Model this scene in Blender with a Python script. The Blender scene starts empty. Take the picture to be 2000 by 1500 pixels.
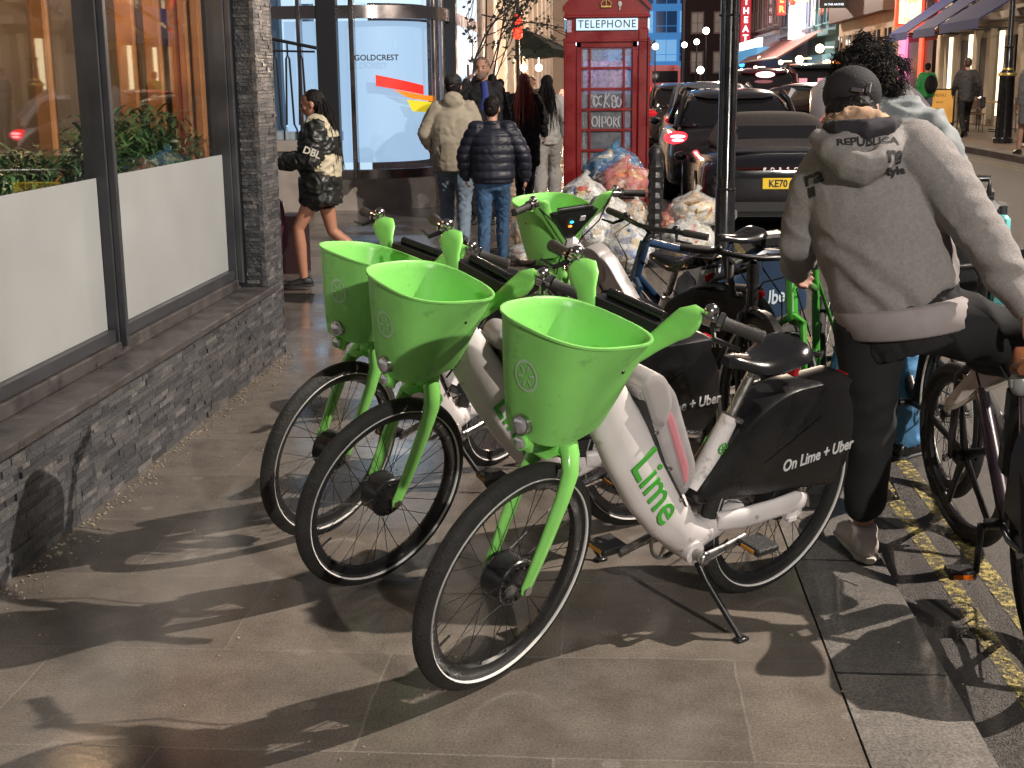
import bpy, bmesh, math, random
from mathutils import Vector, Matrix, Euler, noise
random.seed(7)
S = bpy.context.scene
C = S.collection
R = math.radians
PI = math.pi

# ---------------------------------------------------------------- camera
cam = bpy.data.cameras.new("camera")
cam_o = bpy.data.objects.new("camera", cam)
C.objects.link(cam_o)
cam.sensor_width = 36.0
cam.lens = 2610.0 / 2000 * 36
cam.clip_start = 0.05
cam.clip_end = 1500
cr = ((0.99730423, 0.00616127, -0.07311846), (0.07268117, -0.21990713, 0.97280949), (-0.01008553, -0.97550136, -0.21976212))
M4 = Matrix.Identity(4)
for i in range(3):
    M4[i][0] = cr[i][0]; M4[i][1] = -cr[i][1]; M4[i][2] = -cr[i][2]
M4.translation = Vector((0, 0, 1.6))
cam_o.matrix_world = M4
S.camera = cam_o
S.render.resolution_x = 1024; S.render.resolution_y = 768

# ---------------------------------------------------------------- night sky
W = bpy.data.worlds.new("World"); S.world = W
W.use_nodes = True
wn = W.node_tree; wn.nodes.clear()
wo = wn.nodes.new('ShaderNodeOutputWorld'); wb = wn.nodes.new('ShaderNodeBackground')
sky = wn.nodes.new('ShaderNodeTexSky'); sky.sky_type = 'NISHITA'; sky.sun_disc = False
sky.sun_elevation = R(-6); sky.sun_rotation = R(200)
mx = wn.nodes.new('ShaderNodeMix'); mx.data_type = 'RGBA'; mx.inputs[0].default_value = 0.93
mx.inputs[7].default_value = (0.100, 0.091, 0.098, 1)     # town glow on low cloud
wn.links.new(sky.outputs[0], mx.inputs[6]); wn.links.new(mx.outputs[2], wb.inputs[0])
wb.inputs[1].default_value = 1.0
wn.links.new(wb.outputs[0], wo.inputs[0])

# ---------------------------------------------------------------- street lamps' light
def lamp(name, loc, power, col, rad):
    l = bpy.data.lights.new(name, 'POINT'); l.energy = power; l.color = col; l.shadow_soft_size = rad
    o = bpy.data.objects.new(name, l); o.location = loc; C.objects.link(o); return o
lamp("street_lamp_light", (6.95, 6.15, 7.2), 6300, (1.0, 0.88, 0.76), 0.045)
lamp("near_far_kerb_lamp_light", (6.9, 27.5, 6.9), 1300, (1.0, 0.80, 0.60), 0.15)
lamp("mid_street_lamp_light", (6.4, 48.0, 7.0), 3200, (1.0, 0.80, 0.60), 0.2)
lamp("far_street_lamp_light", (6.0, 74.0, 7.5), 5000, (1.0, 0.82, 0.68), 0.2)
lamp("cafe_light", (-1.2, 31.0, 2.3), 380, (1.0, 0.74, 0.50), 0.2)
lamp("cafe_light", (-1.2, 39.0, 2.1), 550, (1.0, 0.74, 0.50), 0.2)
lamp("pendant_light", (-3.0, 6.7, 2.5), 34, (1.0, 0.62, 0.32), 0.1)
lamp("pendant_light", (-3.2, 4.9, 2.5), 22, (1.0, 0.62, 0.32), 0.1)
lamp("rear_street_lamp_light", (4.6, -5.6, 4.6), 2900, (1.0, 0.93, 0.84), 0.09)

S.view_settings.view_transform = 'Standard'
S.view_settings.look = 'None'
S.view_settings.exposure = 0.18
S.view_settings.gamma = 1.0
S.cycles.use_denoising = True
S.cycles.max_bounces = 8
S.cycles.sample_clamp_indirect = 6
S.cycles.caustics_reflective = False; S.cycles.caustics_refractive = False

# ---------------------------------------------------------------- materials
MATS = {}
def mat(name, col, rough=0.6, metal=0.0, var=0.0, vscale=8.0, bump=0.0, bscale=60.0, emit=None, estr=1.0, coat=0.0, dirt=None, spec=0.5, alpha=1.0, trans=0.0, ior=1.45, rvar=0.0):
    if name in MATS: return MATS[name]
    m = bpy.data.materials.new(name); m.use_nodes = True
    nt = m.node_tree; b = nt.nodes['Principled BSDF']
    b.inputs['Base Color'].default_value = (*col, 1)
    b.inputs['Roughness'].default_value = rough
    b.inputs['Metallic'].default_value = metal
    b.inputs['Specular IOR Level'].default_value = spec
    b.inputs['Coat Weight'].default_value = coat
    b.inputs['Coat Roughness'].default_value = 0.08
    b.inputs['Alpha'].default_value = alpha
    b.inputs['Transmission Weight'].default_value = trans
    b.inputs['IOR'].default_value = ior
    if emit:
        b.inputs['Emission Color'].default_value = (*emit, 1); b.inputs['Emission Strength'].default_value = estr
    if var or bump or rvar or dirt:
        tc = nt.nodes.new('ShaderNodeTexCoord')
    if var or rvar:
        n = nt.nodes.new('ShaderNodeTexNoise'); n.inputs['Scale'].default_value = vscale; n.inputs['Detail'].default_value = 6
        nt.links.new(tc.outputs['Object'], n.inputs['Vector'])
        if var:
            r = nt.nodes.new('ShaderNodeValToRGB')
            r.color_ramp.elements[0].position = 0.3; r.color_ramp.elements[1].position = 0.7
            r.color_ramp.elements[0].color = (*[max(0, c * (1 - var)) for c in col], 1)
            r.color_ramp.elements[1].color = (*[min(1, c * (1 + var)) for c in col], 1)
            nt.links.new(n.outputs[0], r.inputs[0]); nt.links.new(r.outputs[0], b.inputs['Base Color'])
            last = r.outputs[0]
        if rvar:
            mr = nt.nodes.new('ShaderNodeMapRange'); mr.inputs[1].default_value = 0.3; mr.inputs[2].default_value = 0.7
            mr.inputs[3].default_value = max(0.02, rough - rvar); mr.inputs[4].default_value = min(1, rough + rvar)
            nt.links.new(n.outputs[0], mr.inputs[0]); nt.links.new(mr.outputs[0], b.inputs['Roughness'])
    if dirt:
        dcol, dscale, damount = dirt
        n2 = nt.nodes.new('ShaderNodeTexNoise'); n2.inputs['Scale'].default_value = dscale; n2.inputs['Detail'].default_value = 10; n2.inputs['Roughness'].default_value = 0.7
        nt.links.new(tc.outputs['Object'], n2.inputs['Vector'])
        rr = nt.nodes.new('ShaderNodeMapRange'); rr.inputs[1].default_value = 0.72 - damount * 0.3; rr.inputs[2].default_value = 0.80 - damount * 0.2
        nt.links.new(n2.outputs[0], rr.inputs[0])
        mm = nt.nodes.new('ShaderNodeMix'); mm.data_type = 'RGBA'; mm.inputs[7].default_value = (*dcol, 1)
        mm.inputs[6].default_value = (*col, 1)
        if var: nt.links.new(last, mm.inputs[6])
        nt.links.new(rr.outputs[0], mm.inputs[0]); nt.links.new(mm.outputs[2], b.inputs['Base Color'])
    if bump:
        n3 = nt.nodes.new('ShaderNodeTexNoise'); n3.inputs['Scale'].default_value = bscale; n3.inputs['Detail'].default_value = 5
        nt.links.new(tc.outputs['Object'], n3.inputs['Vector'])
        bp = nt.nodes.new('ShaderNodeBump'); bp.inputs['Strength'].default_value = bump; bp.inputs['Distance'].default_value = 0.01
        nt.links.new(n3.outputs[0], bp.inputs['Height']); nt.links.new(bp.outputs[0], b.inputs['Normal'])
    MATS[name] = m
    return m

def glass_mat(name, ior, tint=(1, 1, 1), dirt=0.0):
    m = bpy.data.materials.new(name); m.use_nodes = True; nt = m.node_tree; nt.nodes.clear(); L = nt.links.new
    o = nt.nodes.new('ShaderNodeOutputMaterial'); mx_ = nt.nodes.new('ShaderNodeMixShader'); fr = nt.nodes.new('ShaderNodeFresnel'); ge = nt.nodes.new('ShaderNodeNewGeometry'); im = nt.nodes.new('ShaderNodeMapRange'); im.inputs[3].default_value = ior; im.inputs[4].default_value = 1 / ior; L(ge.outputs['Backfacing'], im.inputs[0]); L(im.outputs[0], fr.inputs[0])
    tr = nt.nodes.new('ShaderNodeBsdfTransparent'); tr.inputs[0].default_value = (*tint, 1); gl = nt.nodes.new('ShaderNodeBsdfGlossy'); gl.inputs['Roughness'].default_value = 0.015
    L(fr.outputs[0], mx_.inputs[0]); L(gl.outputs[0], mx_.inputs[2]); src = tr.outputs[0]
    if dirt:
        df = nt.nodes.new('ShaderNodeBsdfDiffuse'); df.inputs[0].default_value = (.35, .36, .40, 1); m2 = nt.nodes.new('ShaderNodeMixShader')
        tc = nt.nodes.new('ShaderNodeTexCoord'); n = nt.nodes.new('ShaderNodeTexNoise'); n.inputs['Scale'].default_value = 6; n.inputs['Detail'].default_value = 8; n.inputs['Roughness'].default_value = .75
        L(tc.outputs['Object'], n.inputs['Vector']); r = nt.nodes.new('ShaderNodeMapRange'); r.inputs[1].default_value = .35; r.inputs[2].default_value = .75; r.inputs[3].default_value = dirt * .2; r.inputs[4].default_value = dirt
        L(n.outputs[0], r.inputs[0]); L(r.outputs[0], m2.inputs[0]); L(tr.outputs[0], m2.inputs[1]); L(df.outputs[0], m2.inputs[2]); src = m2.outputs[0]
    L(src, mx_.inputs[1]); L(mx_.outputs[0], o.inputs[0]); MATS[name] = m; return m
def brick_mat(name, c1, c2, mortar, bw, rh, msize, rough=0.6, bump=0.6, axes='YZ', off=0.5, rvar=0.15, noise_amt=0.5, loc=(0, 0), bdist=0.01, wet=False, squash=1.0, speck=(0.72, 1.35)):
    m = bpy.data.materials.new(name); m.use_nodes = True
    nt = m.node_tree; b = nt.nodes['Principled BSDF']; L = nt.links.new
    tc = nt.nodes.new('ShaderNodeTexCoord'); sp = nt.nodes.new('ShaderNodeSeparateXYZ'); cb = nt.nodes.new('ShaderNodeCombineXYZ')
    L(tc.outputs['Object'], sp.inputs[0])
    L(sp.outputs[axes[0]], cb.inputs[0]); L(sp.outputs[axes[1]], cb.inputs[1])
    mp = nt.nodes.new('ShaderNodeMapping'); mp.inputs['Location'].default_value = (loc[0], loc[1], 0)
    L(cb.outputs[0], mp.inputs[0])
    # a little wander so joints are not ruler straight
    nz = nt.nodes.new('ShaderNodeTexNoise'); nz.inputs['Scale'].default_value = 3.0; nz.inputs['Detail'].default_value = 3
    L(tc.outputs['Object'], nz.inputs['Vector'])
    vm = nt.nodes.new('ShaderNodeVectorMath'); vm.operation = 'MULTIPLY_ADD'
    vm.inputs[1].default_value = (rh * 0.05, rh * 0.05, 0)
    L(nz.outputs[1], vm.inputs[0]); L(mp.outputs[0], vm.inputs[2])
    bt = nt.nodes.new('ShaderNodeTexBrick'); bt.inputs['Scale'].default_value = 1.0
    bt.inputs['Brick Width'].default_value = bw; bt.inputs['Row Height'].default_value = rh
    bt.inputs['Mortar Size'].default_value = msize; bt.inputs['Mortar Smooth'].default_value = 0.3
    bt.inputs['Color1'].default_value = (*c1, 1); bt.inputs['Color2'].default_value = (*c2, 1); bt.inputs['Mortar'].default_value = (*mortar, 1)
    bt.offset = off; bt.squash = squash
    L(vm.outputs[0], bt.inputs['Vector'])
    n = nt.nodes.new('ShaderNodeTexNoise'); n.inputs['Scale'].default_value = 5.0; n.inputs['Detail'].default_value = 9; n.inputs['Roughness'].default_value = 0.65
    L(tc.outputs['Object'], n.inputs['Vector'])
    mr = nt.nodes.new('ShaderNodeMapRange'); mr.inputs[1].default_value = 0.25; mr.inputs[2].default_value = 0.75
    mr.inputs[3].default_value = 1 - noise_amt; mr.inputs[4].default_value = 1 + noise_amt
    L(n.outputs[0], mr.inputs[0])
    mu = nt.nodes.new('ShaderNodeMix'); mu.data_type = 'RGBA'; mu.blend_type = 'MULTIPLY'; mu.inputs[0].default_value = 1
    L(bt.outputs['Color'], mu.inputs[6]); L(mr.outputs[0], mu.inputs[7]); 
    out = mu.outputs[2]
    if wet:   # pale dried spots of gum and fine speckle
        v = nt.nodes.new('ShaderNodeTexVoronoi'); v.voronoi_dimensions = '2D'; v.inputs['Scale'].default_value = 1.8; v.inputs['Randomness'].default_value = 1
        L(tc.outputs['Object'], v.inputs['Vector'])
        g = nt.nodes.new('ShaderNodeMapRange'); g.inputs[1].default_value = 0.050; g.inputs[2].default_value = 0.036; g.inputs[3].default_value = 0; g.inputs[4].default_value = 0.6
        L(v.outputs['Distance'], g.inputs[0])
        mg = nt.nodes.new('ShaderNodeMix'); mg.data_type = 'RGBA'; mg.inputs[7].default_value = (0.23, 0.215, 0.195, 1)
        L(g.outputs[0], mg.inputs[0]); L(out, mg.inputs[6]); out = mg.outputs[2]
        n5 = nt.nodes.new('ShaderNodeTexNoise'); n5.inputs['Scale'].default_value = 140; n5.inputs['Detail'].default_value = 3
        L(tc.outputs['Object'], n5.inputs['Vector'])
        m5 = nt.nodes.new('ShaderNodeMapRange'); m5.inputs[1].default_value = 0.3; m5.inputs[2].default_value = 0.75; m5.inputs[3].default_value = speck[0]; m5.inputs[4].default_value = speck[1]
        L(n5.outputs[0], m5.inputs[0])
        q = nt.nodes.new('ShaderNodeMix'); q.data_type = 'RGBA'; q.blend_type = 'MULTIPLY'; q.inputs[0].default_value = 1
        L(out, q.inputs[6]); L(m5.outputs[0], q.inputs[7]); out = q.outputs[2]
    L(out, b.inputs['Base Color'])
    n2 = nt.nodes.new('ShaderNodeTexNoise'); n2.inputs['Scale'].default_value = 1.6; n2.inputs['Detail'].default_value = 5
    L(tc.outputs['Object'], n2.inputs['Vector'])
    rr = nt.nodes.new('ShaderNodeMapRange'); rr.inputs[1].default_value = 0.35; rr.inputs[2].default_value = 0.65
    rr.inputs[3].default_value = rough - rvar; rr.inputs[4].default_value = rough + rvar
    L(n2.outputs[0], rr.inputs[0]); L(rr.outputs[0], b.inputs['Roughness'])
    n3 = nt.nodes.new('ShaderNodeTexNoise'); n3.inputs['Scale'].default_value = 45.0; n3.inputs['Detail'].default_value = 6
    L(tc.outputs['Object'], n3.inputs['Vector'])
    # height = per-brick tone + fine grain - joint
    ad = nt.nodes.new('ShaderNodeMath'); ad.operation = 'MULTIPLY_ADD'; ad.inputs[1].default_value = -1.0
    L(bt.outputs['Fac'], ad.inputs[0])
    n4 = nt.nodes.new('ShaderNodeMath'); n4.operation = 'MULTIPLY'; n4.inputs[1].default_value = 0.35
    L(n3.outputs[0], n4.inputs[0]); L(n4.outputs[0], ad.inputs[2])
    s2 = nt.nodes.new('ShaderNodeSeparateColor'); L(bt.outputs['Color'], s2.inputs[0])
    a3 = nt.nodes.new('ShaderNodeMath'); a3.operation = 'MULTIPLY_ADD'; a3.inputs[1].default_value = 0.0 if wet else 6.0
    L(s2.outputs[0], a3.inputs[0]); L(ad.outputs[0], a3.inputs[2])
    bp = nt.nodes.new('ShaderNodeBump'); bp.inputs['Strength'].default_value = bump; bp.inputs['Distance'].default_value = bdist
    L(a3.outputs[0], bp.inputs['Height']); L(bp.outputs[0], b.inputs['Normal'])
    return m

# ---------------------------------------------------------------- mesh helpers
class MB:
    def __init__(s): s.v = []; s.f = []
    def add(s, vs, fs):
        n = len(s.v); s.v += [Vector(p) for p in vs]; s.f += [[i + n for i in f] for f in fs]; return s
    def box(s, c, d, rot=None, bev=0.0, seg=1):
        bm = bmesh.new(); bmesh.ops.create_cube(bm, size=1)
        for v in bm.verts: v.co = Vector((v.co.x * d[0], v.co.y * d[1], v.co.z * d[2]))
        if bev: bmesh.ops.bevel(bm, geom=bm.edges[:] , offset=bev, segments=seg, affect='EDGES')
        m = Matrix.Translation(Vector(c)) @ ((Euler(rot).to_matrix().to_4x4()) if rot else Matrix.Identity(4))
        bm.verts.index_update()
        s.add([m @ v.co for v in bm.verts], [[v.index for v in f.verts] for f in bm.faces]); bm.free(); return s
    def loft(s, rings, cap=True, closed=False):
        n = len(rings[0]); k = len(rings); vs = [p for r in rings for p in r]; fs = []
        for i in range(k if closed else k - 1):
            a = i * n; b = ((i + 1) % k) * n
            for j in range(n): fs.append([a + j, a + (j + 1) % n, b + (j + 1) % n, b + j])
        if cap and not closed: fs.append(list(range(n))[::-1]); fs.append([(k - 1) * n + j for j in range(n)])
        return s.add(vs, fs)
    def tube(s, pts, r, n=10, closed=False, cap=True, side=None, pw=1.0):
        pts = [Vector(p) for p in pts]; k = len(pts)
        if not isinstance(r, list): r = [r] * k
        r = [(q, q) if not isinstance(q, (list, tuple)) else q for q in r]
        rings = []; prev = None
        for i, p in enumerate(pts):
            if closed: t = pts[(i + 1) % k] - pts[i - 1]
            else: t = pts[min(i + 1, k - 1)] - pts[max(i - 1, 0)]
            t.normalize()
            if side is not None: a = Vector(side)
            elif prev is None:
                a = Vector((0, 0, 1)) if abs(t.z) < 0.9 else Vector((1, 0, 0))
            else: a = prev
            a = (a - t * a.dot(t)).normalized(); prev = a
            b = t.cross(a)
            ring = []
            for j in range(n):
                th = 2 * PI * j / n; c_, s_ = math.cos(th), math.sin(th)
                if pw != 1.0:
                    c_ = math.copysign(abs(c_) ** pw, c_); s_ = math.copysign(abs(s_) ** pw, s_)
                ring.append(p + a * (c_ * r[i][0]) + b * (s_ * r[i][1]))
            rings.append(ring)
        return s.loft(rings, cap, closed)
    def cyl(s, a, b, r, r2=None, n=16): return s.tube([a, b], [r, r if r2 is None else r2], n)
    def ell(s, c, r, n=14, m=9, rot=None):
        vs = []; fs = []
        M = Euler(rot).to_matrix() if rot else Matrix.Identity(3)
        for i in range(m + 1):
            ph = PI * i / m
            for j in range(n):
                th = 2 * PI * j / n
                vs.append(Vector(c) + M @ Vector((r[0] * math.sin(ph) * math.cos(th), r[1] * math.sin(ph) * math.sin(th), r[2] * math.cos(ph))))
        for i in range(m):
            for j in range(n): fs.append([i * n + j, (i + 1) * n + j, (i + 1) * n + (j + 1) % n, i * n + (j + 1) % n])
        return s.add(vs, fs)
    def torus(s, c, Rr, r, n=48, k=10, axis='y', prof=None):
        rings = []
        for i in range(n):
            th = 2 * PI * i / n; d = Vector((math.cos(th), 0, math.sin(th))) if axis == 'y' else (Vector((math.cos(th), math.sin(th), 0)) if axis == 'z' else Vector((0, math.cos(th), math.sin(th))))
            ax = Vector((0, 1, 0)) if axis == 'y' else (Vector((0, 0, 1)) if axis == 'z' else Vector((1, 0, 0)))
            if prof: rings.append([Vector(c) + d * (Rr + q[0]) + ax * q[1] for q in prof])
            else: rings.append([Vector(c) + d * (Rr + r * math.cos(2 * PI * j / k)) + ax * (r * math.sin(2 * PI * j / k)) for j in range(k)])
        return s.loft(rings, False, True)
    def xform(s, M):
        s.v = [M @ p for p in s.v]; return s
    def mesh(s, name):
        me = bpy.data.meshes.new(name); me.from_pydata([tuple(p) for p in s.v], [], s.f); me.update()
        bm = bmesh.new(); bm.from_mesh(me); bmesh.ops.remove_doubles(bm, verts=bm.verts, dist=1e-6)
        bmesh.ops.recalc_face_normals(bm, faces=bm.faces); bm.to_mesh(me); bm.free(); return me
    def build(s, name, m, parent=None, smooth=38, sub=0, mx=None):
        me = s.mesh(name); return link(name, me, m, parent, smooth, sub, mx)
def link(name, me, m, parent=None, smooth=38, sub=0, mx=None):
    o = bpy.data.objects.new(name, me); C.objects.link(o)
    if m is not None: me.materials.append(m)
    if sub:
        md = o.modifiers.new('subdivision', 'SUBSURF'); md.levels = sub; md.render_levels = sub
        bpy.context.view_layer.update()
        dg = bpy.context.evaluated_depsgraph_get(); nm = bpy.data.meshes.new_from_object(o.evaluated_get(dg)); o.modifiers.clear(); o.data = nm; me = nm
    if smooth:
        me.shade_smooth()
        if smooth < 180: me.set_sharp_from_angle(angle=R(smooth))
    if parent is not None: o.parent = parent
    if mx is not None: o.matrix_local = mx
    return o
def tag(o, label, cat, group=None, kind=None):
    if label: o['label'] = label
    if cat: o['category'] = cat
    if group: o['group'] = group
    if kind: o['kind'] = kind
    return o
def thing(name, label, cat, loc=(0, 0, 0), rotz=0.0, group=None, rot=None):
    o = bpy.data.objects.new(name, None); C.objects.link(o); o.empty_display_size = 0.2
    o.location = loc; o.rotation_euler = rot if rot else (0, 0, rotz)
    return tag(o, label, cat, group)
def copy_thing(o, loc, rotz=None, label=None, par=None):
    c = o.copy(); C.objects.link(c)
    if par is None:
        c.location = loc
        if rotz is not None: c.rotation_euler = (0, 0, rotz)
        if label: c['label'] = label
    else: c.parent = par
    for ch in list(o.children): copy_thing(ch, None, par=c)
    return c
def struct(o): o['kind'] = 'structure'; return o
def text(name, body, size, m, parent, mx, extrude=0.001, off=0.0, align='CENTER', spacing=1.0, sx=1.0):
    cu = bpy.data.curves.new(name, 'FONT'); cu.body = body; cu.size = size; cu.extrude = extrude; cu.offset = off
    cu.align_x = align; cu.align_y = 'CENTER'; cu.space_character = spacing; cu.resolution_u = 3
    o = bpy.data.objects.new(name, cu); C.objects.link(o); bpy.context.view_layer.update()
    dg = bpy.context.evaluated_depsgraph_get(); me = bpy.data.meshes.new_from_object(o.evaluated_get(dg))
    bpy.data.objects.remove(o); me.materials.clear()
    for v in me.vertices: v.co.x *= sx
    return link(name, me, m, parent, 0, 0, mx)
def basis(o, x, z):
    x = Vector(x).normalized(); z = Vector(z); z = (z - x * z.dot(x)).normalized(); y = z.cross(x)
    M = Matrix.Identity(4)
    for i in range(3): M[i][0] = x[i]; M[i][1] = y[i]; M[i][2] = z[i]
    M.translation = Vector(o); return M
def remesh(mb, voxel, smooth_it=4, fold=0.0, fscale=6.0, fn=None):
    me = mb.mesh('tmp'); o = bpy.data.objects.new('tmp', me); C.objects.link(o)
    md = o.modifiers.new('r', 'REMESH'); md.mode = 'VOXEL'; md.voxel_size = voxel
    if smooth_it:
        sm = o.modifiers.new('s', 'SMOOTH'); sm.iterations = smooth_it; sm.factor = 0.5
    bpy.context.view_layer.update()
    dg = bpy.context.evaluated_depsgraph_get(); nm = bpy.data.meshes.new_from_object(o.evaluated_get(dg)); bpy.data.objects.remove(o)
    if fold or fn:
        nm.update()
        ns = [v.normal.copy() for v in nm.vertices]
        for v, nn in zip(nm.vertices, ns):
            if fold:
                p = v.co * fscale
                w = noise.noise(p + Vector((0, 0, 3.1)))
                d = noise.noise(Vector((p.x * 1.4 + w * 1.5, p.y * 1.4, p.z * 2.6 + w * 2)))
                d = 1 - abs(d) * 2.2
                v.co += nn * (fold * (d - 0.5))
            if fn: fn(v, nn)
        nm.update()
    return nm
def cyc(p):
    return p
# ================================================================ SETTING
pave_m = brick_mat('york_stone', (0.178, 0.153, 0.130), (0.124, 0.108, 0.094), (0.19, 0.17, 0.15), 0.98, 0.585, 0.0045, rough=0.185, bump=0.28, axes='XY', rvar=0.12, noise_amt=0.34, loc=(0.12, 0.53), bdist=0.006, wet=True)
kerb_m = brick_mat('granite_kerb', (0.17, 0.155, 0.14), (0.13, 0.12, 0.11), (0.03, 0.03, 0.03), 2.0, 0.9, 0.008, rough=0.5, bump=0.4, axes='XY', rvar=0.12, noise_amt=0.35, loc=(0, 0.1), bdist=0.008, wet=True, off=0.0, speck=(0.45, 1.6))
asphalt = mat('asphalt', (0.062, 0.056, 0.052), 0.55, var=0.7, vscale=95, bump=0.9, bscale=190, rvar=0.15)
far_pave = mat('far_paving', (0.14, 0.105, 0.08), 0.5, var=0.25, vscale=3, bump=0.2, bscale=60)
def sheet(name, pts, m, thick=0.05):
    b = MB(); n = len(pts)
    b.add([(x, y, z) for x, y, z in pts] + [(x, y, z - thick) for x, y, z in pts], [list(range(n)), list(range(n, 2 * n))[::-1]] + [[i, i + n, (i + 1) % n + n, (i + 1) % n] for i in range(n)])
    return struct(b.build(name, m, smooth=0))
# pavement under the bikes; the far road climbs gently to the right kerb
sheet('ground', [(-300, -60, -0.14), (300, -60, -0.14), (300, 900, -0.14), (-300, 900, -0.14)], asphalt, 0.3)
sheet('pavement', [(-6.0, -20, 0), (0.622, -20, 0), (0.622, 300, 0), (-6.0, 300, 0)], pave_m, 0.12)
sheet('kerb', [(0.628, -20, 0.002), (0.91, -20, 0.002), (0.93, 5.6, 0.002), (0.93, 300, 0.002), (0.628, 300, 0.002)], kerb_m, 0.14)
ROADZ = lambda x: -0.05 + (x - 0.9) * 0.033
sheet('road', [(0.9, -20, -0.05), (7.1, -20, ROADZ(7.1)), (7.1, 300, ROADZ(7.1)), (0.9, 300, -0.05)], asphalt, 0.05)
sheet('far_pavement', [(7.4, -20, 0.27), (14, -20, 0.27), (14, 300, 0.27), (7.4, 300, 0.27)], far_pave, 0.3)
sheet('far_kerb', [(7.05, -20, 0.272), (7.395, -20, 0.272), (7.395, 300, 0.272), (7.05, 300, 0.272)], kerb_m, 0.3)
# double yellow lines, worn
ym = mat('worn_yellow_paint', (0.44, 0.36, 0.12), 0.6, bump=0.6, bscale=170)
nt = ym.node_tree; bb = nt.nodes['Principled BSDF']
tc = nt.nodes.new('ShaderNodeTexCoord'); n1 = nt.nodes.new('ShaderNodeTexNoise'); n1.inputs['Scale'].default_value = 26; n1.inputs['Detail'].default_value = 6; n1.inputs['Roughness'].default_value = 0.95
nt.links.new(tc.outputs['Object'], n1.inputs['Vector'])
r1 = nt.nodes.new('ShaderNodeMapRange'); r1.inputs[1].default_value = 0.485; r1.inputs[2].default_value = 0.56
nt.links.new(n1.outputs[0], r1.inputs[0]); nt.links.new(r1.outputs[0], bb.inputs['Alpha'])
def strip(name, x0, x1, y0, y1, m, dz=0.004):
    z0, z1 = ROADZ(x0) + dz, ROADZ(x1) + dz
    b = MB(); b.add([(x0, y0, z0), (x1, y0, z1), (x1, y1, z1), (x0, y1, z0)], [[0, 1, 2, 3]]); return struct(b.build(name, m, smooth=0))
strip('road_marking', 1.105, 1.165, -10, 60, ym); strip('road_marking', 1.245, 1.31, -10, 60, ym)
strip('road_marking', 6.55, 6.62, 8, 120, ym); strip('road_marking', 6.72, 6.79, 8, 120, ym)

# ---------------------------------------------------------------- grit at the foot of the wall: nobody could count it
random.seed(3)
g = MB()
for i in range(420):
    y = random.uniform(3.6, 8.0); x = -1.975 + abs(random.gauss(0, 0.05)); s = random.uniform(0.002, 0.007)
    g.ell((x, y, s * 0.5), (s, s * random.uniform(.6, 1.6), s * .6), 5, 3, (0, 0, random.uniform(0, 3)))
for i in range(260):
    y = random.uniform(2.9, 11); x = random.uniform(-1.9, 1.2); s = random.uniform(0.002, 0.005)
    g.ell((x, y, s * 0.4 + (0 if x < .9 else -.045)), (s, s * random.uniform(.6, 1.6), s * .5), 5, 3, (0, 0, random.uniform(0, 3)))
go = g.build('grit', mat('grit', (0.30, 0.25, 0.19), 0.8), smooth=0)
tag(go, 'loose pale grit and crumbs scattered along the wall foot and paving', 'grit', kind='stuff')

# ================================================================ SLATE FRONTED SHOP (left)
slate = brick_mat('split_slate', (0.055, 0.058, 0.065), (0.19, 0.188, 0.19), (0.016, 0.016, 0.018), 0.15, 0.0265, 0.0018, rough=0.42, bump=0.95, axes='YZ', rvar=0.15, noise_amt=0.45, bdist=0.012, off=0.37)
slate_x = brick_mat('split_slate_end', (0.055, 0.058, 0.065), (0.19, 0.188, 0.19), (0.016, 0.016, 0.018), 0.15, 0.0265, 0.0018, rough=0.42, bump=0.95, axes='XZ', rvar=0.15, noise_amt=0.45, bdist=0.012, off=0.37)
framem = mat('dark_grey_frame_paint', (0.035, 0.037, 0.043), 0.38, var=0.2, vscale=6, rvar=0.1)
sillm = mat('dirty_slate_sill', (0.055, 0.05, 0.05), 0.42, var=0.45, vscale=9, bump=0.25, bscale=40, rvar=0.15, dirt=((0.11, 0.10, 0.09), 6, .5))
film = mat('white_window_film', (0.335, 0.35, 0.355), 0.34, var=0.07, vscale=2.2, coat=0.25)
shop = thing('shopfront', 'dark slate clad shopfront with big framed windows and white lower panels at the left', 'shopfront', (-1.98, 5.9, 0))
def P(mb, name, m, **k):
    mb.xform(Matrix.Translation((1.98, -5.9, 0))); return mb.build(name, m, shop, **k)
def tiles(face, u0, u1, z0, z1, at, rh=.0215, lmin=.06, lmax=.20, dep=.0048, seed=1, out=1):
    rnd = random.Random(seed); me_v = []; me_f = []; tone = []
    z = z0
    while z < z1 - .004:
        h = min(rh * rnd.uniform(.8, 1.25), z1 - z); u = u0 - rnd.uniform(0, lmax)
        while u < u1:
            l = rnd.uniform(lmin, lmax); a, b_ = max(u, u0), min(u + l, u1); u += l
            if b_ - a < .006: continue
            d = rnd.uniform(0, dep) + (.006 if rnd.random() < .06 else 0); g_ = .0009; n0 = len(me_v)
            tw_ = rnd.uniform(-.0015, .0015)
            for (uu, zz, dd) in ((a, z, -.02), (b_, z, -.02), (b_, z + h, -.02), (a, z + h, -.02), (a + g_, z + g_, d - tw_), (b_ - g_, z + g_, d + tw_), (b_ - g_, z + h - g_, d + tw_), (a + g_, z + h - g_, d - tw_)):
                me_v.append((at + out * dd, uu, zz) if face == 'x' else (uu, at + out * dd, zz))
            me_f += [[n0 + i for i in f] for f in ((4, 5, 6, 7), (0, 1, 5, 4), (1, 2, 6, 5), (2, 3, 7, 6), (3, 0, 4, 7))]
            tone += [rnd.random()] * 5
        z += h
    return me_v, me_f, tone
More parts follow.
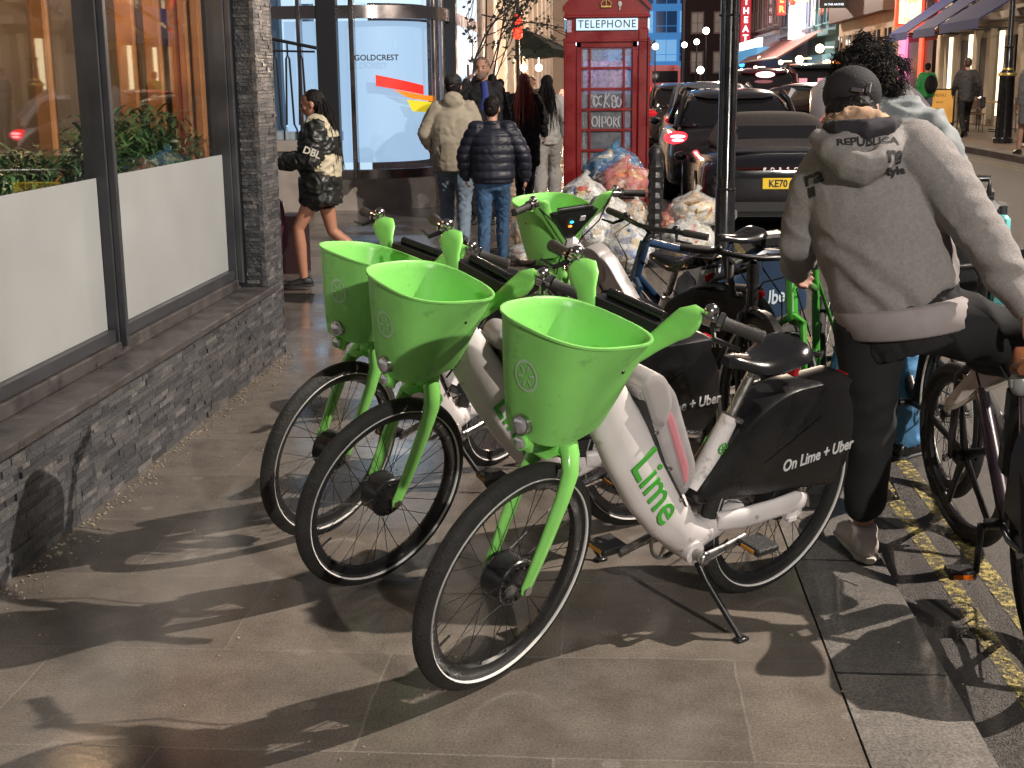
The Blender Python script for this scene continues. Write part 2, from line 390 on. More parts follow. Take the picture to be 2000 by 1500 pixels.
def tile_part(name, sets):
    vs = []; fs = []; tn = []
    for v_, f_, t_ in sets:
        n0 = len(vs); vs += v_; fs += [[i + n0 for i in f] for f in f_]; tn += t_
    me = bpy.data.meshes.new(name); me.from_pydata([(x + 1.98, y - 5.9, z) for x, y, z in vs], [], fs); me.update()
    at_ = me.attributes.new('tone', 'FLOAT', 'FACE')
    for i, q in enumerate(tn): at_.data[i].value = q
    bm = bmesh.new(); bm.from_mesh(me); bmesh.ops.recalc_face_normals(bm, faces=bm.faces); bm.to_mesh(me); bm.free()
    return link(name, me, slate_t, shop, 0)
slate_t = mat('riven_slate', (.1, .1, .1), .45, bump=.7, bscale=70, rvar=.14, vscale=14)
_n = slate_t.node_tree; _b = _n.nodes['Principled BSDF']; _a = _n.nodes.new('ShaderNodeAttribute'); _a.attribute_name = 'tone'
_r = _n.nodes.new('ShaderNodeValToRGB'); _r.color_ramp.elements[0].color = (.040, .042, .047, 1); _r.color_ramp.elements[1].color = (.15, .145, .145, 1); _e = _r.color_ramp.elements.new(.55); _e.color = (.072, .074, .080, 1); _e = _r.color_ramp.elements.new(.86); _e.color = (.095, .092, .092, 1)
_x = _n.nodes.new('ShaderNodeTexNoise'); _x.inputs['Scale'].default_value = 30; _x.inputs['Detail'].default_value = 6
_t = _n.nodes.new('ShaderNodeTexCoord'); _n.links.new(_t.outputs['Object'], _x.inputs['Vector'])
_m = _n.nodes.new('ShaderNodeMath'); _m.operation = 'MULTIPLY_ADD'; _m.inputs[1].default_value = .7; _m.inputs[2].default_value = -.35
_n.links.new(_x.outputs[0], _m.inputs[0]); _s = _n.nodes.new('ShaderNodeMath'); _s.operation = 'ADD'; _s.use_clamp = True
_n.links.new(_m.outputs[0], _s.inputs[0]); _n.links.new(_a.outputs['Fac'], _s.inputs[1]); _n.links.new(_s.outputs[0], _r.inputs[0]); _n.links.new(_r.outputs[0], _b.inputs['Base Color'])
P(MB().box((-2.19, 1.4, 0.21), (0.40, 13.04, 0.42)), 'wall_base', framem, smooth=0)
tile_part('slate_cladding', [tiles('x', -2.0, 7.94, .0, .42, -1.99, seed=2), tiles('y', -2.4, -1.985, 0, .42, 7.94, out=1, seed=3)])
P(MB().box((-2.14, 1.325, 0.44), (0.37, 12.87, 0.038), bev=0.006).box((-2.20, 1.2, 0.487), (0.15, 12.6, 0.06), bev=0.006), 'sill', sillm, smooth=0)
P(MB().box((-2.20, 7.72, 1.9), (0.22, 0.30, 2.95)), 'inner_pillar', framem, smooth=0)
P(MB().box((-2.195, 7.75, 1.91), (0.39, 0.37, 2.97)), 'corner_pillar', framem, smooth=0)
tile_part('corner_slate', [tiles('x', 7.55, 7.945, .42, 3.3, -1.988, seed=6), tiles('y', -2.10, -1.985, .46, 3.3, 7.556, out=-1, seed=7, lmin=.03, lmax=.12), tiles('y', -2.4, -1.985, .42, 3.3, 7.945, out=1, seed=8)])
P(MB().box((-2.3, 1.2, 3.5), (0.6, 13.5, 0.5)), 'fascia', framem, smooth=0)
GX = -2.19
for y in (7.50, 5.62, 3.5, 1.4, -1.0):
    P(MB().box((GX + 0.01, y, 1.87), (0.10, 0.085, 2.75), bev=0.004).box((GX + 0.075, y - 0.015, 1.87), (0.03, 0.035, 2.75), bev=0.003), 'window_mullion', framem, smooth=0)
P(MB().box((GX + 0.0, 3.2, 0.545), (0.09, 8.6, 0.05)), 'window_rail', framem, smooth=0)
wood = mat('varnished_timber', (0.33, 0.145, 0.05), 0.35, var=0.35, vscale=4, bump=0.1, bscale=20)
glass = glass_mat('shop_glass', 1.5)
for a, b in ((5.665, 7.455), (3.545, 5.575), (1.445, 3.455), (-0.95, 1.355)):
    gp = P(MB().box((GX, (a + b) / 2, 1.88), (0.012, b - a, 2.72)), 'window_pane', glass, smooth=0)
    P(MB().box((GX + 0.0105, (a + b) / 2, 0.898), (0.004, b - a - 0.004, 0.652)), 'frosted_panel', film, smooth=0)
# inside: timber posts, back wall, floor and the warm lamps
warmwall = mat('interior_wall', (0.15, 0.125, 0.10), 0.8, var=0.3, vscale=1.5)
P(MB().box((-5.6, 2, 1.8), (0.1, 12, 3.6)).box((-3.95, 7.62, 1.8), (3.3, 0.1, 3.6)), 'interior_wall', warmwall, smooth=0)
P(MB().box((-3.9, 2, 0.3), (3.2, 12, 0.06)), 'interior_floor', mat('interior_floor', (0.10, 0.07, 0.05), 0.4), smooth=0)
P(MB().box((-3.9, 2, 3.5), (3.2, 12, 0.06)), 'interior_ceiling', mat('interior_ceiling', (0.22, 0.15, 0.10), 0.7), smooth=0)
for x, y, w in ((-2.275, 7.43, .05), (-2.335, 7.40, .045), (-2.40, 7.42, .05), (-2.50, 7.38, .09), (-2.64, 7.35, .10), (-2.36, 5.56, .07)):
    P(MB().box((x, y, 1.9), (w, 0.07, 3.0), bev=0.008), 'timber_post', wood, smooth=0)
lampm = mat('warm_lamp_shade', (0.9, 0.7, 0.4), 0.5, emit=(1.0, 0.62, 0.28), estr=5)
for y, x, z in ((6.7, -4.1, 2.75), (5.1, -4.3, 2.8), (3.6, -4.2, 2.7)):
    o = MB().ell((0, 0, 0), (0.09, 0.09, 0.07)).cyl((0, 0, 0.06), (0, 0, 3.44 - z), 0.006).build('pendant_lamp', lampm)
    o.location = (x, y, z); tag(o, 'small warm pendant lamp hanging inside the slate clad shop, %s' % ('nearest its corner pillar' if y > 6 else ('above the middle window' if y > 5 else 'furthest from its corner pillar')), 'lamp', 'pendant lamps inside the shop')

# plants behind the glass
leafm = [mat('leaf_green', (0.055, 0.14, 0.04), 0.45, var=0.5, vscale=14), mat('leaf_deep', (0.035, 0.09, 0.03), 0.5, var=0.5, vscale=14), mat('grass_pale', (0.10, 0.15, 0.05), 0.5, var=0.4, vscale=14)]
def leafy(n, w, h, ll, lw, droop=0.5, seed=0, grass=False):
    rnd = random.Random(seed); b = MB()
    for i in range(n):
        bx, by = max(-.3, min(.05, rnd.gauss(-.05, w * 0.3))), rnd.gauss(0, w * 0.45)
        az = rnd.uniform(0, 2 * PI)
        z0 = h * (0.05 if grass else rnd.uniform(0.1, 0.85)); L_ = ll * rnd.uniform(.6, 1.3)
        d = Vector((math.cos(az), math.sin(az), 0)); sd = Vector((-d.y, d.x, 0)) * lw
        up = rnd.uniform(0.8, 1.3) if grass else rnd.uniform(0.2, 0.9)
        pts = []
        for k in range(5):
            t = k / 4; pts.append(Vector((bx, by, z0)) + d * (L_ * t * (0.35 if grass else 0.8)) + Vector((0, 0, L_ * (up * t - droop * t * t))))
        vs = []
        for k, p in enumerate(pts):
            wd = math.sin(PI * min(1, (k + 0.6) / 4.6)); p.x = min(p.x, .125 + .01 * math.sin(i)); vs += [p - sd * wd, p + sd * wd]
        b.add(vs, [[2 * k, 2 * k + 1, 2 * k + 3, 2 * k + 2] for k in range(4)])
    return b
random.seed(11)
pl_lab = ['bushy fern against the corner pillar end of the shop window', 'feathery palm plant second from the corner pillar behind the glass', 'dense dark fern mid way along the far shop window', 'spreading leafy plant just beyond the window mullion', 'dark leafy plant just on the near side of the window mullion', 'low bushy plant in the near shop window', 'leafy plant among tall grass in the near shop window', 'fern at the left edge of the near shop window']
for i, (y, h, k) in enumerate(((7.12, .62, 0), (6.8, .78, 1), (6.4, .68, 0), (5.95, .6, 1), (5.3, .62, 1), (4.95, .56, 0), (4.6, .66, 1), (4.3, .62, 0))):
    r = thing('leafy_plant', pl_lab[i], 'plant', (-2.355, y, 0.80), group='plants behind the shop windows')
    leafy(1150, .46, h, .17, .010, seed=i).build('foliage', leafm[k], r, smooth=0)
    MB().box((-.04, 0, -0.2), (0.2, 0.36, 0.5), bev=0.02).build('planter', mat('planter_box', (0.05, 0.05, 0.055), 0.6), r, smooth=0)
for i, (y, x) in enumerate(((4.75, -2.42), (4.45, -2.45), (6.75, -2.6))):
    r = leafy(130, .32, .9, .55, .006, 0.5, seed=40 + i, grass=True).build('ornamental_grass', leafm[2], smooth=0); r.location = (x, y, 0.8)
    tag(r, ['tall pale grass tuft standing in the near shop window', 'tall pale grass tuft at the left end of the near shop window', 'pale grass tuft set back behind the ferns of the far window'][i], 'plant', 'plants behind the shop windows')
# arrow sign glowing inside
ar = thing('arrow_sign', 'round blue glowing sign with a white arrow hanging inside the window', 'sign', (-2.31, 6.30, 2.14))
MB().tube([(0, 0, 0), (0.02, 0, 0)], [0.085, 0.085], 28).build('disc', mat('blue_sign_face', (0.01, 0.08, 0.6), 0.3, emit=(0.01, 0.16, 1.0), estr=1.3), ar)
MB().box((0.026, 0, 0), (0.006, 0.075, 0.012)).box((0.0262, 0.024, 0.014), (0.006, 0.045, 0.012), rot=(-0.8, 0, 0)).box((0.0258, 0.024, -0.014), (0.006, 0.045, 0.012), rot=(0.8, 0, 0)).build('arrow', mat('white_sign_light', (0.8, 0.85, 0.9), 0.4, emit=(0.7, 0.85, 1), estr=1.2), ar, smooth=0)
MB().cyl((0.01, 0, 0.085), (0.01, 0, 1.2), 0.003, n=6).build('wire', framem, ar)

# ================================================================ LIT GLASS CORNER BUILDING
gb = thing('glass_office', 'blue lit office with curved glass corner, steel frames and pale stone base', 'building', (-3.10, 17.2, 0))
def G(mb, name, m, **k):
    mb.xform(Matrix.Translation((3.3, -17.2, 0))); return mb.build(name, m, gb, **k)
steel = mat('polished_steel', (0.42, 0.38, 0.37), 0.25, 1.0, rvar=0.1, vscale=3)
darkst = mat('dark_steel', (0.035, 0.037, 0.042), 0.4, 0.3)
stone_base = mat('pale_stone_base', (0.42, 0.37, 0.33), 0.6, var=0.2, vscale=4, bump=0.15)
icy = mat('lit_frosted_panel', (0.14, 0.24, 0.34), 0.5, emit=(0.34, 0.50, 0.70), estr=0.95)
icy2 = mat('lit_white_room', (0.3, 0.4, 0.5), 0.6, emit=(0.46, 0.62, 0.74), estr=1.1)
thin = glass_mat('thin_clear_glass', 1.4)
def arc(r, n=12, a0=-90, a1=0, cx=-3.5, cy=18.4):
    return [(cx + r * math.cos(R(a0 + (a1 - a0) * i / n)), cy + r * math.sin(R(a0 + (a1 - a0) * i / n))) for i in range(n + 1)]
def curved(r0, r1, z0, z1):
    b = MB(); o_ = arc(r1); i_ = arc(r0)
    n = len(o_); rings = []
    for k in range(n): rings.append([(o_[k][0], o_[k][1], z0), (o_[k][0], o_[k][1], z1), (i_[k][0], i_[k][1], z1), (i_[k][0], i_[k][1], z0)])
    return b.loft(rings)
# straight face (towards us) x -6.5..-3.5 at y=17.3 ; curve radius 1.1 ; then along the street x=-2.4
b = curved(0.9, 1.12, 0.0, 0.40); b.box((-5.2, 17.39, 0.2), (3.4, 0.22, 0.4)); b.box((-2.49, 20.6, 0.2), (0.22, 4.4, 0.4)); G(b, 'stone_base', stone_base, smooth=30)
for z0, z1 in ((0.402, 0.52), (2.42, 2.58)):
    b = curved(0.95, 1.09, z0, z1); b.box((-5.1, 17.38, (z0 + z1) / 2), (3.2, 0.14, z1 - z0)); b.box((-2.48, 20.5, (z0 + z1) / 2), (0.14, 4.2, z1 - z0)); G(b, 'steel_band', steel, smooth=30)
G(curved(1.0, 1.015, 0.522, 2.418), 'curved_glass', thin, smooth=30)
G(curved(1.0, 1.015, 2.582, 4.0), 'curved_glass', thin, smooth=30)
G(curved(0.80, 0.82, 0.6, 2.4).box((-3.98, 17.6, 1.5), (0.9, 0.03, 1.8)), 'lit_panel', icy, smooth=30)
G(curved(0.80, 0.82, 2.62, 4.0).box((-3.98, 17.6, 3.3), (0.9, 0.03, 1.36)), 'lit_panel', icy2, smooth=30)
for x, w in ((-3.50, .06), (-3.82, 0.26), (-4.18, .05)):
    G(MB().box((x, 17.37, 2.2), (w, 0.16, 3.6), bev=0.01), 'frame_post', darkst if w > .2 else steel, smooth=0)
for k in (9, 11):
    x, y = arc(1.04)[k]; G(MB().box((x, y, 2.2), (0.06, 0.06, 3.6), rot=(0, 0, R(-20)), bev=0.01), 'frame_post', steel, smooth=0)
G(MB().box((-2.42, 19.0, 2.2), (0.14, 0.22, 4.3), bev=0.01), 'corner_post', darkst, smooth=0)
G(MB().box((-2.45, 21.2, 2.2), (0.05, 3.0, 3.4)), 'street_side_glass', icy, smooth=0)
# left part: lit stair hall with white walls
G(MB().box((-6.0, 19.6, 2.2), (4.6, 0.1, 4.4)), 'hall_back_wall', icy2, smooth=0)  # the hall's room light is given as this wall's own glow
G(MB().box((-5.0, 18.5, 0.95), (2.6, 2.2, 0.12)), 'hall_floor', mat('hall_floor', (0.45, 0.55, 0.62), 0.3), smooth=0)
G(MB().box((-5.6, 17.36, 0.66), (2.9, 0.12, 0.5)), 'red_brick_base', mat('maroon_base', (0.10, 0.035, 0.035), 0.5), smooth=0)
G(MB().box((-4.75, 18.4, 2.2), (0.16, 0.16, 3.9)).box((-4.4, 18.9, 2.2), (0.1, 0.3, 3.9)), 'hall_column', mat('blue_grey_column', (0.20, 0.25, 0.30), 0.5), smooth=0)
G(MB().box((-2.7, 20, 4.6), (0.9, 8, 0.8)).box((-5, 18, 4.6), (5, 2, 0.8)), 'upper_fascia', darkst, smooth=0)
w = basis((0.10, 0.19, 1.93), (0.97, 0.20, 0), (0.20, -0.97, 0)); text('company_name', 'GOLDCREST', 0.10, mat('black_lettering', (0.02, 0.02, 0.02), 0.5), gb, w, off=0.002)
# pride coloured ribbon decal on the curved glass
cols = [('red', (0.75, 0.03, 0.02)), ('orange', (0.85, 0.25, 0.02)), ('yellow', (0.8, 0.65, 0.03)), ('green', (0.06, 0.4, 0.08)), ('blue', (0.03, 0.12, 0.6))]
def cpt(u, z):   # u: metres along the curve from its start
    a = R(-90) + u / 1.02; return Vector((-3.5 + 1.024 * math.cos(a) + 3.3, 18.4 + 1.024 * math.sin(a) - 17.2, z))
quads = [('red', [(0.28, 1.72), (0.28, 1.58), (0.98, 1.46), (0.98, 1.58)]), ('orange', [(0.5, 1.535), (0.72, 1.42), (1.25, 1.36), (1.25, 1.44), (0.98, 1.455)]), ('yellow', [(0.7, 1.40), (0.78, 1.25), (1.3, 1.22), (1.3, 1.35)]), ('green', [(1.12, 1.215), (1.15, 1.10), (1.4, 1.06), (1.4, 1.21)]), ('blue', [(1.1, 1.10), (1.13, 1.0), (1.35, 0.98), (1.35, 1.055)])]
for nme, q in quads:
    bq = MB(); n = 8
    top = []; bot = []
    us = [p[0] for p in q]; u0, u1 = min(us), max(us)
    def edge(u, hi):
        zs = []
        for i in range(len(q)):
            (a0, z0), (a1, z1) = q[i], q[(i + 1) % len(q)]
            if abs(a1 - a0) < 1e-6:
                if abs(a0 - u) < 1e-4: zs += [z0, z1]
                continue
            t = (u - a0) / (a1 - a0)
            if -1e-6 <= t <= 1 + 1e-6: zs.append(z0 + (z1 - z0) * t)
        return max(zs) if hi else min(zs)
    for i in range(n + 1):
        u = u0 + (u1 - u0) * i / n; top.append(cpt(u, edge(u, True))); bot.append(cpt(u, edge(u, False)))
    bq.add(top + bot, [[i, i + 1, n + 2 + i, n + 1 + i] for i in range(n)])
    bq.build('ribbon_decal', mat('decal_' + nme, dict(cols)[nme], 0.5, emit=dict(cols)[nme], estr=0.5), gb, smooth=30)
# railing in front of the hall
rl = thing('stair_railing', 'black wrought iron railing with looped bars before the lit stair hall', 'railing', (-3.72, 15.9, 1.02))
iron = mat('black_iron', (0.02, 0.02, 0.022), 0.45)
MB().tube([(-1.0, 0, 1.25), (-0.2, 0, 1.10), (0.28, 0, 1.0)], (0.02, 0.03)).tube([(-1.0, 0, 1.0), (0.25, 0, 0.96)], 0.012).build('top_rail', iron, rl)
for i in range(7):
    x = -0.85 + i * 0.155
    MB().tube([(x, 0, 1.2 - (x + 1) * 0.16), (x, 0, 0.92)], 0.011, 6).tube([(x - .045, 0, 0.12), (x - .02, 0, 0.88), (x, 0, 0.93), (x + .02, 0, 0.88), (x + .045, 0, 0.12)], 0.013, 6).tube([(x + .077, 0, -0.12), (x + .077, 0, 0.06), (x + .045, 0, 0.13)], 0.011, 6).build('baluster', iron, rl)
MB().box((-0.4, 0, -0.12), (1.5, 0.35, 0.12)).box((-0.4, 0.05, -0.54), (1.4, 0.25, 0.72)).build('plinth', stone_base, rl, smooth=0)
# steps / threshold in the gap by the shop corner
MB().box((-4.65, 11.5, 0.25), (4.0, 0.25, 0.5)).build('low_wall', mat('dark_maroon', (0.03, .010, .014)), smooth=0)
o = bpy.data.objects['low_wall']; tag(o, 'low dark maroon wall between the slate shop and the lit office', 'wall')

# ================================================================ WALLS BEYOND ON THE LEFT
cream = mat('floodlit_stone', (0.52, 0.42, 0.34), 0.7, var=0.15, vscale=0.6, bump=0.2, bscale=12)
creamd = mat('cream_trim', (0.60, 0.50, 0.42), 0.6, var=0.1)
brown_brick = brick_mat('brown_brick', (0.17, 0.07, 0.05), (0.10, 0.045, 0.035), (0.12, .1, .09), 0.22, 0.075, 0.008, rough=0.7, bump=0.5, axes='YZ', noise_amt=.35)
brown_brick_f = brick_mat('brown_brick_front', (0.17, 0.07, 0.05), (0.10, 0.045, 0.035), (0.12, .1, .09), 0.22, 0.075, 0.008, rough=0.7, bump=0.5, axes='XZ', noise_amt=.35)
bk = thing('brick_house', 'brown brick house front with drainpipe beside the lit glass office', 'building', (-2.7, 24.5, 0))
MB().box((-0.6, 0, 3), (1.4, 4.0, 6)).build('wall', brown_brick, bk, smooth=0)
MB().box((-0.6, -2.004, 3), (1.398, 0.02, 5.99)).build('end_wall', brown_brick_f, bk, smooth=0)
MB().cyl((0.16, -1.7, 0), (0.16, -1.7, 6), 0.05).build('drainpipe', mat('pale_pipe', (0.32, .2, .19), .5), bk)
ch = thing('cream_building', 'long cream stone building with pilasters glowing in street light', 'building', (-2.9, 44, 0))
MB().box((-1.0, 0, 5), (2.0, 35, 10)).build('wall', cream, ch, smooth=0)
for i in range(12):
    y = -16.4 + i * 2.9
    MB().box((0.16, y, 3), (0.34, 0.62, 6), bev=0.03).box((0.2, y, 6.05), (0.55, 0.9, 0.3), bev=0.03).box((0.2, y, .3), (0.5, 0.8, 0.6), bev=.03).build('pilaster', creamd, ch, smooth=0)
    MB().box((0.03, y + 1.45, 2.3), (0.08, 1.1, 2.4)).build('window', mat('dark_window_glass', (0.02, 0.022, 0.028), 0.08), ch, smooth=0)
    MB().box((0.06, y + 1.45, 3.6), (0.2, 1.4, 0.14)).box((0.06, y + 1.45, 1.05), (0.2, 1.4, 0.1)).build('window_trim', creamd, ch, smooth=0)
MB().box((0.2, 0, 6.5), (0.7, 35, 0.4)).build('cornice', creamd, ch, smooth=0)
# ================================================================ FAR STREET: right hand row, x = 10.9 plane
def facade(name, label, y0, y1, h, m, floors, bays, wm, fm, x=10.9, z0=0.27, gf=3.0, ww=0.55, wh=1.5, shop=None, depth=5, face='x'):
    t = thing(name, label, 'building', (x, (y0 + y1) / 2, z0))
    L = y1 - y0
    MB().box((depth / 2, 0, h / 2), (depth, L - 0.02, h)).build('wall', m, t, smooth=0)
    MB().box((-0.12, 0, gf), (0.5, L - 0.04, 0.22), bev=0.02).box((-0.1, 0, h), (0.6, L - 0.03, 0.3), bev=0.02).build('cornice', fm, t, smooth=0)
    for f in range(floors):
        for b in range(bays):
            y = -L / 2 + L * (b + 0.5) / bays; z = gf + 0.6 + wh / 2 + f * (wh + 1.1)
            wd = L / bays * ww
            fo = MB().box((-0.03, y, z), (0.12, wd + 0.16, wh + 0.16)).box((-0.1, y, z - wh / 2 - .1), (0.28, wd + 0.3, 0.09)).build('window', fm, t, smooth=0)
            MB().box((-0.10, y, z), (0.03, wd, wh)).build('pane', wm, fo, smooth=0)
            MB().box((-0.125, y, z), (0.03, 0.05, wh)).box((-0.124, y, z), (0.03, wd, 0.05)).build('glazing_bar', fm, fo, smooth=0)
    if shop:
        MB().box((-0.05, 0, 1.3), (0.2, L - 0.4, 2.6)).build('shopfront', shop, t, smooth=0)
    return t
dwin = mat('dark_window_glass', (0.02, 0.022, 0.028), 0.08)
lwin = mat('lit_window', (0.8, .7, .5), .4, emit=(1.0, 0.85, 0.55), estr=0.9)
wst = mat('stone_white', (0.48, 0.42, 0.36), 0.7, var=.15, vscale=1)
dkp = mat('dark_paint', (0.03, .028, .03), .4)
# A: pale stone house with blue awnings
t = facade('stone_house', 'pale stone house with blue awnings on the right pavement', 33.5, 46.5, 9, wst, 2, 4, dwin, creamstone if False else wst, shop=mat('pale_shopfront', (0.40, .36, .31), .5))
lp = mat('warm_door_light', (0.9, .8, .5), .4, emit=(1.0, 0.88, 0.55), estr=2.2)
for y, w_ in ((-4.6, 0.35), (-1.1, .3), (2.2, .25), (4.6, .22)):
    MB().box((-0.18, y, 1.45), (0.06, w_, 2.3)).build('lit_doorway', lp, t, smooth=0)
for y in (-5.6, -3.2, -0.2, 1.2, 3.4, 5.8):
    MB().box((-0.2, y, 1.35), (0.2, 0.45, 2.7), bev=.03).build('pilaster', mat('pilaster_stone', (0.45, .38, .30), .6), t, smooth=0)
for y in (-2.0, 0.55, 3.0):
    MB().box((-0.18, y, 1.3), (0.06, 1.0, 2.3)).build('dark_doorway', dkp, t, smooth=0)
navy = mat('navy_canvas', (0.007, 0.018, 0.12), 0.85, var=0.2, vscale=2)
def awning(lab, y0, y1, zt, zb, out):
    a = thing('shop_awning', lab, 'awning', (10.75, (y0 + y1) / 2, 0.27), group='blue awnings on the stone house')
    L = (y1 - y0) / 2
    MB().add([(0, -L, zt), (0, L, zt), (-out, L, zb), (-out, -L, zb), (0, -L, zt - .03), (0, L, zt - .03), (-out, L, zb - .03), (-out, -L, zb - .03)], [[0, 1, 2, 3], [7, 6, 5, 4], [0, 3, 7, 4], [1, 5, 6, 2], [3, 2, 6, 7]]).build('canvas', navy, a, smooth=0)
    MB().add([(-out, -L, zb - .03), (-out, L, zb - .03), (-out - .01, L, zb - .24), (-out - .01, -L, zb - .24)], [[0, 1, 2, 3]]).build('valance', navy, a, smooth=0)
    MB().tube([(-.02, -L + .05, zb - .1), (-out + .05, -L + .05, zb - .05)], .02, 6).tube([(-.02, L - .05, zb - .1), (-out + .05, L - .05, zb - .05)], .02, 6).build('awning_arm', dkp, a)
awning('blue awning nearest the black lamp post on the right', 34.2, 38.2, 3.9, 2.75, 1.9)
awning('blue awning in the middle of the stone house front', 39.6, 42.4, 3.9, 2.75, 1.7)
awning('furthest narrow blue awning beside the red lit shop', 43.2, 46.0, 3.9, 2.75, 1.7)
# B: red lit shop
redw = mat('red_light_wall_paint', (0.35, 0.03, 0.03), 0.6)  # red light on the shopfront is put into the wall's base colour
t = facade('red_shop', 'narrow shop with the red light of its glowing sign painted into the walls', 47, 53, 9, redw, 2, 2, dwin, mat('red_trim', (0.3, .06, .06), .5), shop=mat('black_shopfront', (0.02, .015, .02), .3))
MB().box((-0.22, 1.6, 1.5), (0.1, 1.2, 2.8)).build('pink_lit_door', mat('pink_light', (.6, .2, .4), .4, emit=(0.75, 0.18, 0.42), estr=.9), t, smooth=0)
MB().box((-0.22, -1.4, 1.9), (0.06, 0.5, 1.6)).build('red_light_strip', mat('red_glow', (.6, .05, .02), .4, emit=(1.0, 0.07, 0.03), estr=1.2), t, smooth=0)
sg = thing('lightbox_sign', 'square glowing cream lightbox sign in a red frame above the red shop', 'sign', (10.0, 47.6, 3.85))
MB().box((0, 0, 0), (0.95, 0.2, 1.05), bev=.02).build('frame', mat('red_glow', (.6, .05, .02), .4, emit=(1.0, 0.07, 0.03), estr=1.2), sg, smooth=0)
MB().box((0, -0.115, 0), (0.72, 0.03, 0.86)).build('face', mat('cream_light', (.9, .8, .5), .4, emit=(1.0, 0.80, 0.42), estr=1.6), sg, smooth=0)
for z in (0.32, -0.32): text('sign_writing', 'Tapas', .2, mat('red_letters', (.5, .03, .02), .5), sg, basis((0, -0.135, z), (1, 0, 0), (0, -1, 0)))
MB().box((0.6, 0, 0.3), (0.4, 0.05, 0.05)).build('bracket', dkp, sg, smooth=0)
# C: timbered cream building
timber = mat('brown_shutter', (0.10, .05, .035), .6)
facade('cream_gallery', 'low cream painted building with brown upper storey and many narrow windows', 54, 67.5, 10.5, mat('cream_paint', (0.50, .38, .27), .6, var=.12, vscale=1), 3, 6, dwin, mat('cream_frame', (.55, .42, .3), .6), gf=1.4, wh=1.3)
MBx = MB().box((10.6, 60.7, 5.2), (0.5, 13.2, 2.0)).build('dark_timber_gallery', timber, smooth=0); tag(MBx, 'dark brown timber gallery projecting from the cream building', 'gallery')
o = thing('orange_canopy', 'orange lit canopy with a bright lamp in front of the cream building', 'canopy', (9.6, 58.5, 2.1))
MB().box((0, 0, 0), (1.3, 4.2, .5), bev=.1, seg=2).build('canvas', mat('orange_lit_canvas', (.7, .2, .04), .5, emit=(1.0, .26, .03), estr=.9), o, smooth=0)
MB().ell((-0.75, -1.0, .1), (.2, .2, .2)).build('lamp', mat('warm_bulb', (1, .9, .7), .4, emit=(1, .78, .45), estr=8), o)
MB().cyl((0.5, 1.9, -1.9), (.5, 1.9, 0), .04).cyl((0.5, -1.9, -1.9), (.5, -1.9, 0), .04).build('post', dkp, o)
# D: blue green pub
facade('teal_pub', 'teal painted pub with a lamp and hanging black signboard', 68.5, 77, 13, mat('teal_paint', (0.08, .17, .20), .45, var=.2), 3, 3, dwin, mat('teal_trim', (.12, .24, .27), .4), gf=3.6, shop=mat('teal_lit_shop', (.12, .25, .28), .4, emit=(.08, .22, .30), estr=.5))
s = thing('hanging_pub_sign', 'black hanging signboard with gold writing on the teal pub', 'sign', (9.8, 62.4, 5.55))
MB().box((0, 0, 0), (1.25, 0.1, 1.7), bev=.02).build('board', mat('black_board', (.015, .02, .018), .4), s, smooth=0)
MB().torus((0, -.07, .1), .5, .025, 40, 6, 'y').build('gold_ring', mat('gold_lit', (.7, .6, .3), .4, emit=(.62, .55, .28), estr=.8), s)
text('sign_writing', 'COMEDY', .3, mat('gold_lit', (.7, .6, .3)), s, basis((0, -.07, -.2), (1, 0.05, 0), (0, -1, 0)), off=.01)
MB().ell((0.1, -.08, .3), (.1, .04, .26)).build('motif', mat('white_sign_light', (0.8, 0.85, 0.9)), s)
text('small_writing', 'IN THE ARCHES', .12, mat('white_sign_light', (.8, .85, .9)), s, basis((0, -.07, -.7), (1, 0, 0), (0, -1, 0)), off=.003)
MB().box((.8, 0, .9), (.5, .05, .05)).build('bracket', dkp, s, smooth=0)
# E: white lit venue
facade('bright_venue', 'tall venue front with a blinding white lit vertical panel', 78, 90, 15, mat('grey_blue_wall', (.15, .15, .22), .5), 4, 3, dwin, mat('grey_trim', (.25, .25, .33), .5), gf=4)
o = MB().box((10.45, 79.5, 6.6), (.6, 2.6, 5.4)).build('light_panel', mat('white_light', (1, 1, 1), .4, emit=(.92, .98, 1.0), estr=2.6), smooth=0); tag(o, 'tall blinding white light panel on the venue beyond the teal pub', 'light panel')
o = thing('round_gold_sign', 'yellow outlined round crest sign hanging before the venue', 'sign', (10.0, 74.5, 6.0))
MB().torus((0, 0, 0), .42, .05, 30, 6, 'y').torus((0, 0, 0), .26, .03, 30, 6, 'y').build('ring', mat('yellow_neon', (.8, .7, .2), .4, emit=(.85, .72, .25), estr=1.3), o)
MB().box((0, 0.05, 0), (1.0, .04, .22)).build('band', mat('yellow_neon', (.8, .7, .2)), o, smooth=0)
MB().box((.6, 0, .4), (.5, .05, .05)).build('bracket', dkp, o, smooth=0)
# F: striped pinkish building with awning and light strip
facade('striped_building', 'greyish pink building with tall ribbed windows above an awning', 91, 113, 16, mat('pink_grey_wall', (.24, .15, .16), .6), 3, 7, dwin, mat('rib_trim', (.36, .28, .26), .6), gf=4.4, wh=2.6, ww=.4)
o = thing('lit_awning', 'long pale awning with a white strip light along its edge', 'awning', (9.6, 80, 2.6))
MB().add([(1.2, -8, 1.5), (1.2, 14, 1.5), (-1.0, 14, .2), (-1.0, -8, .2), (1.2, -8, 1.4), (1.2, 14, 1.4), (-1.0, 14, .1), (-1.0, -8, .1)], [[0, 1, 2, 3], [7, 6, 5, 4], [0, 3, 7, 4], [1, 5, 6, 2], [3, 2, 6, 7]]).build('canvas', mat('dusky_canvas', (.35, .16, .15), .6), o, smooth=0)
MB().tube([(-1.05, -8, .15), (-1.05, 14, .15)], .06).build('edge_bar', mat('pale_bar', (.6, .55, .5), .5), o)
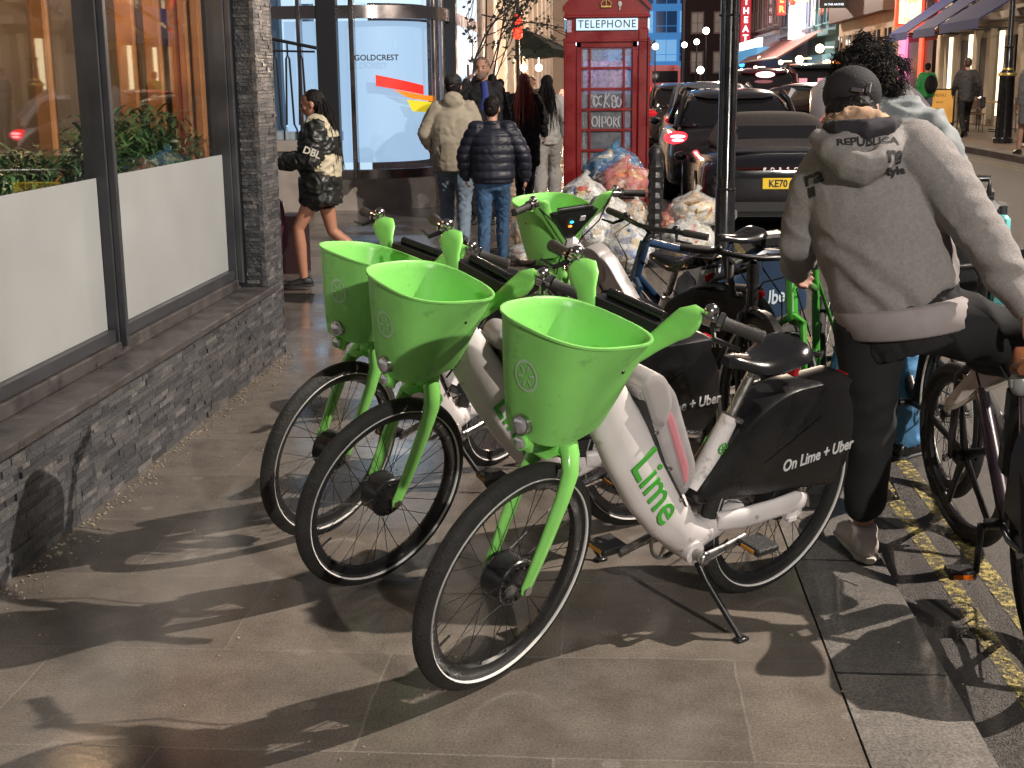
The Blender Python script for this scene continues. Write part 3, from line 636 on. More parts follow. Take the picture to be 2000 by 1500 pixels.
o = MB().box((9.5, 96, 4.0), (.3, 13, .55)).build('strip_light', mat('white_light', (1, 1, 1)), smooth=0); tag(o, 'sloping white strip light under the far blue canopy', 'light')
o = MB().box((9.7, 96, 3.3), (.8, 13, .8)).build('blue_canopy', mat('blue_lit', (.1, .3, .5), .5, emit=(.08, .26, .46), estr=.9), smooth=0); tag(o, 'blue lit canopy board below the strip light', 'canopy')
# G: theatre with red neon
facade('theatre', 'tall dark red theatre front far up the street', 114, 150, 22, mat('maroon_wall', (.16, .04, .06), .6), 5, 8, mat('red_lit_window', (.5, .1, .1), .5, emit=(.45, .05, .08), estr=.6), mat('maroon_trim', (.3, .1, .12), .6), gf=4)
redn = mat('red_neon', (.8, .05, .03), .4, emit=(1.0, .045, .03), estr=2.2)
whn = mat('white_neon', (1, .9, .9), .4, emit=(1.0, .72, .70), estr=2.5)
def vsign(name, lab, loc, w_, h_, body, size, bm_, tm_, d=.5):
    s = thing(name, lab, 'sign', loc)
    MB().box((0, 0, 0), (w_, d, h_), bev=.03).build('panel', bm_, s, smooth=0)
    n = len(body)
    for i, c_ in enumerate(body):
        if c_ != ' ': text('letter', c_, size, tm_, s, basis((0, -d / 2 - .02, h_ / 2 - h_ * (i + .6) / (n + .2)), (1, 0, 0), (0, -1, 0)), off=.02)
    MB().box((w_ * .5 + .4, 0, h_ * .3), (.9, .08, .08)).box((w_ * .5 + .4, 0, -h_ * .3), (.9, .08, .08)).build('bracket', dkp, s, smooth=0)
    return s
vsign('theatre_sign', 'tall vertical red theatre sign with white lit letters', (9.9, 104, 7.6), .75, 9.2, 'PALACE THEATRE', .62, mat('deep_red_panel', (.4, .02, .04), .4, emit=(.55, .01, .03), estr=.6), whn)
vsign('red_neon_sign', 'orange red neon vertical sign beside the theatre sign', (9.6, 80, 6.6), .48, 2.8, 'DINER', .5, mat('dark_red_panel', (.2, .02, .02), .4, emit=(.5, .02, .01), estr=.5), mat('orange_neon', (1, .2, .05), .4, emit=(1.0, .16, .04), estr=2.5))
o = thing('red_heart_sign', 'blurry glowing red blob sign right of the neon letters', 'sign', (10.0, 78, 6.1))
MB().ell((-.16, 0, .12), (.26, .12, .28)).ell((.16, 0, .12), (.26, .12, .28)).ell((0, 0, -.14), (.22, .11, .34)).build('glowing_heart', redn, o)
MB().box((.5, 0, .1), (.6, .05, .05)).build('bracket', dkp, o, smooth=0)
o = thing('blue_beacon_sign', 'small bright blue stacked lights under the theatre sign', 'sign', (9.7, 104, 2.6))
for k in range(3): MB().ell((0, -.1, -.3 + k * .45), (.22, .12, .17)).build('blue_lamp', mat('blue_neon', (.1, .3, 1), .4, emit=(.05, .30, 1.0), estr=3), o)
MB().box((0, .05, .1), (.6, .12, 1.6)).build('panel', dkp, o, smooth=0)
# end of the street
oh = thing('blue_office_block', 'wide office block at the end of the street with blue lit floors', 'building', (8, 175, 0))
MB().box((0, 5, 14), (30, 10, 28)).build('wall', mat('blue_lit_frame', (.1, .3, .6), .5, emit=(.055, .20, .46), estr=.8), oh, smooth=0)
random.seed(5)
for f in range(6):
    for k in range(9):
        x = -13.2 + k * 3.0; z = 1.9 + f * 3.5
        lit = random.random() < (.9 if f == 0 else .25)
        w_ = MB().box((x, -0.05, z), (2.6, .2, 2.6)).build('window', mat('office_window_lit', (.3, .5, .7), .4, emit=(.20, .46, .78), estr=.8) if lit else mat('office_window_dark', (.02, .05, .10), .2, emit=(.012, .035, .09), estr=.8), oh, smooth=0)
        MB().box((x, -.17, z), (.08, .06, 2.6)).box((x, -.171, z - .5), (2.6, .06, .08)).build('glazing_bar', mat('blue_lit_frame', (.1, .3, .6)), w_, smooth=0)
dk = thing('dark_brick_house', 'dark brick corner house with pale sash windows mid street', 'building', (8.6, 123, 0))
MB().box((0.2, 4, 9), (4.6, 8, 18)).build('wall', mat('sooty_brick', (.06, .045, .045), .7, var=.3), dk, smooth=0)
for z in (3.2, 6.6, 10.2):
    for x in (-1.1, .9):
        w_ = MB().box((x, -.05, z), (1.15, .2, 1.9)).build('window', mat('sash_white', (.42, .38, .38), .5), dk, smooth=0)
        MB().box((x, -.17, z), (.9, .06, 1.6)).build('pane', mat('dim_lit_pane', (.1, .08, .07), .3, emit=(.10, .075, .06), estr=.8), w_, smooth=0)
        MB().box((x, -.22, z), (.06, .04, 1.6)).box((x, -.221, z), (.9, .04, .06)).build('glazing_bar', mat('sash_white', (.42, .38, .38)), w_, smooth=0)
MB().cyl((-2.3, -.2, 0), (-2.3, -.2, 18), .12, n=8).build('drainpipe', mat('pale_pipe2', (.4, .38, .4), .5), dk)
lb = thing('left_stone_block', 'tall stone block far up the left side of the street', 'building', (-1.6, 95, 0))
MB().box((-3, 0, 9), (6, 60, 18)).build('wall', cream, lb, smooth=0)
# street lamps with globes, far
bulb = mat('globe_light', (1, .95, .85), .4, emit=(1.0, .92, .78), estr=9)
def far_lamp(lab, x, y, z, r=.16, gz=-0.05):
    t = thing('globe_street_lamp', lab, 'street lamp', (x, y, gz), group='lit globe lamps along the far street')
    MB().tube([(0, 0, 0), (0, 0, .8), (0, 0, .82), (0, 0, z - gz - .12)], [.1, .09, .05, .035], 8).build('post', dkp, t)
    MB().ell((0, 0, z - gz), (r, r, r)).build('globe', bulb, t)
def fx(px, py, Y):
    return None
for lab, x, y, z, r in (('globe lamp just right of the phone box', 2.65, 85, 3.7, .20), ('globe lamp left of the paired lamps before the dark house', 5.1, 98, 4.1, .20), ('second globe lamp before the dark house windows', 5.95, 98, 4.3, .20), ('highest and brightest globe lamp before the dark house', 6.6, 98, 5.05, .24), ('low globe lamp just over the car roofs', 4.6, 72, 2.15, .19)):
    far_lamp(lab, x, y, z, r)
for i, (px_x, y, z) in enumerate(((9.2, 76, 2.55), (9.4, 70, 2.6), (8.9, 84, 2.9), (9.5, 64, 3.0), (9.3, 90, 2.4), (9.6, 67.5, 2.2))):
    o = MB().ell((0, 0, 0), (.2 if i % 2 else .13,) * 3).box((.3, 0, .05), (.6, .04, .04)).build('wall_lamp', mat('warm_bulb', (1, .9, .7)), smooth=30); o.location = (px_x, y, z)
    tag(o, ['bright wall lamp beside the lit awning', 'wall lamp close to the teal pub door', 'small wall lamp below the strip light', 'brightest wall lamp on the teal pub', 'faint wall lamp at the far end of the awning', 'low wall lamp left of the orange canopy'][i], 'lamp', 'warm lamps along the right hand shops')
# ================================================================ PHONE BOX
red = mat('phone_box_red', (0.17, 0.009, 0.010), 0.32, var=0.18, vscale=5, rvar=.12, bump=.06, bscale=30, coat=.3)
pb = thing('phone_box', 'red telephone box with crown and graffiti behind its panes', 'phone box', (-0.055, 15.15, 0)); pb.scale = (.99, .99, 1.029)
W2 = .445
MB().box((0, 0, .05), (.92, .92, .1), bev=.01).build('plinth', mat('black_plinth', (.02, .02, .02), .5), pb, smooth=0)
b = MB()
for sx in (-1, 1):
    for sy in (-1, 1):
        b.box((sx * (W2 - .055), sy * (W2 - .055), 1.1), (.11, .11, 2.0), bev=.012)
b.box((0, 0, .17), (.86, .86, .14), bev=.01).box((0, 0, 2.095), (.87, .87, .25), bev=.01)
b.box((0, 0, 2.215), (.93, .93, .03), bev=.008).box((0, 0, 1.97), (.91, .91, .025), bev=.006)
for sx in (-1, 1): b.box((sx * (W2 + .004), -.44, 1.05), (.03, .05, 1.9), bev=.008)
b.build('frame', red, pb, smooth=0)
# domed roof with segmental pediments
def dome():
    b = MB(); rings = []
    n = 14
    for i in range(n + 1):
        x = -W2 - .01 + (2 * W2 + .02) * i / n; h = .26 * (1 - (x / (W2 + .01)) ** 2) + .06
        rings.append([(x, -W2 - .01, 2.23), (x, -W2 - .01, 2.23 + h), (x, W2 + .01, 2.23 + h), (x, W2 + .01, 2.23)])
    b.loft(rings); return b
dome().build('pediment', red, pb, smooth=30)
def arc_band(y):
    b = MB(); n = 14; rings = []
    for i in range(n + 1):
        x = -W2 - .03 + (2 * W2 + .06) * i / n; h = .26 * (1 - (x / (W2 + .03)) ** 2) + .065 + 2.23
        rings.append([(x, y - .03, h - .035), (x, y - .03, h + .02), (x, y + .03, h + .02), (x, y + .03, h - .035)])
    return b.loft(rings)
for y in (-W2 - .01, W2 + .01): arc_band(y).build('arch_moulding', red, pb, smooth=30)
MB().ell((0, 0, 2.5), (.36, .36, .13), 20, 8).build('roof', mat('sooty_red', (.10, .02, .02), .6, var=.4, vscale=6), pb)
# doors: stiles, glazing bars, panes on the four sides
pane = glass_mat('dirty_pane', 1.45, (.9, .95, 1), .45)
for k in range(4):
    M_ = Matrix.Rotation(k * PI / 2, 4, 'Z')
    d = MB()
    for sx in (-1, 1): d.box((sx * .30, -W2 + .04, 1.1), (.055, .05, 1.72), bev=.006)
    d.box((0, -W2 + .04, 1.935), (.655, .05, .065), bev=.006).box((0, -W2 + .04, .33), (.655, .05, .2), bev=.006)
    for sx in (-1, 1): d.box((sx * .185, -W2 + .04, 1.15), (.024, .035, 1.52), bev=.004)
    for i in range(1, 7): d.box((0, -W2 + .04, .43 + i * 1.475 / 7), (.55, .04, .028), bev=.004)
    d.xform(M_).build('door' if k == 0 else 'glazed_side', red, pb, smooth=0)
    MB().box((0, -W2 + .045, 1.165), (.56, .008, 1.5)).xform(M_).build('glass_pane', pane, pb, smooth=0)
MB().box((0, -W2 + .0, 2.135), (.66, .03, .115)).build('sign_panel', mat('opal_sign', (.55, .7, .8), .4, emit=(.22, .42, .60), estr=.7), pb, smooth=0)
tm = mat('black_lettering', (.02, .02, .02))
text('sign_writing', 'TELEPHONE', .112, tm, pb, basis((0, -W2 - .018, 2.135), (1, 0, 0), (0, -1, 0)), spacing=1.15, sx=.92)
MB().box((0, W2 + .0, 2.135), (.66, .03, .115)).build('sign_panel', mat('opal_sign', (.55, .7, .8)), pb, smooth=0)
for sgn in (1, -1): MB().box((sgn * (W2), 0, 2.135), (.03, .66, .115)).build('sign_panel', mat('opal_sign', (.55, .7, .8)), pb, smooth=0)
for sgn in (-1, 1): text('sign_writing', 'TELEPHONE', .112, tm, pb, basis((sgn * (W2 + .018), 0, 2.135), (0, sgn, 0), (sgn, 0, 0)), spacing=1.15, sx=.92)
gold = mat('gilt', (.62, .45, .15), .35, .8)
cr_ = MB().tube([(-.055, 0, 0), (.055, 0, 0)], (.012, .008), 8)
for x in (-.05, 0, .05): cr_.tube([(x * .9, 0, .0), (x * 1.15, -.004, .035), (x * .5, -.006, .062), (0, -.006, .07)], .006, 6)
cr_.ell((0, -.004, .082), (.009, .009, .012), 8, 6).box((0, -.005, .1), (.006, .004, .022)).box((0, -.005, .102), (.018, .004, .006))
cr_.xform(Matrix.Translation((-.01, -W2 - .025, 2.31))).build('crown', gold, pb)
MB().ell((.135, -W2 - .022, 2.335), (.022, .006, .03), 8, 6).box((.135, -W2 - .022, 2.30), (.012, .006, .05)).build('pasted_sticker', mat('pale_sticker', (.4, .4, .4), .6), pb)
MB().box((-.405, -W2 - .002, 2.12), (.05, .006, .12)).build('sticker', mat('tagged_sticker', (.35, .3, .4), .6, var=.6, vscale=80), pb, smooth=0)
# graffiti tags, posters, telephone inside
spray = mat('white_spray', (.34, .34, .38), .6)
def scrawl(pts, r=.008):
    b = MB()
    for p in pts: b.tube([(x, -W2 + .034, z) for x, z in p], (r, .002), 6)
    return b
def loop(cx, cz, rx, rz, a0=0, a1=360, n=12): return [(cx + rx * math.cos(R(a0 + (a1 - a0) * i / n)), cz + rz * math.sin(R(a0 + (a1 - a0) * i / n))) for i in range(n + 1)]
scrawl([loop(-.12, 1.36, .028, .05), loop(-.065, 1.365, .026, .045, 60, 300), [(-.01, 1.44), (-.03, 1.29)], [(.03, 1.44), (-.02, 1.36), (.03, 1.30)], loop(.075, 1.385, .02, .03), loop(.08, 1.325, .024, .034), loop(.13, 1.35, .025, .05, 90, 400)]).build('graffiti_tag', spray, pb)
scrawl([loop(-.13, 1.15, .03, .05), [(-.08, 1.21), (-.08, 1.09)], [(-.05, 1.09), (-.05, 1.2), (-.01, 1.2), (-.01, 1.14), (-.05, 1.14)], loop(.03, 1.15, .024, .045), [(.075, 1.09), (.075, 1.2), (.11, 1.18), (.08, 1.14), (.12, 1.09)], loop(.145, 1.15, .02, .05, 90, 270)]).build('graffiti_tag', spray, pb)
MB().box((-.145, -W2 + .06, 1.36), (.07, .004, .14)).build('poster', mat('poster_paper', (.5, .48, .42), .7, var=.5, vscale=60), pb, smooth=0)
MB().box((-.02, W2 - .09, 1.6), (.5, .01, .36)).build('back_poster', mat('pink_poster', (.42, .22, .26), .6, var=.7, vscale=26, emit=(.20, .13, .2), estr=.15), pb, smooth=0)
MB().box((.0, W2 - .12, 1.1), (.42, .12, .7), bev=.02).box((.1, W2 - .2, 1.15), (.12, .08, .25), bev=.02).build('telephone', mat('phone_black', (.02, .02, .022), .35), pb, smooth=0)
MB().tube([(.1, W2 - .26, 1.28), (.1, W2 - .29, 1.15), (.1, W2 - .26, 1.04)], [.03, .018, .03], 8).build('handset', mat('phone_black', (.02, .02, .022)), pb)
MB().box((0, 0, 1.955), (.7, .7, .02)).build('ceiling_light', mat('cool_ceiling', (.8, .85, 1), .5, emit=(.55, .65, .95), estr=5), pb, smooth=0)

# ================================================================ BOLLARD, LAMP POSTS
blk = mat('glossy_black_paint', (.012, .012, .014), .22, var=.3, vscale=8, rvar=.1, coat=.5)
bo = thing('bollard', 'black fluted iron bollard between the rubbish bags and the road', 'bollard', (.385, 11.86, 0))
b = MB(); rings = []
prof = [(0, .095), (.04, .095), (.06, .078), (.16, .078), (.18, .066)] + [(.20 + i * .045, .068 if i % 2 else .055) for i in range(17)] + [(.98, .07), (1.0, .066), (1.03, .055), (1.055, .03), (1.06, .001)]
for z, r in prof: rings.append([(r * math.cos(2 * PI * j / 20) * (1 + (.06 if j % 2 else -.03) * (.2 < z < .97)), r * math.sin(2 * PI * j / 20) * (1 + (.06 if j % 2 else -.03) * (.2 < z < .97)), z) for j in range(20)])
b.loft(rings).build('shaft', mat('scuffed_black_iron', (.016, .016, .018), .4, bump=.3, bscale=40, dirt=((.3, .3, .3), 30, .25)), bo, smooth=30)
lp_ = thing('lamp_post', 'tall glossy black lamp post with bicycles locked around it', 'lamp post', (.735, 8.75, 0))
MB().tube([(0, 0, 0), (0, 0, .9), (0, 0, .92), (0, 0, 5.6)], [.064, .064, .058, .058], 24).build('post', blk, lp_, smooth=50)
MB().tube([(.030, -.064, 1.0), (.030, -.064, 5.2)], .016, 10).tube([(-.038, -.060, 1.0), (-.038, -.060, 5.2)], .010, 10).build('cable_conduit', blk, lp_)
MB().torus((0, 0, .92), .060, .008, 24, 8, 'z').torus((0, 0, 2.0), .062, .008, 24, 6, 'z').build('collar', blk, lp_)
MB().box((0, -.0, 2.37), (.30, .22, .26), bev=.03).tube([(-.05, 0, 2.28), (-.25, -.05, 2.30)], .02).build('sign_fixture', mat('dark_fixture', (.02, .02, .022), .3), lp_, smooth=0)
rp = thing('ornate_lamp_post', 'black lamp post with wide fluted base and gilt collar on the right pavement', 'lamp post', (8.15, 29.0, .27))
MB().tube([(0, 0, 0), (0, 0, .1), (0, 0, .12), (0, 0, 1.34), (0, 0, 1.42), (0, 0, 1.5)], [.20, .20, .175, .16, .18, .1], 12).build('base', blk, rp, smooth=30)
MB().tube([(0, 0, 1.37), (0, 0, 1.40), (0, 0, 1.43)], [.182, .19, .182], 16).tube([(0, 0, 1.49), (0, 0, 1.53)], [.115, .11], 16).build('gilt_collar', gold, rp, smooth=30)
MB().tube([(0, 0, 1.5), (0, 0, 1.9), (0, 0, 2.0), (0, 0, 7)], [.10, .085, .06, .055], 14).torus((0, 0, 1.95), .075, .03, 20, 8, 'z').build('post', blk, rp, smooth=40)
MB().box((-.15, -.16, 3.35), (.36, .05, .26), bev=.01).build('sticker_plate', mat('yellow_green_plate', (.45, .5, .25), .5), rp, smooth=0)
MB().ell((0, 0, 7.1), (.3, .3, .35)).build('lantern', mat('globe_light', (1, .95, .85)), rp)
# the two lamps that light the bikes, out of the picture on the other side and behind
for (x, y, z, gz), lab in (((7.3, 6.15, 7.5, .27), 'tall street lamp on the far kerb level with the bicycles'), ((4.6, -5.75, 4.9, .05), 'street lamp in the road behind the viewer')):
    t = thing('street_lamp', lab, 'street lamp', (x, y, gz))
    MB().tube([(0.3, 0, 0), (.3, 0, 1), (.3, 0, z - gz + .1)], [.1, .08, .05], 12).tube([(.3, 0, z - gz + .1), (-.3, 0, z - gz + .2)], .03).build('post', blk, t)
    MB().ell((-.35, 0, z - gz + .16), (.24, .16, .08)).build('lantern', blk, t)
# the small parking plate whose shadow falls on the white window panel
sb = thing('parking_sign', 'small rectangular parking plate on a post behind the viewer', 'sign', (1.14, -.5, 0), R(-56))
MB().box((0, 0, 2.72), (.26, .012, .20), bev=.004).build('plate', mat('sign_grey', (.4, .4, .42), .5), sb, smooth=0)
MB().cyl((-.02, .03, 0), (-.02, .03, 2.84), .028).build('post', blk, sb)

# ================================================================ CAFE UMBRELLA, RED LANTERN, CLIMBER
um = thing('cafe_umbrella', 'big dark green cafe umbrella with lit bulbs beneath it', 'umbrella', (-2.5, 38, 0))
gc = mat('dark_green_canvas', (.007, .016, .012), .7)
rings = []
for z, r in ((3.05, .02), (2.95, .35), (2.62, 1.1), (2.5, 1.28), (2.30, 1.28)):
    rings.append([(r * math.cos(2 * PI * j / 16), r * math.sin(2 * PI * j / 16), z - (.05 if j % 2 else 0)) for j in range(16)])
MB().loft(rings, cap=False).build('canopy', gc, um, smooth=20)
MB().cyl((0, 0, 0), (0, 0, 3.1), .035).ell((0, 0, 3.12), (.06, .06, .08)).build('pole', dkp, um)
for x, y in ((-.45, -.5), (.1, -.6), (.5, -.4)): MB().ell((x, y, 2.0), (.10, .10, .10)).cyl((x, y, 2.1), (x, y, 2.4), .01).build('bulb', mat('warm_bulb', (1, .9, .7)), um)
rl_ = thing('red_lantern', 'glowing red upright lantern sign on a thin dark pole', 'sign', (-1.98, 29, 0))
MB().cyl((0, 0, 0), (0, 0, 3.35), .035).build('pole', dkp, rl_)
MB().tube([(0, -.06, 2.5), (0, -.06, 2.54), (0, -.06, 2.96), (0, -.06, 3.0)], [(.05, .04), (.1, .09), (.1, .09), (.05, .04)], 16, side=(1, 0, 0)).build('lantern', mat('red_lantern_glow', (.8, .05, .02), .4, emit=(1.0, .05, .02), estr=2.2), rl_)
MB().torus((0, -.155, 2.75), .04, .008, 14, 5, 'y').build('motif', mat('dark_red_motif', (.35, .01, .01), .5), rl_)
cl = thing('bare_climber', 'thin bare tree with sparse small leaves in front of the brick and stone walls', 'tree', (-2.0, 20.6, 0))
random.seed(21)
tw = MB(); lf = MB()
def grow(p, d, L_, r, dep):
    pts = [p]; 
    for k in range(5):
        d = (d + Vector((random.gauss(0, .16), random.gauss(0, .12), random.gauss(0.0, .12)))).normalized(); p = p + d * L_ / 5; pts.append(p)
        if dep > 0 and random.random() < (.75 if dep > 1 else .6): grow(p, (d + Vector((random.gauss(0.25, .6), random.gauss(0, .4), random.gauss(.1, .4)))).normalized(), L_ * random.uniform(.45, .75), r * .6, dep - 1)
        if dep <= 2 and random.random() < .45:
            for _ in range(random.choice((1, 2, 3))):
                q = p + Vector((random.gauss(0, .05),) * 3); s = random.uniform(.02, .045); a = random.uniform(0, 6.28)
                u = Vector((math.cos(a), math.sin(a) * .6, math.sin(a))) * s; w = Vector((-math.sin(a), .5, math.cos(a))) * s * .6
                lf.add([q - u, q + w, q + u, q - w], [[0, 1, 2, 3]])
    tw.tube(pts, [r * (1 - .1 * k) for k in range(len(pts))], 5)
for sx in (-.15, 0, .12): grow(Vector((sx, 0, 1.1)), Vector((.08 + sx, 0, 1)).normalized(), 2.2, .018, 3)
grow(Vector((.05, 0, 1.6)), Vector((.5, 0, .8)).normalized(), 1.7, .013, 3)
grow(Vector((.05, 0, 2.6)), Vector((.8, 0, -.1)).normalized(), 1.6, .012, 3)
tw.tube([(0, 0, 0), (-.02, 0, .6), (0, 0, 1.2)], [.045, .035, .028], 8).build('trunk', mat('dark_bark', (.035, .025, .02), .8), cl)
lf.build('crown', mat('olive_leaf', (.05, .05, .03), .6), cl, smooth=0)

# ================================================================ RUBBISH BAGS
def bag_material(name, tint, alpha):
    m = bpy.data.materials.new(name); m.use_nodes = True; nt = m.node_tree; b = nt.nodes['Principled BSDF']
    b.inputs['Base Color'].default_value = (*tint, 1); b.inputs['Roughness'].default_value = .12
    tc = nt.nodes.new('ShaderNodeTexCoord'); n = nt.nodes.new('ShaderNodeTexNoise'); n.inputs['Scale'].default_value = 9; n.inputs['Detail'].default_value = 6; n.inputs['Distortion'].default_value = 1.5
    nt.links.new(tc.outputs['Object'], n.inputs['Vector'])
    r = nt.nodes.new('ShaderNodeMapRange'); r.inputs[1].default_value = .4; r.inputs[2].default_value = .65; r.inputs[3].default_value = alpha * .45; r.inputs[4].default_value = min(1, alpha * 1.5)
    nt.links.new(n.outputs[0], r.inputs[0]); nt.links.new(r.outputs[0], b.inputs['Alpha'])
    v = nt.nodes.new('ShaderNodeTexNoise'); v.inputs['Scale'].default_value = 22; v.inputs['Detail'].default_value = 4; v.inputs['Distortion'].default_value = 2.5
    nt.links.new(tc.outputs['Object'], v.inputs['Vector'])
    bp = nt.nodes.new('ShaderNodeBump'); bp.inputs['Strength'].default_value = .8; bp.inputs['Distance'].default_value = .03
    nt.links.new(v.outputs[0], bp.inputs['Height']); nt.links.new(bp.outputs[0], b.inputs['Normal'])
    return m
def rubbish_mat(name, cols_, sc=15):
    m = bpy.data.materials.new(name); m.use_nodes = True; nt = m.node_tree; b = nt.nodes['Principled BSDF']; b.inputs['Roughness'].default_value = .45
    tc = nt.nodes.new('ShaderNodeTexCoord'); v = nt.nodes.new('ShaderNodeTexVoronoi'); v.inputs['Scale'].default_value = sc
    nz = nt.nodes.new('ShaderNodeTexNoise'); nz.inputs['Scale'].default_value = 7; nt.links.new(tc.outputs['Object'], nz.inputs['Vector'])
    mxv = nt.nodes.new('ShaderNodeVectorMath'); mxv.operation = 'MULTIPLY_ADD'; mxv.inputs[1].default_value = (.2, .2, .2)
    nt.links.new(nz.outputs[1], mxv.inputs[0]); nt.links.new(tc.outputs['Object'], mxv.inputs[2]); nt.links.new(mxv.outputs[0], v.inputs['Vector'])
    sp = nt.nodes.new('ShaderNodeSeparateColor'); nt.links.new(v.outputs['Color'], sp.inputs[0])
    r = nt.nodes.new('ShaderNodeValToRGB'); r.color_ramp.interpolation = 'CONSTANT'
    while len(r.color_ramp.elements) < len(cols_): r.color_ramp.elements.new(.5)
    for i, c_ in enumerate(cols_): r.color_ramp.elements[i].position = i / len(cols_); r.color_ramp.elements[i].color = (*c_, 1)
    nt.links.new(sp.outputs[0], r.inputs[0]); nt.links.new(r.outputs[0], b.inputs['Base Color'])
    return m
clear = bag_material('clear_plastic', (.74, .77, .77), .52); redbag = bag_material('red_plastic', (.62, .20, .23), .55); bluebag = bag_material('blue_plastic', (.10, .26, .46), .6)
junk = [rubbish_mat('mixed_rubbish', [(.6, .58, .52), (.78, .77, .74), (.42, .38, .3), (.7, .68, .62), (.14, .2, .36), (.66, .55, .3), (.5, .12, .08), (.8, .8, .78)]),
        rubbish_mat('card_rubbish', [(.4, .25, .12), (.6, .42, .22), (.7, .66, .58), (.25, .15, .08), (.55, .2, .08), (.7, .55, .3)]),
        rubbish_mat('blue_rubbish', [(.1, .14, .3), (.65, .66, .66), (.2, .26, .45), (.5, .5, .48), (.08, .1, .2), (.6, .45, .2)])]
def bag(lab, x, y, rx, rz, shell, jm, seed, z=0, tie=True, grp='rubbish bags heaped by the phone box', ry=None, rot=0):
    t = thing('rubbish_bag', lab, 'rubbish bag', (x, y, z), rot, grp)
    ry = ry or rx
    def lumpy(s, amp, zz):
        bm = bmesh.new(); bmesh.ops.create_icosphere(bm, subdivisions=4, radius=1)
        for v in bm.verts:
            p = v.co.copy(); o_ = Vector((seed * 3.7, seed, zz))
            f = 1 + amp * noise.noise(p * 1.8 + o_) + amp * .6 * (1 - 2 * abs(noise.noise(p * 4.5 + o_))) + amp * .25 * noise.noise(p * 11 + o_)
            q = Vector((p.x * rx * f * s, p.y * ry * f * s, p.z * rz * f * s + rz))
            if p.z > .75 and tie:
                k = (p.z - .75) / .25; q.x *= 1 - .55 * k; q.y *= 1 - .55 * k; q.z += rz * .22 * k * k
            q.z = max(q.z, .012 + (1 - s) * .02); v.co = q
        me = bpy.data.meshes.new('bag'); bm.to_mesh(me); bm.free(); return me
    link('plastic', lumpy(1, .16, 0), shell, t, smooth=180)
    link('contents', lumpy(.90, .22, 9), jm, t, smooth=40)
    if tie:
        MB().tube([(0, 0, rz * 2.08), (.01, 0, rz * 2.16 + .01), (.03, .02, rz * 2.16 + .045)], [.035, .016, .035], 8).build('knot', shell, t)
    return t
bag('large round clear rubbish bag with blue waste at the foot of the bollard', .13, 11.5, .22, .20, clear, junk[2], 1)
bag('clear bag of mixed waste left of the one with blue waste', -.20, 11.75, .20, .20, clear, junk[0], 2)
bag('clear bag with orange and blue scraps just behind the green basket', -.16, 11.5, .15, .16, clear, junk[0], 3, z=.18)
bag('bag stacked in the middle of the heap beside the bollard', -.0, 11.95, .19, .16, clear, junk[0], 4, z=.27)
bag('small clear bag leaning on the bollard top half', .22, 11.9, .11, .14, clear, junk[1], 5, z=.30)
bag('pale bag behind the handlebar at the left of the heap', -.25, 12.5, .21, .18, clear, junk[0], 6, z=.36)
bag('pale bag underneath the left of the heap', -.16, 12.5, .26, .20, clear, junk[0], 16, z=.0)
bag('big translucent red bag on top of the heap', .13, 12.85, .26, .19, redbag, junk[1], 7, z=.46)
bag('bright blue bag peeking over the red bag', .02, 13.25, .27, .20, bluebag, junk[2], 8, z=.55)
bag('clear bag beneath the big red bag', .14, 12.9, .28, .25, clear, junk[0], 17, z=.0)
bag('clear bag with orange card on the road side of the bollard, upper of two', .78, 12.5, .23, .15, clear, junk[1], 9, z=.28)
bag('pale clear bag on the road side of the bollard, lower of two', .72, 12.3, .24, .19, clear, junk[0], 10, z=-.02)
bag('small red bag lying beyond the bollard by the kerb', .6, 14.2, .18, .13, redbag, junk[1], 11)
bag('flat clear bag on the paving left of the green basket', -.72, 12.0, .22, .09, clear, junk[0], 12, tie=False)
bag('clear bag standing behind the flat one beside the walking woman', -.76, 12.6, .16, .20, clear, junk[1], 13)
bag('limp pale bag by the walking woman\'s shoes', -.52, 11.9, .16, .10, clear, junk[2], 14)

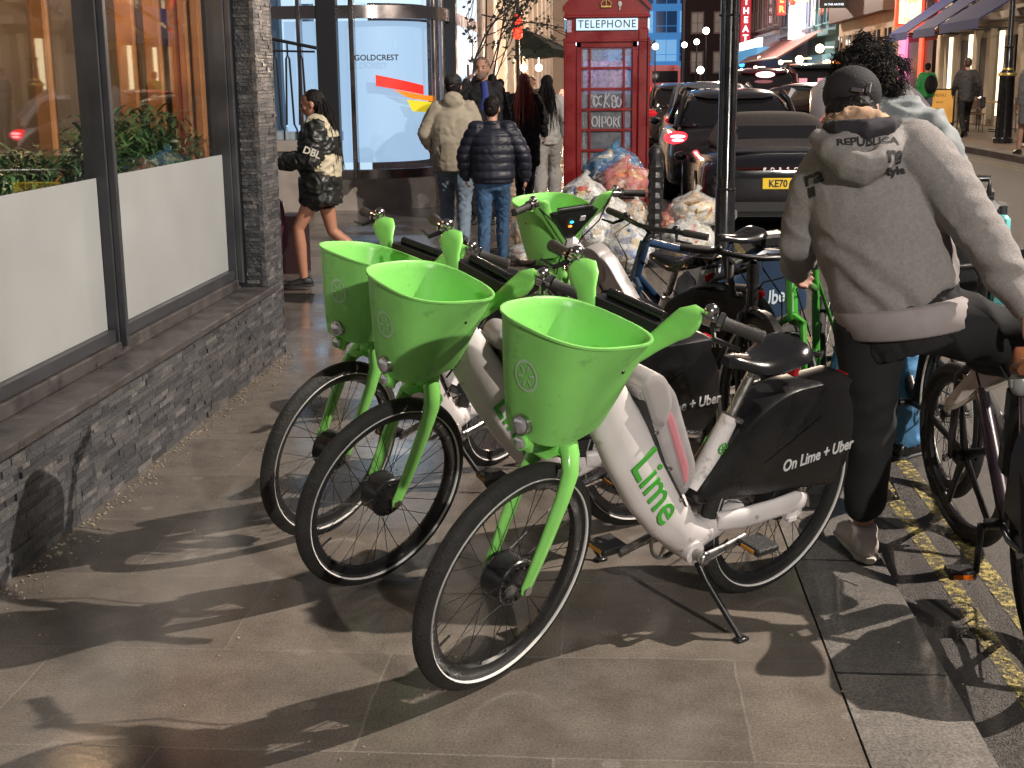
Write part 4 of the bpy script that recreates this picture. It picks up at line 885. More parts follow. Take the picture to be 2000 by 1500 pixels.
# ================================================================ CARS
tyre_m = mat('tyre_rubber', (.018, .018, .018), .75, bump=.2, bscale=90)
tail = mat('tail_light_lit', (.5, .01, .02), .2, emit=(1.0, .02, .03), estr=3.6)
tailhot = mat('tail_light_core', (1, .6, .6), .2, emit=(1.0, .35, .38), estr=5.0)
taild = mat('tail_light_dim', (.25, .005, .01), .2, emit=(.5, .01, .02), estr=.8)
carglass = mat('car_glass', (.012, .012, .014), .04, spec=.8)
chrome = mat('chrome', (.7, .7, .7), .1, 1.0)
def car(name, lab, loc, paint, w=1.82, L_=4.4, h=1.45, belt=.95, roofy=(.25, 3.2), gh=(.78, .66), rotz=0, roofm=None, lights='bar', grp=None, plate=None, clear_=.18, box_=False, hot=True, reary=.0, wheel=.33):
    t = thing(name, lab, 'car', loc, rotz, grp)
    hw = w / 2
    secs = [(0.0, .80, .40, belt - .18), (.05, .93, .26, belt - .05), (.35, .99, clear_, belt), (L_ * .3, 1.0, clear_, belt), (L_ * .55, .985, clear_, belt - .01), (L_ * .75, .98, clear_, belt - .07), (L_ * .93, .92, clear_ + .02, belt - .2), (L_, .74, .3, belt - .36)]
    rings = []
    for y, f, zb, zt in secs:
        a = hw * f; zm = zb + (zt - zb) * .55
        rings.append([(-a * .9, y, zb), (-a * .985, y, zb + .07), (-a, y, zm), (-a * .965, y, zt - .08), (-a * .86, y, zt), (-a * .4, y, zt + .03), (a * .4, y, zt + .03), (a * .86, y, zt), (a * .965, y, zt - .08), (a, y, zm), (a * .985, y, zb + .07), (a * .9, y, zb)])
    MB().loft(rings).build('body', paint, t, smooth=60, sub=2)
    # greenhouse
    y0, y1 = roofy; rings = []
    zt = h
    gs = [(y0 - .22 if not box_ else y0 - .03, gh[0], gh[0] - .02, belt - .04, belt + .02), (y0 + .12, gh[0] + .02, gh[1], belt - .04, zt - .12), (y0 + .42, gh[0] + .02, gh[1], belt - .04, zt - .02), ((y0 + y1) / 2, gh[0] + .03, gh[1] + .02, belt - .04, zt), (y1 - .6, gh[0] + .03, gh[1], belt - .04, zt - .03), (y1, gh[0], gh[0] - .06, belt - .06, belt + .04)]
    for y, a, b_, z0, z1 in gs:
        rings.append([(-a, y, z0), (-a + (a - b_) * .1, y, z0 + (z1 - z0) * .25), (-b_ - .02, y, z0 + (z1 - z0) * .85), (-b_ * .8, y, z1), (b_ * .8, y, z1), (b_ + .02, y, z0 + (z1 - z0) * .85), (a - (a - b_) * .1, y, z0 + (z1 - z0) * .25), (a, y, z0)])
    MB().loft(rings).build('window_glass', carglass if not roofm else roofm, t, smooth=60, sub=2)
    if not roofm:
        rf = []
        for y, a, z1 in ((y0 + .06, gh[1] - .05, zt - .10), (y0 + .3, gh[1], zt - .012), ((y0 + y1) / 2, gh[1] + .02, zt + .015), (y1 - .75, gh[1] - .03, zt - .03)):
            rf.append([(-a, y, z1 - .07), (-a * .8, y, z1 - .005), (0, y, z1 + .02), (a * .8, y, z1 - .005), (a, y, z1 - .07), (0, y, z1 - .05)])
        MB().loft(rf).build('roof', paint, t, smooth=60, sub=1)
        for s in (-1, 1):
          for q in (0, 1): (MB().tube([(s * (gh[0] + .01), y0 - .14, belt - .02), (s * (gh[1] + .06), y0 + .12, zt - .16), (s * (gh[1] + .0), y0 + .4, zt - .05)], (.05, .035), 8) if q else MB().tube([(s * (gh[0] + .02), y0 + 1.2, belt), (s * (gh[1] + .03), y0 + 1.15, zt - .08)], (.05, .02), 8)).build('pillar', paint, t)
    # wheels
    for y in (.85, L_ - .85):
        for s in (-1, 1):
            wh = MB().torus((s * (hw - .11), y, wheel), wheel - .06, .06, 32, 8, 'x', prof=[(-.03, -.1), (.045, -.1), (.062, -.06), (.062, .06), (.045, .1), (-.03, .1)]).build('wheel', tyre_m, t)
            b = MB().torus((s * (hw - .03), y, wheel), wheel - .10, .015, 28, 6, 'x').cyl((s * (hw - .08), y, wheel), (s * (hw - .02), y, wheel), .05)
            for k in range(5):
                a = 2 * PI * k / 5; b.tube([(s * (hw - .03), y, wheel), (s * (hw - .035), y + math.cos(a) * (wheel - .1), wheel + math.sin(a) * (wheel - .1))], (.02, .03), 6)
            b.build('rim', mat('alloy', (.35, .35, .36), .25, .9), wh)
        MB().box((0, y, wheel + .02), (w * .9, wheel * 2.2, wheel * 1.4)).build('wheel_arch', mat('arch_black', (.006, .006, .006), .8), t, smooth=0)
    MB().box((0, .1, .32), (w * .82, .22, .22), bev=.06, seg=2).build('rear_bumper', mat('bumper_black', (.015, .015, .016), .45), t)
    lm = tail if lights != 'dim' else taild
    if lights == 'bar':
        MB().tube([(-hw * .9, .12, belt - .17), (-hw * .5, .03, belt - .15), (hw * .5, .03, belt - .15), (hw * .9, .12, belt - .17)], (.022, .03), 8).build('light_bar', mat('smoked_lens', (.03, .004, .005), .1), t)
    else:
        for s in (-1, 1):
            o = MB().ell((s * hw * .84, .09, belt - .14), (.17, .10, .085)).build('tail_light', lm, t)
            if hot and lights == 'hot': MB().ell((s * hw * .83, .0, belt - .12), (.10, .03, .022)).ell((s * hw * .83, .0, belt - .17), (.08, .03, .018)).build('light_core', tailhot, o)
    for s in (-1, 1): MB().ell((s * (hw + .05), L_ * .64, belt - .0), (.08, .05, .055)).build('wing_mirror', paint, t)
    if plate:
        pl_ = MB().box((0, -.015, .56), (.52, .02, .115), bev=.004).build('number_plate', mat('yellow_plate', (.75, .52, .03), .35), t, smooth=0)
        text('plate_writing', plate, .105, mat('black_lettering', (.02, .02, .02)), pl_, basis((0, -.03, .56), (1, 0, 0), (0, -1, 0)), off=.002, sx=.86)
    return t
blackp = mat('black_car_paint', (.006, .006, .008), .12, coat=1.0)
darkp = mat('dark_grey_car_paint', (.035, .03, .032), .18, .4, coat=1.0)
whitep = mat('white_car_paint', (.62, .60, .62), .2, coat=1.0)
silverp = mat('silver_car_paint', (.25, .27, .30), .2, .5, coat=1.0)
fab = mat('soft_top_fabric', (.035, .03, .03), .8, var=.2, vscale=20)
pc = car('convertible_car', 'low black convertible with grey soft top and yellow plate waiting at the kerb', (1.83, 14.2, -.01), blackp, w=1.84, L_=4.4, h=1.27, belt=.86, roofy=(1.0, 3.1), gh=(.66, .52), roofm=fab, plate='KE70 RVX', clear_=.16)
for q_ in pc.children:
    if q_.name.startswith('wing_mirror'): q_.location.z = -.16
MB().box((0, 1.02, 1.03), (.92, .06, .27), rot=(R(-52), 0, 0), bev=.03).build('rear_window', carglass, pc)
MB().ell((0, .62, .87), (.5, .36, .045)).build('engine_lid', fab, pc)
MB().box((0, .30, .875), (1.3, .16, .03), rot=(R(8), 0, 0), bev=.012).build('spoiler', blackp, pc)
for s in (-.55, .55): MB().tube([(s, -.03, .24), (s, .2, .24)], (.06, .04), 12).build('exhaust', chrome, pc)
for i_, c_ in enumerate('PORSCHE'): text('letter', c_, .055, mat('plate_chrome_letter', (.25, .25, .26), .3, .8), pc, basis((-.24 + .08 * i_, -.012, .705), (1, 0, 0), (0, -1, .15)), off=.001)
suv = car('dark_suv', 'dark car with red glowing tail lamp just behind the black convertible', (1.66, 18.0, -.01), darkp, w=1.9, L_=4.6, h=1.5, belt=1.02, roofy=(.4, 3.6), gh=(.80, .64), lights='hot')
car('white_hatchback', 'white hatchback in the far lane with its red lamp lit', (3.85, 19.6, .03), whitep, rotz=R(20), w=1.85, L_=4.3, h=1.52, belt=1.02, roofy=(.35, 3.4), gh=(.80, .62), lights='hot')
for s_ in (-1, 1): MB().tube([(s_ * .845, .30, 1.0), (s_ * .80, .48, 1.25), (s_ * .66, .75, 1.50)], [(.26, .03), (.20, .03), (.16, .03)], 12, side=(0, 1, 0)).build('rear_quarter', whitep, bpy.data.objects['white_hatchback'])
car('silver_estate_car', 'silver grey car parked by the kerb beyond the phone box', (2.0, 26.5, -.02), silverp, w=1.9, L_=4.6, h=1.6, belt=1.02, roofy=(.3, 3.7), gh=(.80, .66), lights='dim')
car('parked_dark_car', 'dark parked car half hidden behind the phone box', (1.75, 33.5, -.02), darkp, w=1.8, L_=4.4, h=1.55, belt=1.0, roofy=(.3, 3.5), lights='dim')
tx = car('red_lit_car', 'dark car with the red wash of its high brake lamp painted into its colour', (3.55, 32.0, .03), mat('red_wash_car_paint', (.07, .008, .012), .15, coat=1), w=1.75, L_=4.3, h=1.85, belt=1.15, roofy=(.2, 3.4), gh=(.78, .66), lights='hot', box_=True)  # brake lamp's red wash is put into the body's base colour
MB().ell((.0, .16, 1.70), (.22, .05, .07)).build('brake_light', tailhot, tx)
cab = car('black_cab', 'tall black cab with two sign reflections painted as glowing squares in its rear window', (4.9, 32.5, .04), blackp, w=1.9, L_=4.6, h=1.95, belt=1.15, roofy=(.2, 3.6), gh=(.84, .72), lights='dim', box_=True)
for s in (-.22, .22): MB().box((s - .2, .14, 1.5), (.2, .03, .2), bev=.01).build('sign_reflection_patch', mat('painted_pink_reflection', (.5, .2, .25), .3, emit=(.55, .25, .30), estr=.8), cab, smooth=0)  # glowing squares stand in for lit signs mirrored in the glass
for i, (x, y, p_, lab) in enumerate(((2.3, 41, blackp, 'dark car queueing far up the near lane'), (4.3, 43, darkp, 'dark car queueing far up the far lane'), (2.4, 50, silverp, 'distant pale car in the near lane queue'), (4.4, 54, blackp, 'most distant dark car in the far lane queue'))):
    car('queueing_car', lab, (x, y, 0.03), p_, h=1.5, belt=.98, lights='hot' if i == 1 else 'dim', grp='cars queueing up the street')
bus = thing('red_bus', 'red bus far up the street over the parked cars', 'bus', (4.2, 110, .05))
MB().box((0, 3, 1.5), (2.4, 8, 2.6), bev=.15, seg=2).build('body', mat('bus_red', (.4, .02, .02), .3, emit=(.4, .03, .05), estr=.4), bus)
MB().box((0, -1.02, 1.9), (2.0, .06, .9), bev=.02).build('rear_window', carglass, bus, smooth=0)
for s in (-1, 1): MB().ell((s, -1.05, .9), (.15, .05, .2)).build('tail_light', tail, bus)

# ================================================================ RIGHT PAVEMENT FURNITURE
a = thing('menu_board', 'orange lit wooden menu board standing on the right pavement', 'menu board', (9.0, 38.4, .27))
MB().box((0, 0, .56), (.86, .07, 1.0), bev=.01).build('frame', mat('dark_wood', (.05, .03, .02), .5), a, smooth=0)
MB().box((0, -.04, .58), (.74, .02, .88)).build('face', mat('amber_face', (.6, .3, .06), .5, emit=(.62, .30, .06), estr=.55), a, smooth=0)
for i, (w_, s_) in enumerate((('MENU', .12), ('wine', .1), ('plates', .09), ('open late', .08))): text('menu_writing', w_, s_, mat('brown_letters', (.2, .09, .02), .6), a, basis((0, -.054, .88 - i * .18), (1, 0, 0), (0, -1, 0)))
for s in (-.36, .36): MB().box((s, 0, .03), (.06, .3, .06)).build('foot', mat('dark_wood', (.05, .03, .02)), a, smooth=0)
for i, (x, y) in enumerate(((9.75, 35.2), (10.1, 36.6))):
    tb = thing('cafe_table', ['round cafe table nearest the wide black lamp post', 'cafe table further back by the stone house wall'][i], 'table', (x, y, .27), group='cafe tables by the stone house')
    MB().cyl((0, 0, .72), (0, 0, .75), .38, n=24).build('tabletop', mat('pale_table', (.4, .25, .12), .4), tb)
    MB().cyl((0, 0, .03), (0, 0, .72), .03).cyl((0, 0, 0), (0, 0, .03), .22).build('pedestal', dkp, tb)
for i, (x, y, rz) in enumerate(((9.15, 35.2, 0), (9.4, 36.9, .5), (10.2, 34.4, 2))):
    c_ = thing('cafe_chair', ['dark cafe chair left of the nearest table', 'cafe chair at the further table facing the road', 'dark cafe chair tucked by the lamp post side of the table'][i], 'chair', (x, y, .27), rz, 'cafe chairs by the stone house')
    MB().box((0, 0, .45), (.4, .4, .03), bev=.01).build('seat', mat('rattan', (.12, .07, .04), .6), c_, smooth=0)
    for sx in (-.17, .17):
        for sy in (-.17, .17): MB().cyl((sx, sy, 0), (sx, sy, .45), .012, n=6).build('leg', dkp, c_)
    MB().tube([(-.18, .18, .45), (-.18, .22, .85), (.18, .22, .85), (.18, .18, .45)], .014, 6).box((0, .21, .68), (.34, .02, .24)).build('backrest', mat('rattan', (.12, .07, .04)), c_, smooth=0)
# ================================================================ BICYCLES
lime = mat('lime_green_paint', (0.235, 0.64, 0.135), 0.30, var=.07, vscale=7, rvar=.1, coat=.35)
limeb = mat('lime_green_basket', (0.235, 0.62, 0.145), 0.42, var=.12, vscale=5, rvar=.14, dirt=((.14, .36, .09), 12, .5))
fwhite = mat('grubby_white_paint', (0.72, 0.68, 0.68), 0.36, var=.10, vscale=6, rvar=.12, coat=.15, dirt=((.13, .10, .08), 11, .5))
silver_b = mat('battery_silver', (0.46, 0.44, 0.45), 0.33, .35, var=.12, vscale=10, rvar=.1)
skirt = mat('black_fender_plastic', (0.011, 0.011, 0.012), 0.33, rvar=.13, vscale=7, var=.3)
rubber = mat('bicycle_tyre', (0.020, 0.0195, 0.019), 0.72, var=.35, vscale=16, bump=.5, bscale=120)
gripm = mat('rubber_grip', (0.035, 0.033, 0.032), 0.6, bump=.3, bscale=200)
blackm = mat('satin_black_metal', (0.014, 0.014, 0.015), 0.33, rvar=.12, vscale=20)
spokem = mat('black_spoke', (0.02, 0.02, 0.02), 0.35, .3)
alu = mat('brushed_aluminium', (0.42, 0.41, 0.40), 0.3, 1.0, rvar=.1, vscale=30)
alud = mat('worn_aluminium', (0.30, 0.29, 0.28), 0.38, .9, var=.25, vscale=20)
saddlem = mat('glossy_black_saddle', (0.010, 0.010, 0.011), 0.2, rvar=.08, coat=.4)
stripe = mat('reflective_stripe', (.75, .74, .72), .35)
green_ink = mat('green_lettering', (.06, .36, .04), .4)
white_ink = mat('white_lettering', (.72, .72, .72), .45)
lensm = mat('headlight_lens', (.55, .55, .58), .08, .6, coat=1)
redl = mat('red_reflector', (.35, .008, .01), .15)
WR = .335
def wheel(parent, name, x, mx=None, stripe_=True, nsp=32, hub='motor', rimc=None, R_=WR, white=.0, tw=.026):
    rm = rimc or blackm
    prof = [(.0, -tw * .62), (tw * .55, -tw), (tw * 1.2, -tw * .82), (tw * 1.62, -tw * .40), (tw * 1.75, 0), (tw * 1.62, tw * .40), (tw * 1.2, tw * .82), (tw * .55, tw), (.0, tw * .62), (-.004, 0)]
    ty = MB().torus((x, 0, R_), R_ - tw * 1.75, .02, 72, 8, 'y', prof=prof)
    w = ty.build(name, rubber, parent, smooth=50, mx=mx)
    rr = R_ - tw * 1.75
    MB().torus((x, 0, R_), rr, .01, 72, 8, 'y', prof=[(.004, -.014), (-.006, -.016), (-.026, -.010), (-.030, 0), (-.026, .010), (-.006, .016), (.004, .014)]).build('rim', rm, w, smooth=40)
    if stripe_:
        st = MB()
        for s in (-1, 1): st.torus((x, 0, R_), rr + .008, .0, 72, 4, 'y', prof=[(-.0017, s * (tw * .86 + .003)), (.0017, s * (tw * .96 + .003)), (.0017, s * (tw * .96 - .002)), (-.0017, s * (tw * .86 - .002))])
        st.build('reflective_band', stripe, w, smooth=30)
    hb = MB()
    if hub == 'motor':
        hb.tube([(x, -.040, R_), (x, -.036, R_), (x, -.030, R_), (x, .030, R_), (x, .036, R_), (x, .040, R_)], [.02, .055, .066, .066, .055, .02], 28)
        for s in (-1, 1): hb.torus((x, s * .031, R_), .062, .005, 28, 6, 'y')
        for k in range(14):
            a = 2 * PI * k / 14; hb.box((x + .05 * math.cos(a), .037, R_ + .05 * math.sin(a)), (.008, .012, .008), rot=(0, a, 0))
        hr = .062; hy = .03
    else:
        hb.tube([(x, -.045, R_), (x, -.035, R_), (x, -.03, R_), (x, .03, R_), (x, .035, R_), (x, .045, R_)], [.012, .03, .016, .016, .03, .012], 16); hr = .028; hy = .033
    hb.build('hub', blackm, w, smooth=35)
    MB().cyl((x, -.075, R_), (x, .075, R_), .007, n=8).cyl((x, .066, R_), (x, .08, R_), .014, n=6).cyl((x, -.066, R_), (x, -.08, R_), .014, n=6).build('axle', alu, w, smooth=30)
    if nsp:
        sp = MB()
        for k in range(nsp):
            s = 1 if k % 2 else -1; a = 2 * PI * k / nsp; tang = .42 * (1 if (k // 2) % 2 else -1) * (2.2 if hr < .05 else 1)
            a2 = a + tang
            sp.tube([(x + hr * math.cos(a2), s * hy, R_ + hr * math.sin(a2)), (x + (rr - .022) * math.cos(a), s * .004, R_ + (rr - .022) * math.sin(a))], .0013, 4)
            sp.cyl((x + (rr - .036) * math.cos(a), s * .006, R_ + (rr - .036) * math.sin(a)), (x + (rr - .022) * math.cos(a), s * .004, R_ + (rr - .022) * math.sin(a)), .0024, n=4)
        sp.build('spokes', spokem, w, smooth=0)
        MB().tube([(x + (rr - .02) * math.cos(-.5), 0, R_ + (rr - .02) * math.sin(-.5)), (x + (rr - .07) * math.cos(-.5), 0, R_ + (rr - .07) * math.sin(-.5))], [.004, .003], 6).build('valve', blackm, w)
    return w
def saddle_mesh(x, z, L_=.27, W_=.17, hump=.02):
    b = MB(); rings = []
    for i in range(13):
        t = i / 12; xx = x - .5 * L_ + L_ * t
        w_ = W_ * .5 * (1 - t) ** .9 * (1.0 if t > .12 else .72 + 2.3 * t) + .021
        if t > .93: w_ *= .8
        zz = z + hump * (math.cos(t * 2 * PI) * .5) - .012 * t; th = .032 * (1 - .45 * t)
        ring = []
        for j in range(14):
            a = 2 * PI * j / 14; ring.append((xx, w_ * math.cos(a), zz + (th * .75 * math.sin(a) if math.sin(a) > 0 else th * 1.25 * math.sin(a)) - .02 * (abs(math.cos(a)) ** 3) + (-.012 * math.exp(-(math.cos(a) * 3) ** 2) if math.sin(a) > 0 else 0)))
        rings.append(ring)
    return b.loft(rings)
# basket geometry --------------------------------------------------
def bask(a, t, inset=0.0):
    cx = 1.0 - .005 * t; ha = .118 + .056 * t ** .9 - inset; hb = .102 + .062 * t ** .9 - inset
    n = 2 / 3.0
    c_, s_ = math.cos(a), math.sin(a)
    px = math.copysign(abs(c_) ** n, c_); py = math.copysign(abs(s_) ** n, s_)
    hb *= 1 + .06 * (-px) * t
    z = .785 + .262 * t + .018 * t * t * px - (.02 * (1 - t) * px)
    return Vector((cx + ha * px, hb * py, z))
def slab_close(rings, y):
    def inner(ring, f, dy):
        c = Vector((0, 0, 0))
        for p in ring: c += Vector(p)
        c /= len(ring); return [Vector((c.x + (p[0] - c.x) * f, p[1] + dy, c.z + (p[2] - c.z) * f)) for p in ring]
    a = [inner(rings[0], f, -dy) for f, dy in ((.4, y * .02), (.8, y * .015))]
    b_ = [inner(rings[-1], f, dy) for f, dy in ((.8, y * .015), (.4, y * .02))]
    return MB().loft(a + rings + b_)
def lime_bike(lab, loc, heading, lean, steer, grp='green and white hire bicycles', pink=False, kick=True):
    t = thing('hire_bicycle', lab, 'bicycle', loc, group=grp)
    t.matrix_world = Matrix.Translation(Vector(loc)) @ Matrix.Rotation(R(heading), 4, 'Z') @ Matrix.Rotation(R(-lean), 4, 'X')
    # the steering assembly turns about the head axis
    ax = Vector((-.325, 0, .946)); o_ = Vector((.955, 0, .70))
    SM = Matrix.Translation(o_) @ Matrix.Rotation(R(steer), 4, ax) @ Matrix.Translation(-o_)
    Y = (0, 1, 0)
    # ---- frame
    MB().tube([(.872, 0, .925), (.845, 0, .86), (.79, 0, .755), (.70, 0, .635), (.60, 0, .505), (.505, 0, .395), (.43, 0, .32), (.35, 0, .295), (.25, 0, .315), (.17, 0, .335)],
              [(.034, .034), (.036, .052), (.040, .074), (.044, .084), (.047, .085), (.048, .077), (.050, .064), (.046, .045), (.035, .036), (.024, .028)], 20, side=Y, pw=.8).build('frame', fwhite, t, smooth=60)
    for s in (-1, 1):
        MB().tube([(.30, s * .025, .33), (.22, s * .055, .338), (.10, s * .070, .348), (.0, s * .070, .350), (-.05, s * .068, .345)], [(.02, .030), (.018, .034), (.014, .034), (.014, .038), (.012, .026)], 14, side=Y, pw=.8).build('chain_stay', fwhite, t, smooth=60)
        MB().box((-.0, s * .073, .322), (.07, .014, .07), bev=.015, seg=2).build('dropout', fwhite, t, smooth=50)
    MB().tube([(.40, 0, .45), (.375, 0, .50), (.298, 0, .664)], [.034, .031, .027], 18).tube([(.33, 0, .60), (.30, 0, .585), (.27, 0, .60)], [(.024, .03), (.02, .02), (.012, .008)], 12, side=Y).build('seat_tube', fwhite, t, smooth=50)
    MB().torus((0, 0, 0), .022, .005, 20, 6, 'z').cyl((0, .025, 0), (0, .045, 0), .008, n=8).xform(Matrix.Translation((.298, 0, .665)) @ Matrix.Rotation(R(-26), 4, 'Y')).build('seat_clamp', alud, t)
    MB().tube([(.31, 0, .64), (.228, 0, .815)], .0165, 16).build('seat_post', alu, t)
    MB().box((.262, .0, .745), (.008, .035, .0), rot=None).build('post_mark', alu, t) if False else None
    sd = saddle_mesh(.225, .852, .285, .178, .03).build('saddle', saddlem, t, smooth=60)
    MB().tube([(.09, 0, .812), (.05, .03, .845), (.03, .06, .84), (.02, 0, .828), (.03, -.06, .84), (.05, -.03, .845), (.09, 0, .812)], .009, 8).build('saddle_handle', saddlem, sd)
    MB().box((.06, 0, .775), (.02, .05, .03), bev=.004).build('rear_reflector', redl, t, smooth=0)
    # ---- battery behind the down tube
    bm_ = MB(); out = [(.735, .855), (.66, .86), (.575, .775), (.445, .555), (.455, .50), (.50, .47), (.62, .64)]
    def slab(out, y, bev, grow_in=.012):
        cx = sum(p[0] for p in out) / len(out); cz = sum(p[1] for p in out) / len(out)
        # round the outline
        pts = []
        n = len(out)
        for i in range(n):
            p0 = Vector(out[i - 1]); p1 = Vector(out[i]); p2 = Vector(out[(i + 1) % n])
            d0 = (p0 - p1); d1 = (p2 - p1); r = min(bev, d0.length * .45, d1.length * .45)
            a = p1 + d0.normalized() * r; c_ = p1 + d1.normalized() * r
            for k in range(5):
                u = k / 4; pts.append((1 - u) ** 2 * a + 2 * u * (1 - u) * p1 + u * u * c_)
        n = len(pts); rings = []
        def inset(d):
            res = []
            for i in range(n):
                tg = (pts[(i + 1) % n] - pts[i - 1]); tg.normalize(); nr = Vector((-tg.y, tg.x))
                if (Vector((cx, cz)) - pts[i]).dot(nr) < 0: nr = -nr
                res.append(pts[i] + nr * d)
            return res
        for yy, d in ((-y, grow_in * 1.0), (-y * .93, grow_in * .3), (-y * .72, 0), (y * .72, 0), (y * .93, grow_in * .3), (y, grow_in * 1.0)):
            rings.append([(q.x, yy, q.y) for q in inset(d)])
        return slab_close(rings, y)
    bt = slab([(.745, .84), (.70, .885), (.60, .815), (.455, .56), (.452, .505), (.485, .455), (.60, .59)], .044, .035).build('battery', silver_b, t, smooth=40)
    if pink: slab([(.640, .745), (.60, .765), (.478, .56), (.474, .51), (.497, .49)], .0455, .02).build('battery_reflection_patch', mat('painted_neon_reflection', (.50, .20, .23), .3), bt, smooth=30)  # red neon reflection painted on as a pink panel
    slab([(.745, .85), (.70, .882), (.64, .855), (.60, .77), (.62, .70), (.67, .72)], .049, .03).build('battery_latch', mat('latch_grey', (.33, .31, .31), .4), bt, smooth=40)
    MB().tube([(.72, .0, .80), (.60, .0, .60), (.47, .0, .43)], (.051, .006), 10, side=Y).build('battery_rail', blackm, bt)
    for q in ((.655, .70), (.575, .575), (.50, .46)): MB().cyl((q[0], -.055, q[1]), (q[0], .055, q[1]), .006, n=8).build('bolt', alu, bt)
    # ---- rear skirt fender
    sk = slab([(.445, .42), (.335, .565), (.268, .655), (.20, .700), (.10, .738), (-.03, .738), (-.160, .742), (-.190, .73), (-.175, .70), (-.232, .62), (-.262, .49), (-.255, .43), (-.205, .355), (-.10, .372), (.12, .392), (.33, .425)], .060, .05, .022).build('rear_fender', skirt, t, smooth=32)
    if True:
        for s in (1, -1):
            lt = basis((-.085, s * .0632, .492), (-s, 0, .055 * s), (0, s, 0)); text('fender_writing', 'On Lime + Uber', .056, white_ink, sk, lt, off=.0012, sx=.88, extrude=.0008)
    MB().box((-.193, 0, .715), (.03, .05, .03), bev=.006).build('rear_light', redl, t, smooth=0)
    # ---- writing on the down tube, badge
    for s in (1, -1):
        tx = basis((.612, s * .0485, .520), (-.60 * s, 0, -.80 * s), (0, s, 0)); text('brand_writing', 'Lime', .137, green_ink, t, tx, off=.0012, spacing=1.05, extrude=.0015)
        bd = MB().torus((.338, s * .0305, .58), .017, .002, 20, 5, 'y')
        for k in range(6): a = 2 * PI * k / 6; bd.box((.338 + .009 * math.cos(a), s * .031, .58 + .009 * math.sin(a)), (.013, .003, .0025), rot=(0, -a, 0))
        bd.build('emblem', green_ink, t, smooth=0)
    MB().box((.70, .052, .60), (.05, .003, .008), rot=(0, R(50), 0)).build('small_label', green_ink, t, smooth=0) if False else None
    # ---- wheels
    wheel(t, 'rear_wheel', 0.0)
    wheel(t, 'front_wheel', 1.08, SM)
    # ---- cranks, pedals, chain ring
    cz, cx = .262, .40
    cr_ = MB().cyl((cx, -.075, cz), (cx, .085, cz), .017, n=14).torus((cx, -.058, cz), .072, .006, 36, 6, 'y')
    for k in range(5): a = 2 * PI * k / 5; cr_.box((cx + .04 * math.cos(a), -.058, cz + .04 * math.sin(a)), (.07, .006, .012), rot=(0, -a, 0))
    cr_.build('chainring', alud, t)
    MB().cyl((cx, -.05, cz), (cx, .055, cz), .035, n=24).build('bottom_bracket', fwhite, t)
    ca, sa = math.cos(R(200)), math.sin(R(200))   # crank angle
    L_ = .165; d = Vector((-.97, 0, .22)).normalized()
    for s, dd in ((1, d), (-1, -d)):
        e = Vector((cx, s * .095, cz)) + dd * L_
        MB().tube([(cx, s * .088, cz), (cx + dd.x * .08, s * .094, cz + dd.z * .08), tuple(e)], [(.012, .019), (.010, .0155), (.010, .0145)], 12, side=Y).ell((cx, s * .09, cz), (.023, .014, .023)).build('crank_arm', alu, t)
        pd = MB().box((e.x, e.y + s * .055, e.z), (.095, .085, .024), bev=.005).build('pedal', mat('pedal_black', (.02, .02, .02), .5, bump=.4, bscale=150), t, smooth=0)
        for q in (-1, 1): MB().box((e.x + q * .049, e.y + s * .055, e.z), (.004, .05, .011)).build('pedal_reflector', mat('amber_reflector', (.4, .18, .03), .3), pd, smooth=0)
    MB().tube([(cx, -.066, cz + .072), (0, -.06, WR + .035)], .004, 5).tube([(cx, -.066, cz - .072), (0, -.06, WR - .035)], .004, 5).build('chain', alud, t)
    # ---- kickstand
    if kick:
        foot = Vector((.345, .215, .0))
        lf = R(lean); fz = -foot.y * -math.sin(lf) * 0
        # solve the foot so that it really touches the ground in the leaned frame
        zf = math.tan(lf) * .235
        MB().tube([(.375, .045, .225), (.37, .09, .18), (.345, .235, zf + .008)], [.013, .010, .009], 10).box((.345, .238, zf + .006), (.045, .03, .012), rot=(R(lean), 0, 0), bev=.004).build('kickstand', blackm, t)
    # ---- fork (steers)
    def ST(mb, name, m, **k): return mb.build(name, m, k.pop('par', t), mx=k.pop('mx', SM), **k)
    fk = MB().tube([(.905, 0, .855), (.935, 0, .76), (.955, 0, .70), (.965, 0, .672)], [(.026, .030), (.030, .034), (.038, .036), (.034, .022)], 16, side=Y)
    for s in (-1, 1):
        fk.tube([(.95, s * .012, .712), (.963, s * .040, .690), (.976, s * .062, .650), (1.0, s * .070, .58), (1.035, s * .071, .47), (1.062, s * .069, .385), (1.078, s * .068, .340), (1.08, s * .068, .322)],
                [(.028, .032), (.024, .031), (.019, .029), (.016, .025), (.0145, .022), (.0125, .020), (.010, .020), (.007, .015)], 14, side=Y)
    fork = ST(fk, 'fork', lime, smooth=60)
    # ---- steerer cover + V shaped bars with flared horns
    v = MB()
    v.tube([(.905, 0, .83), (.865, 0, .90), (.835, 0, .94)], [(.034, .030), (.042, .026), (.05, .02)], 14, side=Y)
    for s in (-1, 1):
        v.tube([(.850, s * .015, .885), (.825, s * .060, .945), (.797, s * .112, 1.005), (.778, s * .142, 1.045), (.764, s * .166, 1.074), (.754, s * .190, 1.096), (.750, s * .204, 1.106)],
               [(.014, .030), (.011, .028), (.010, .026), (.012, .033), (.015, .043), (.013, .040), (.006, .020)], 16, side=(0, .6 * s, .8))
    bars = ST(v, 'handlebar', lime, smooth=60)
    MB().tube([(.748, -.225, 1.103), (.752, -.18, 1.095)], .012).tube([(.748, .225, 1.103), (.752, .18, 1.095)], .012).build('bar_tube', alu, bars)
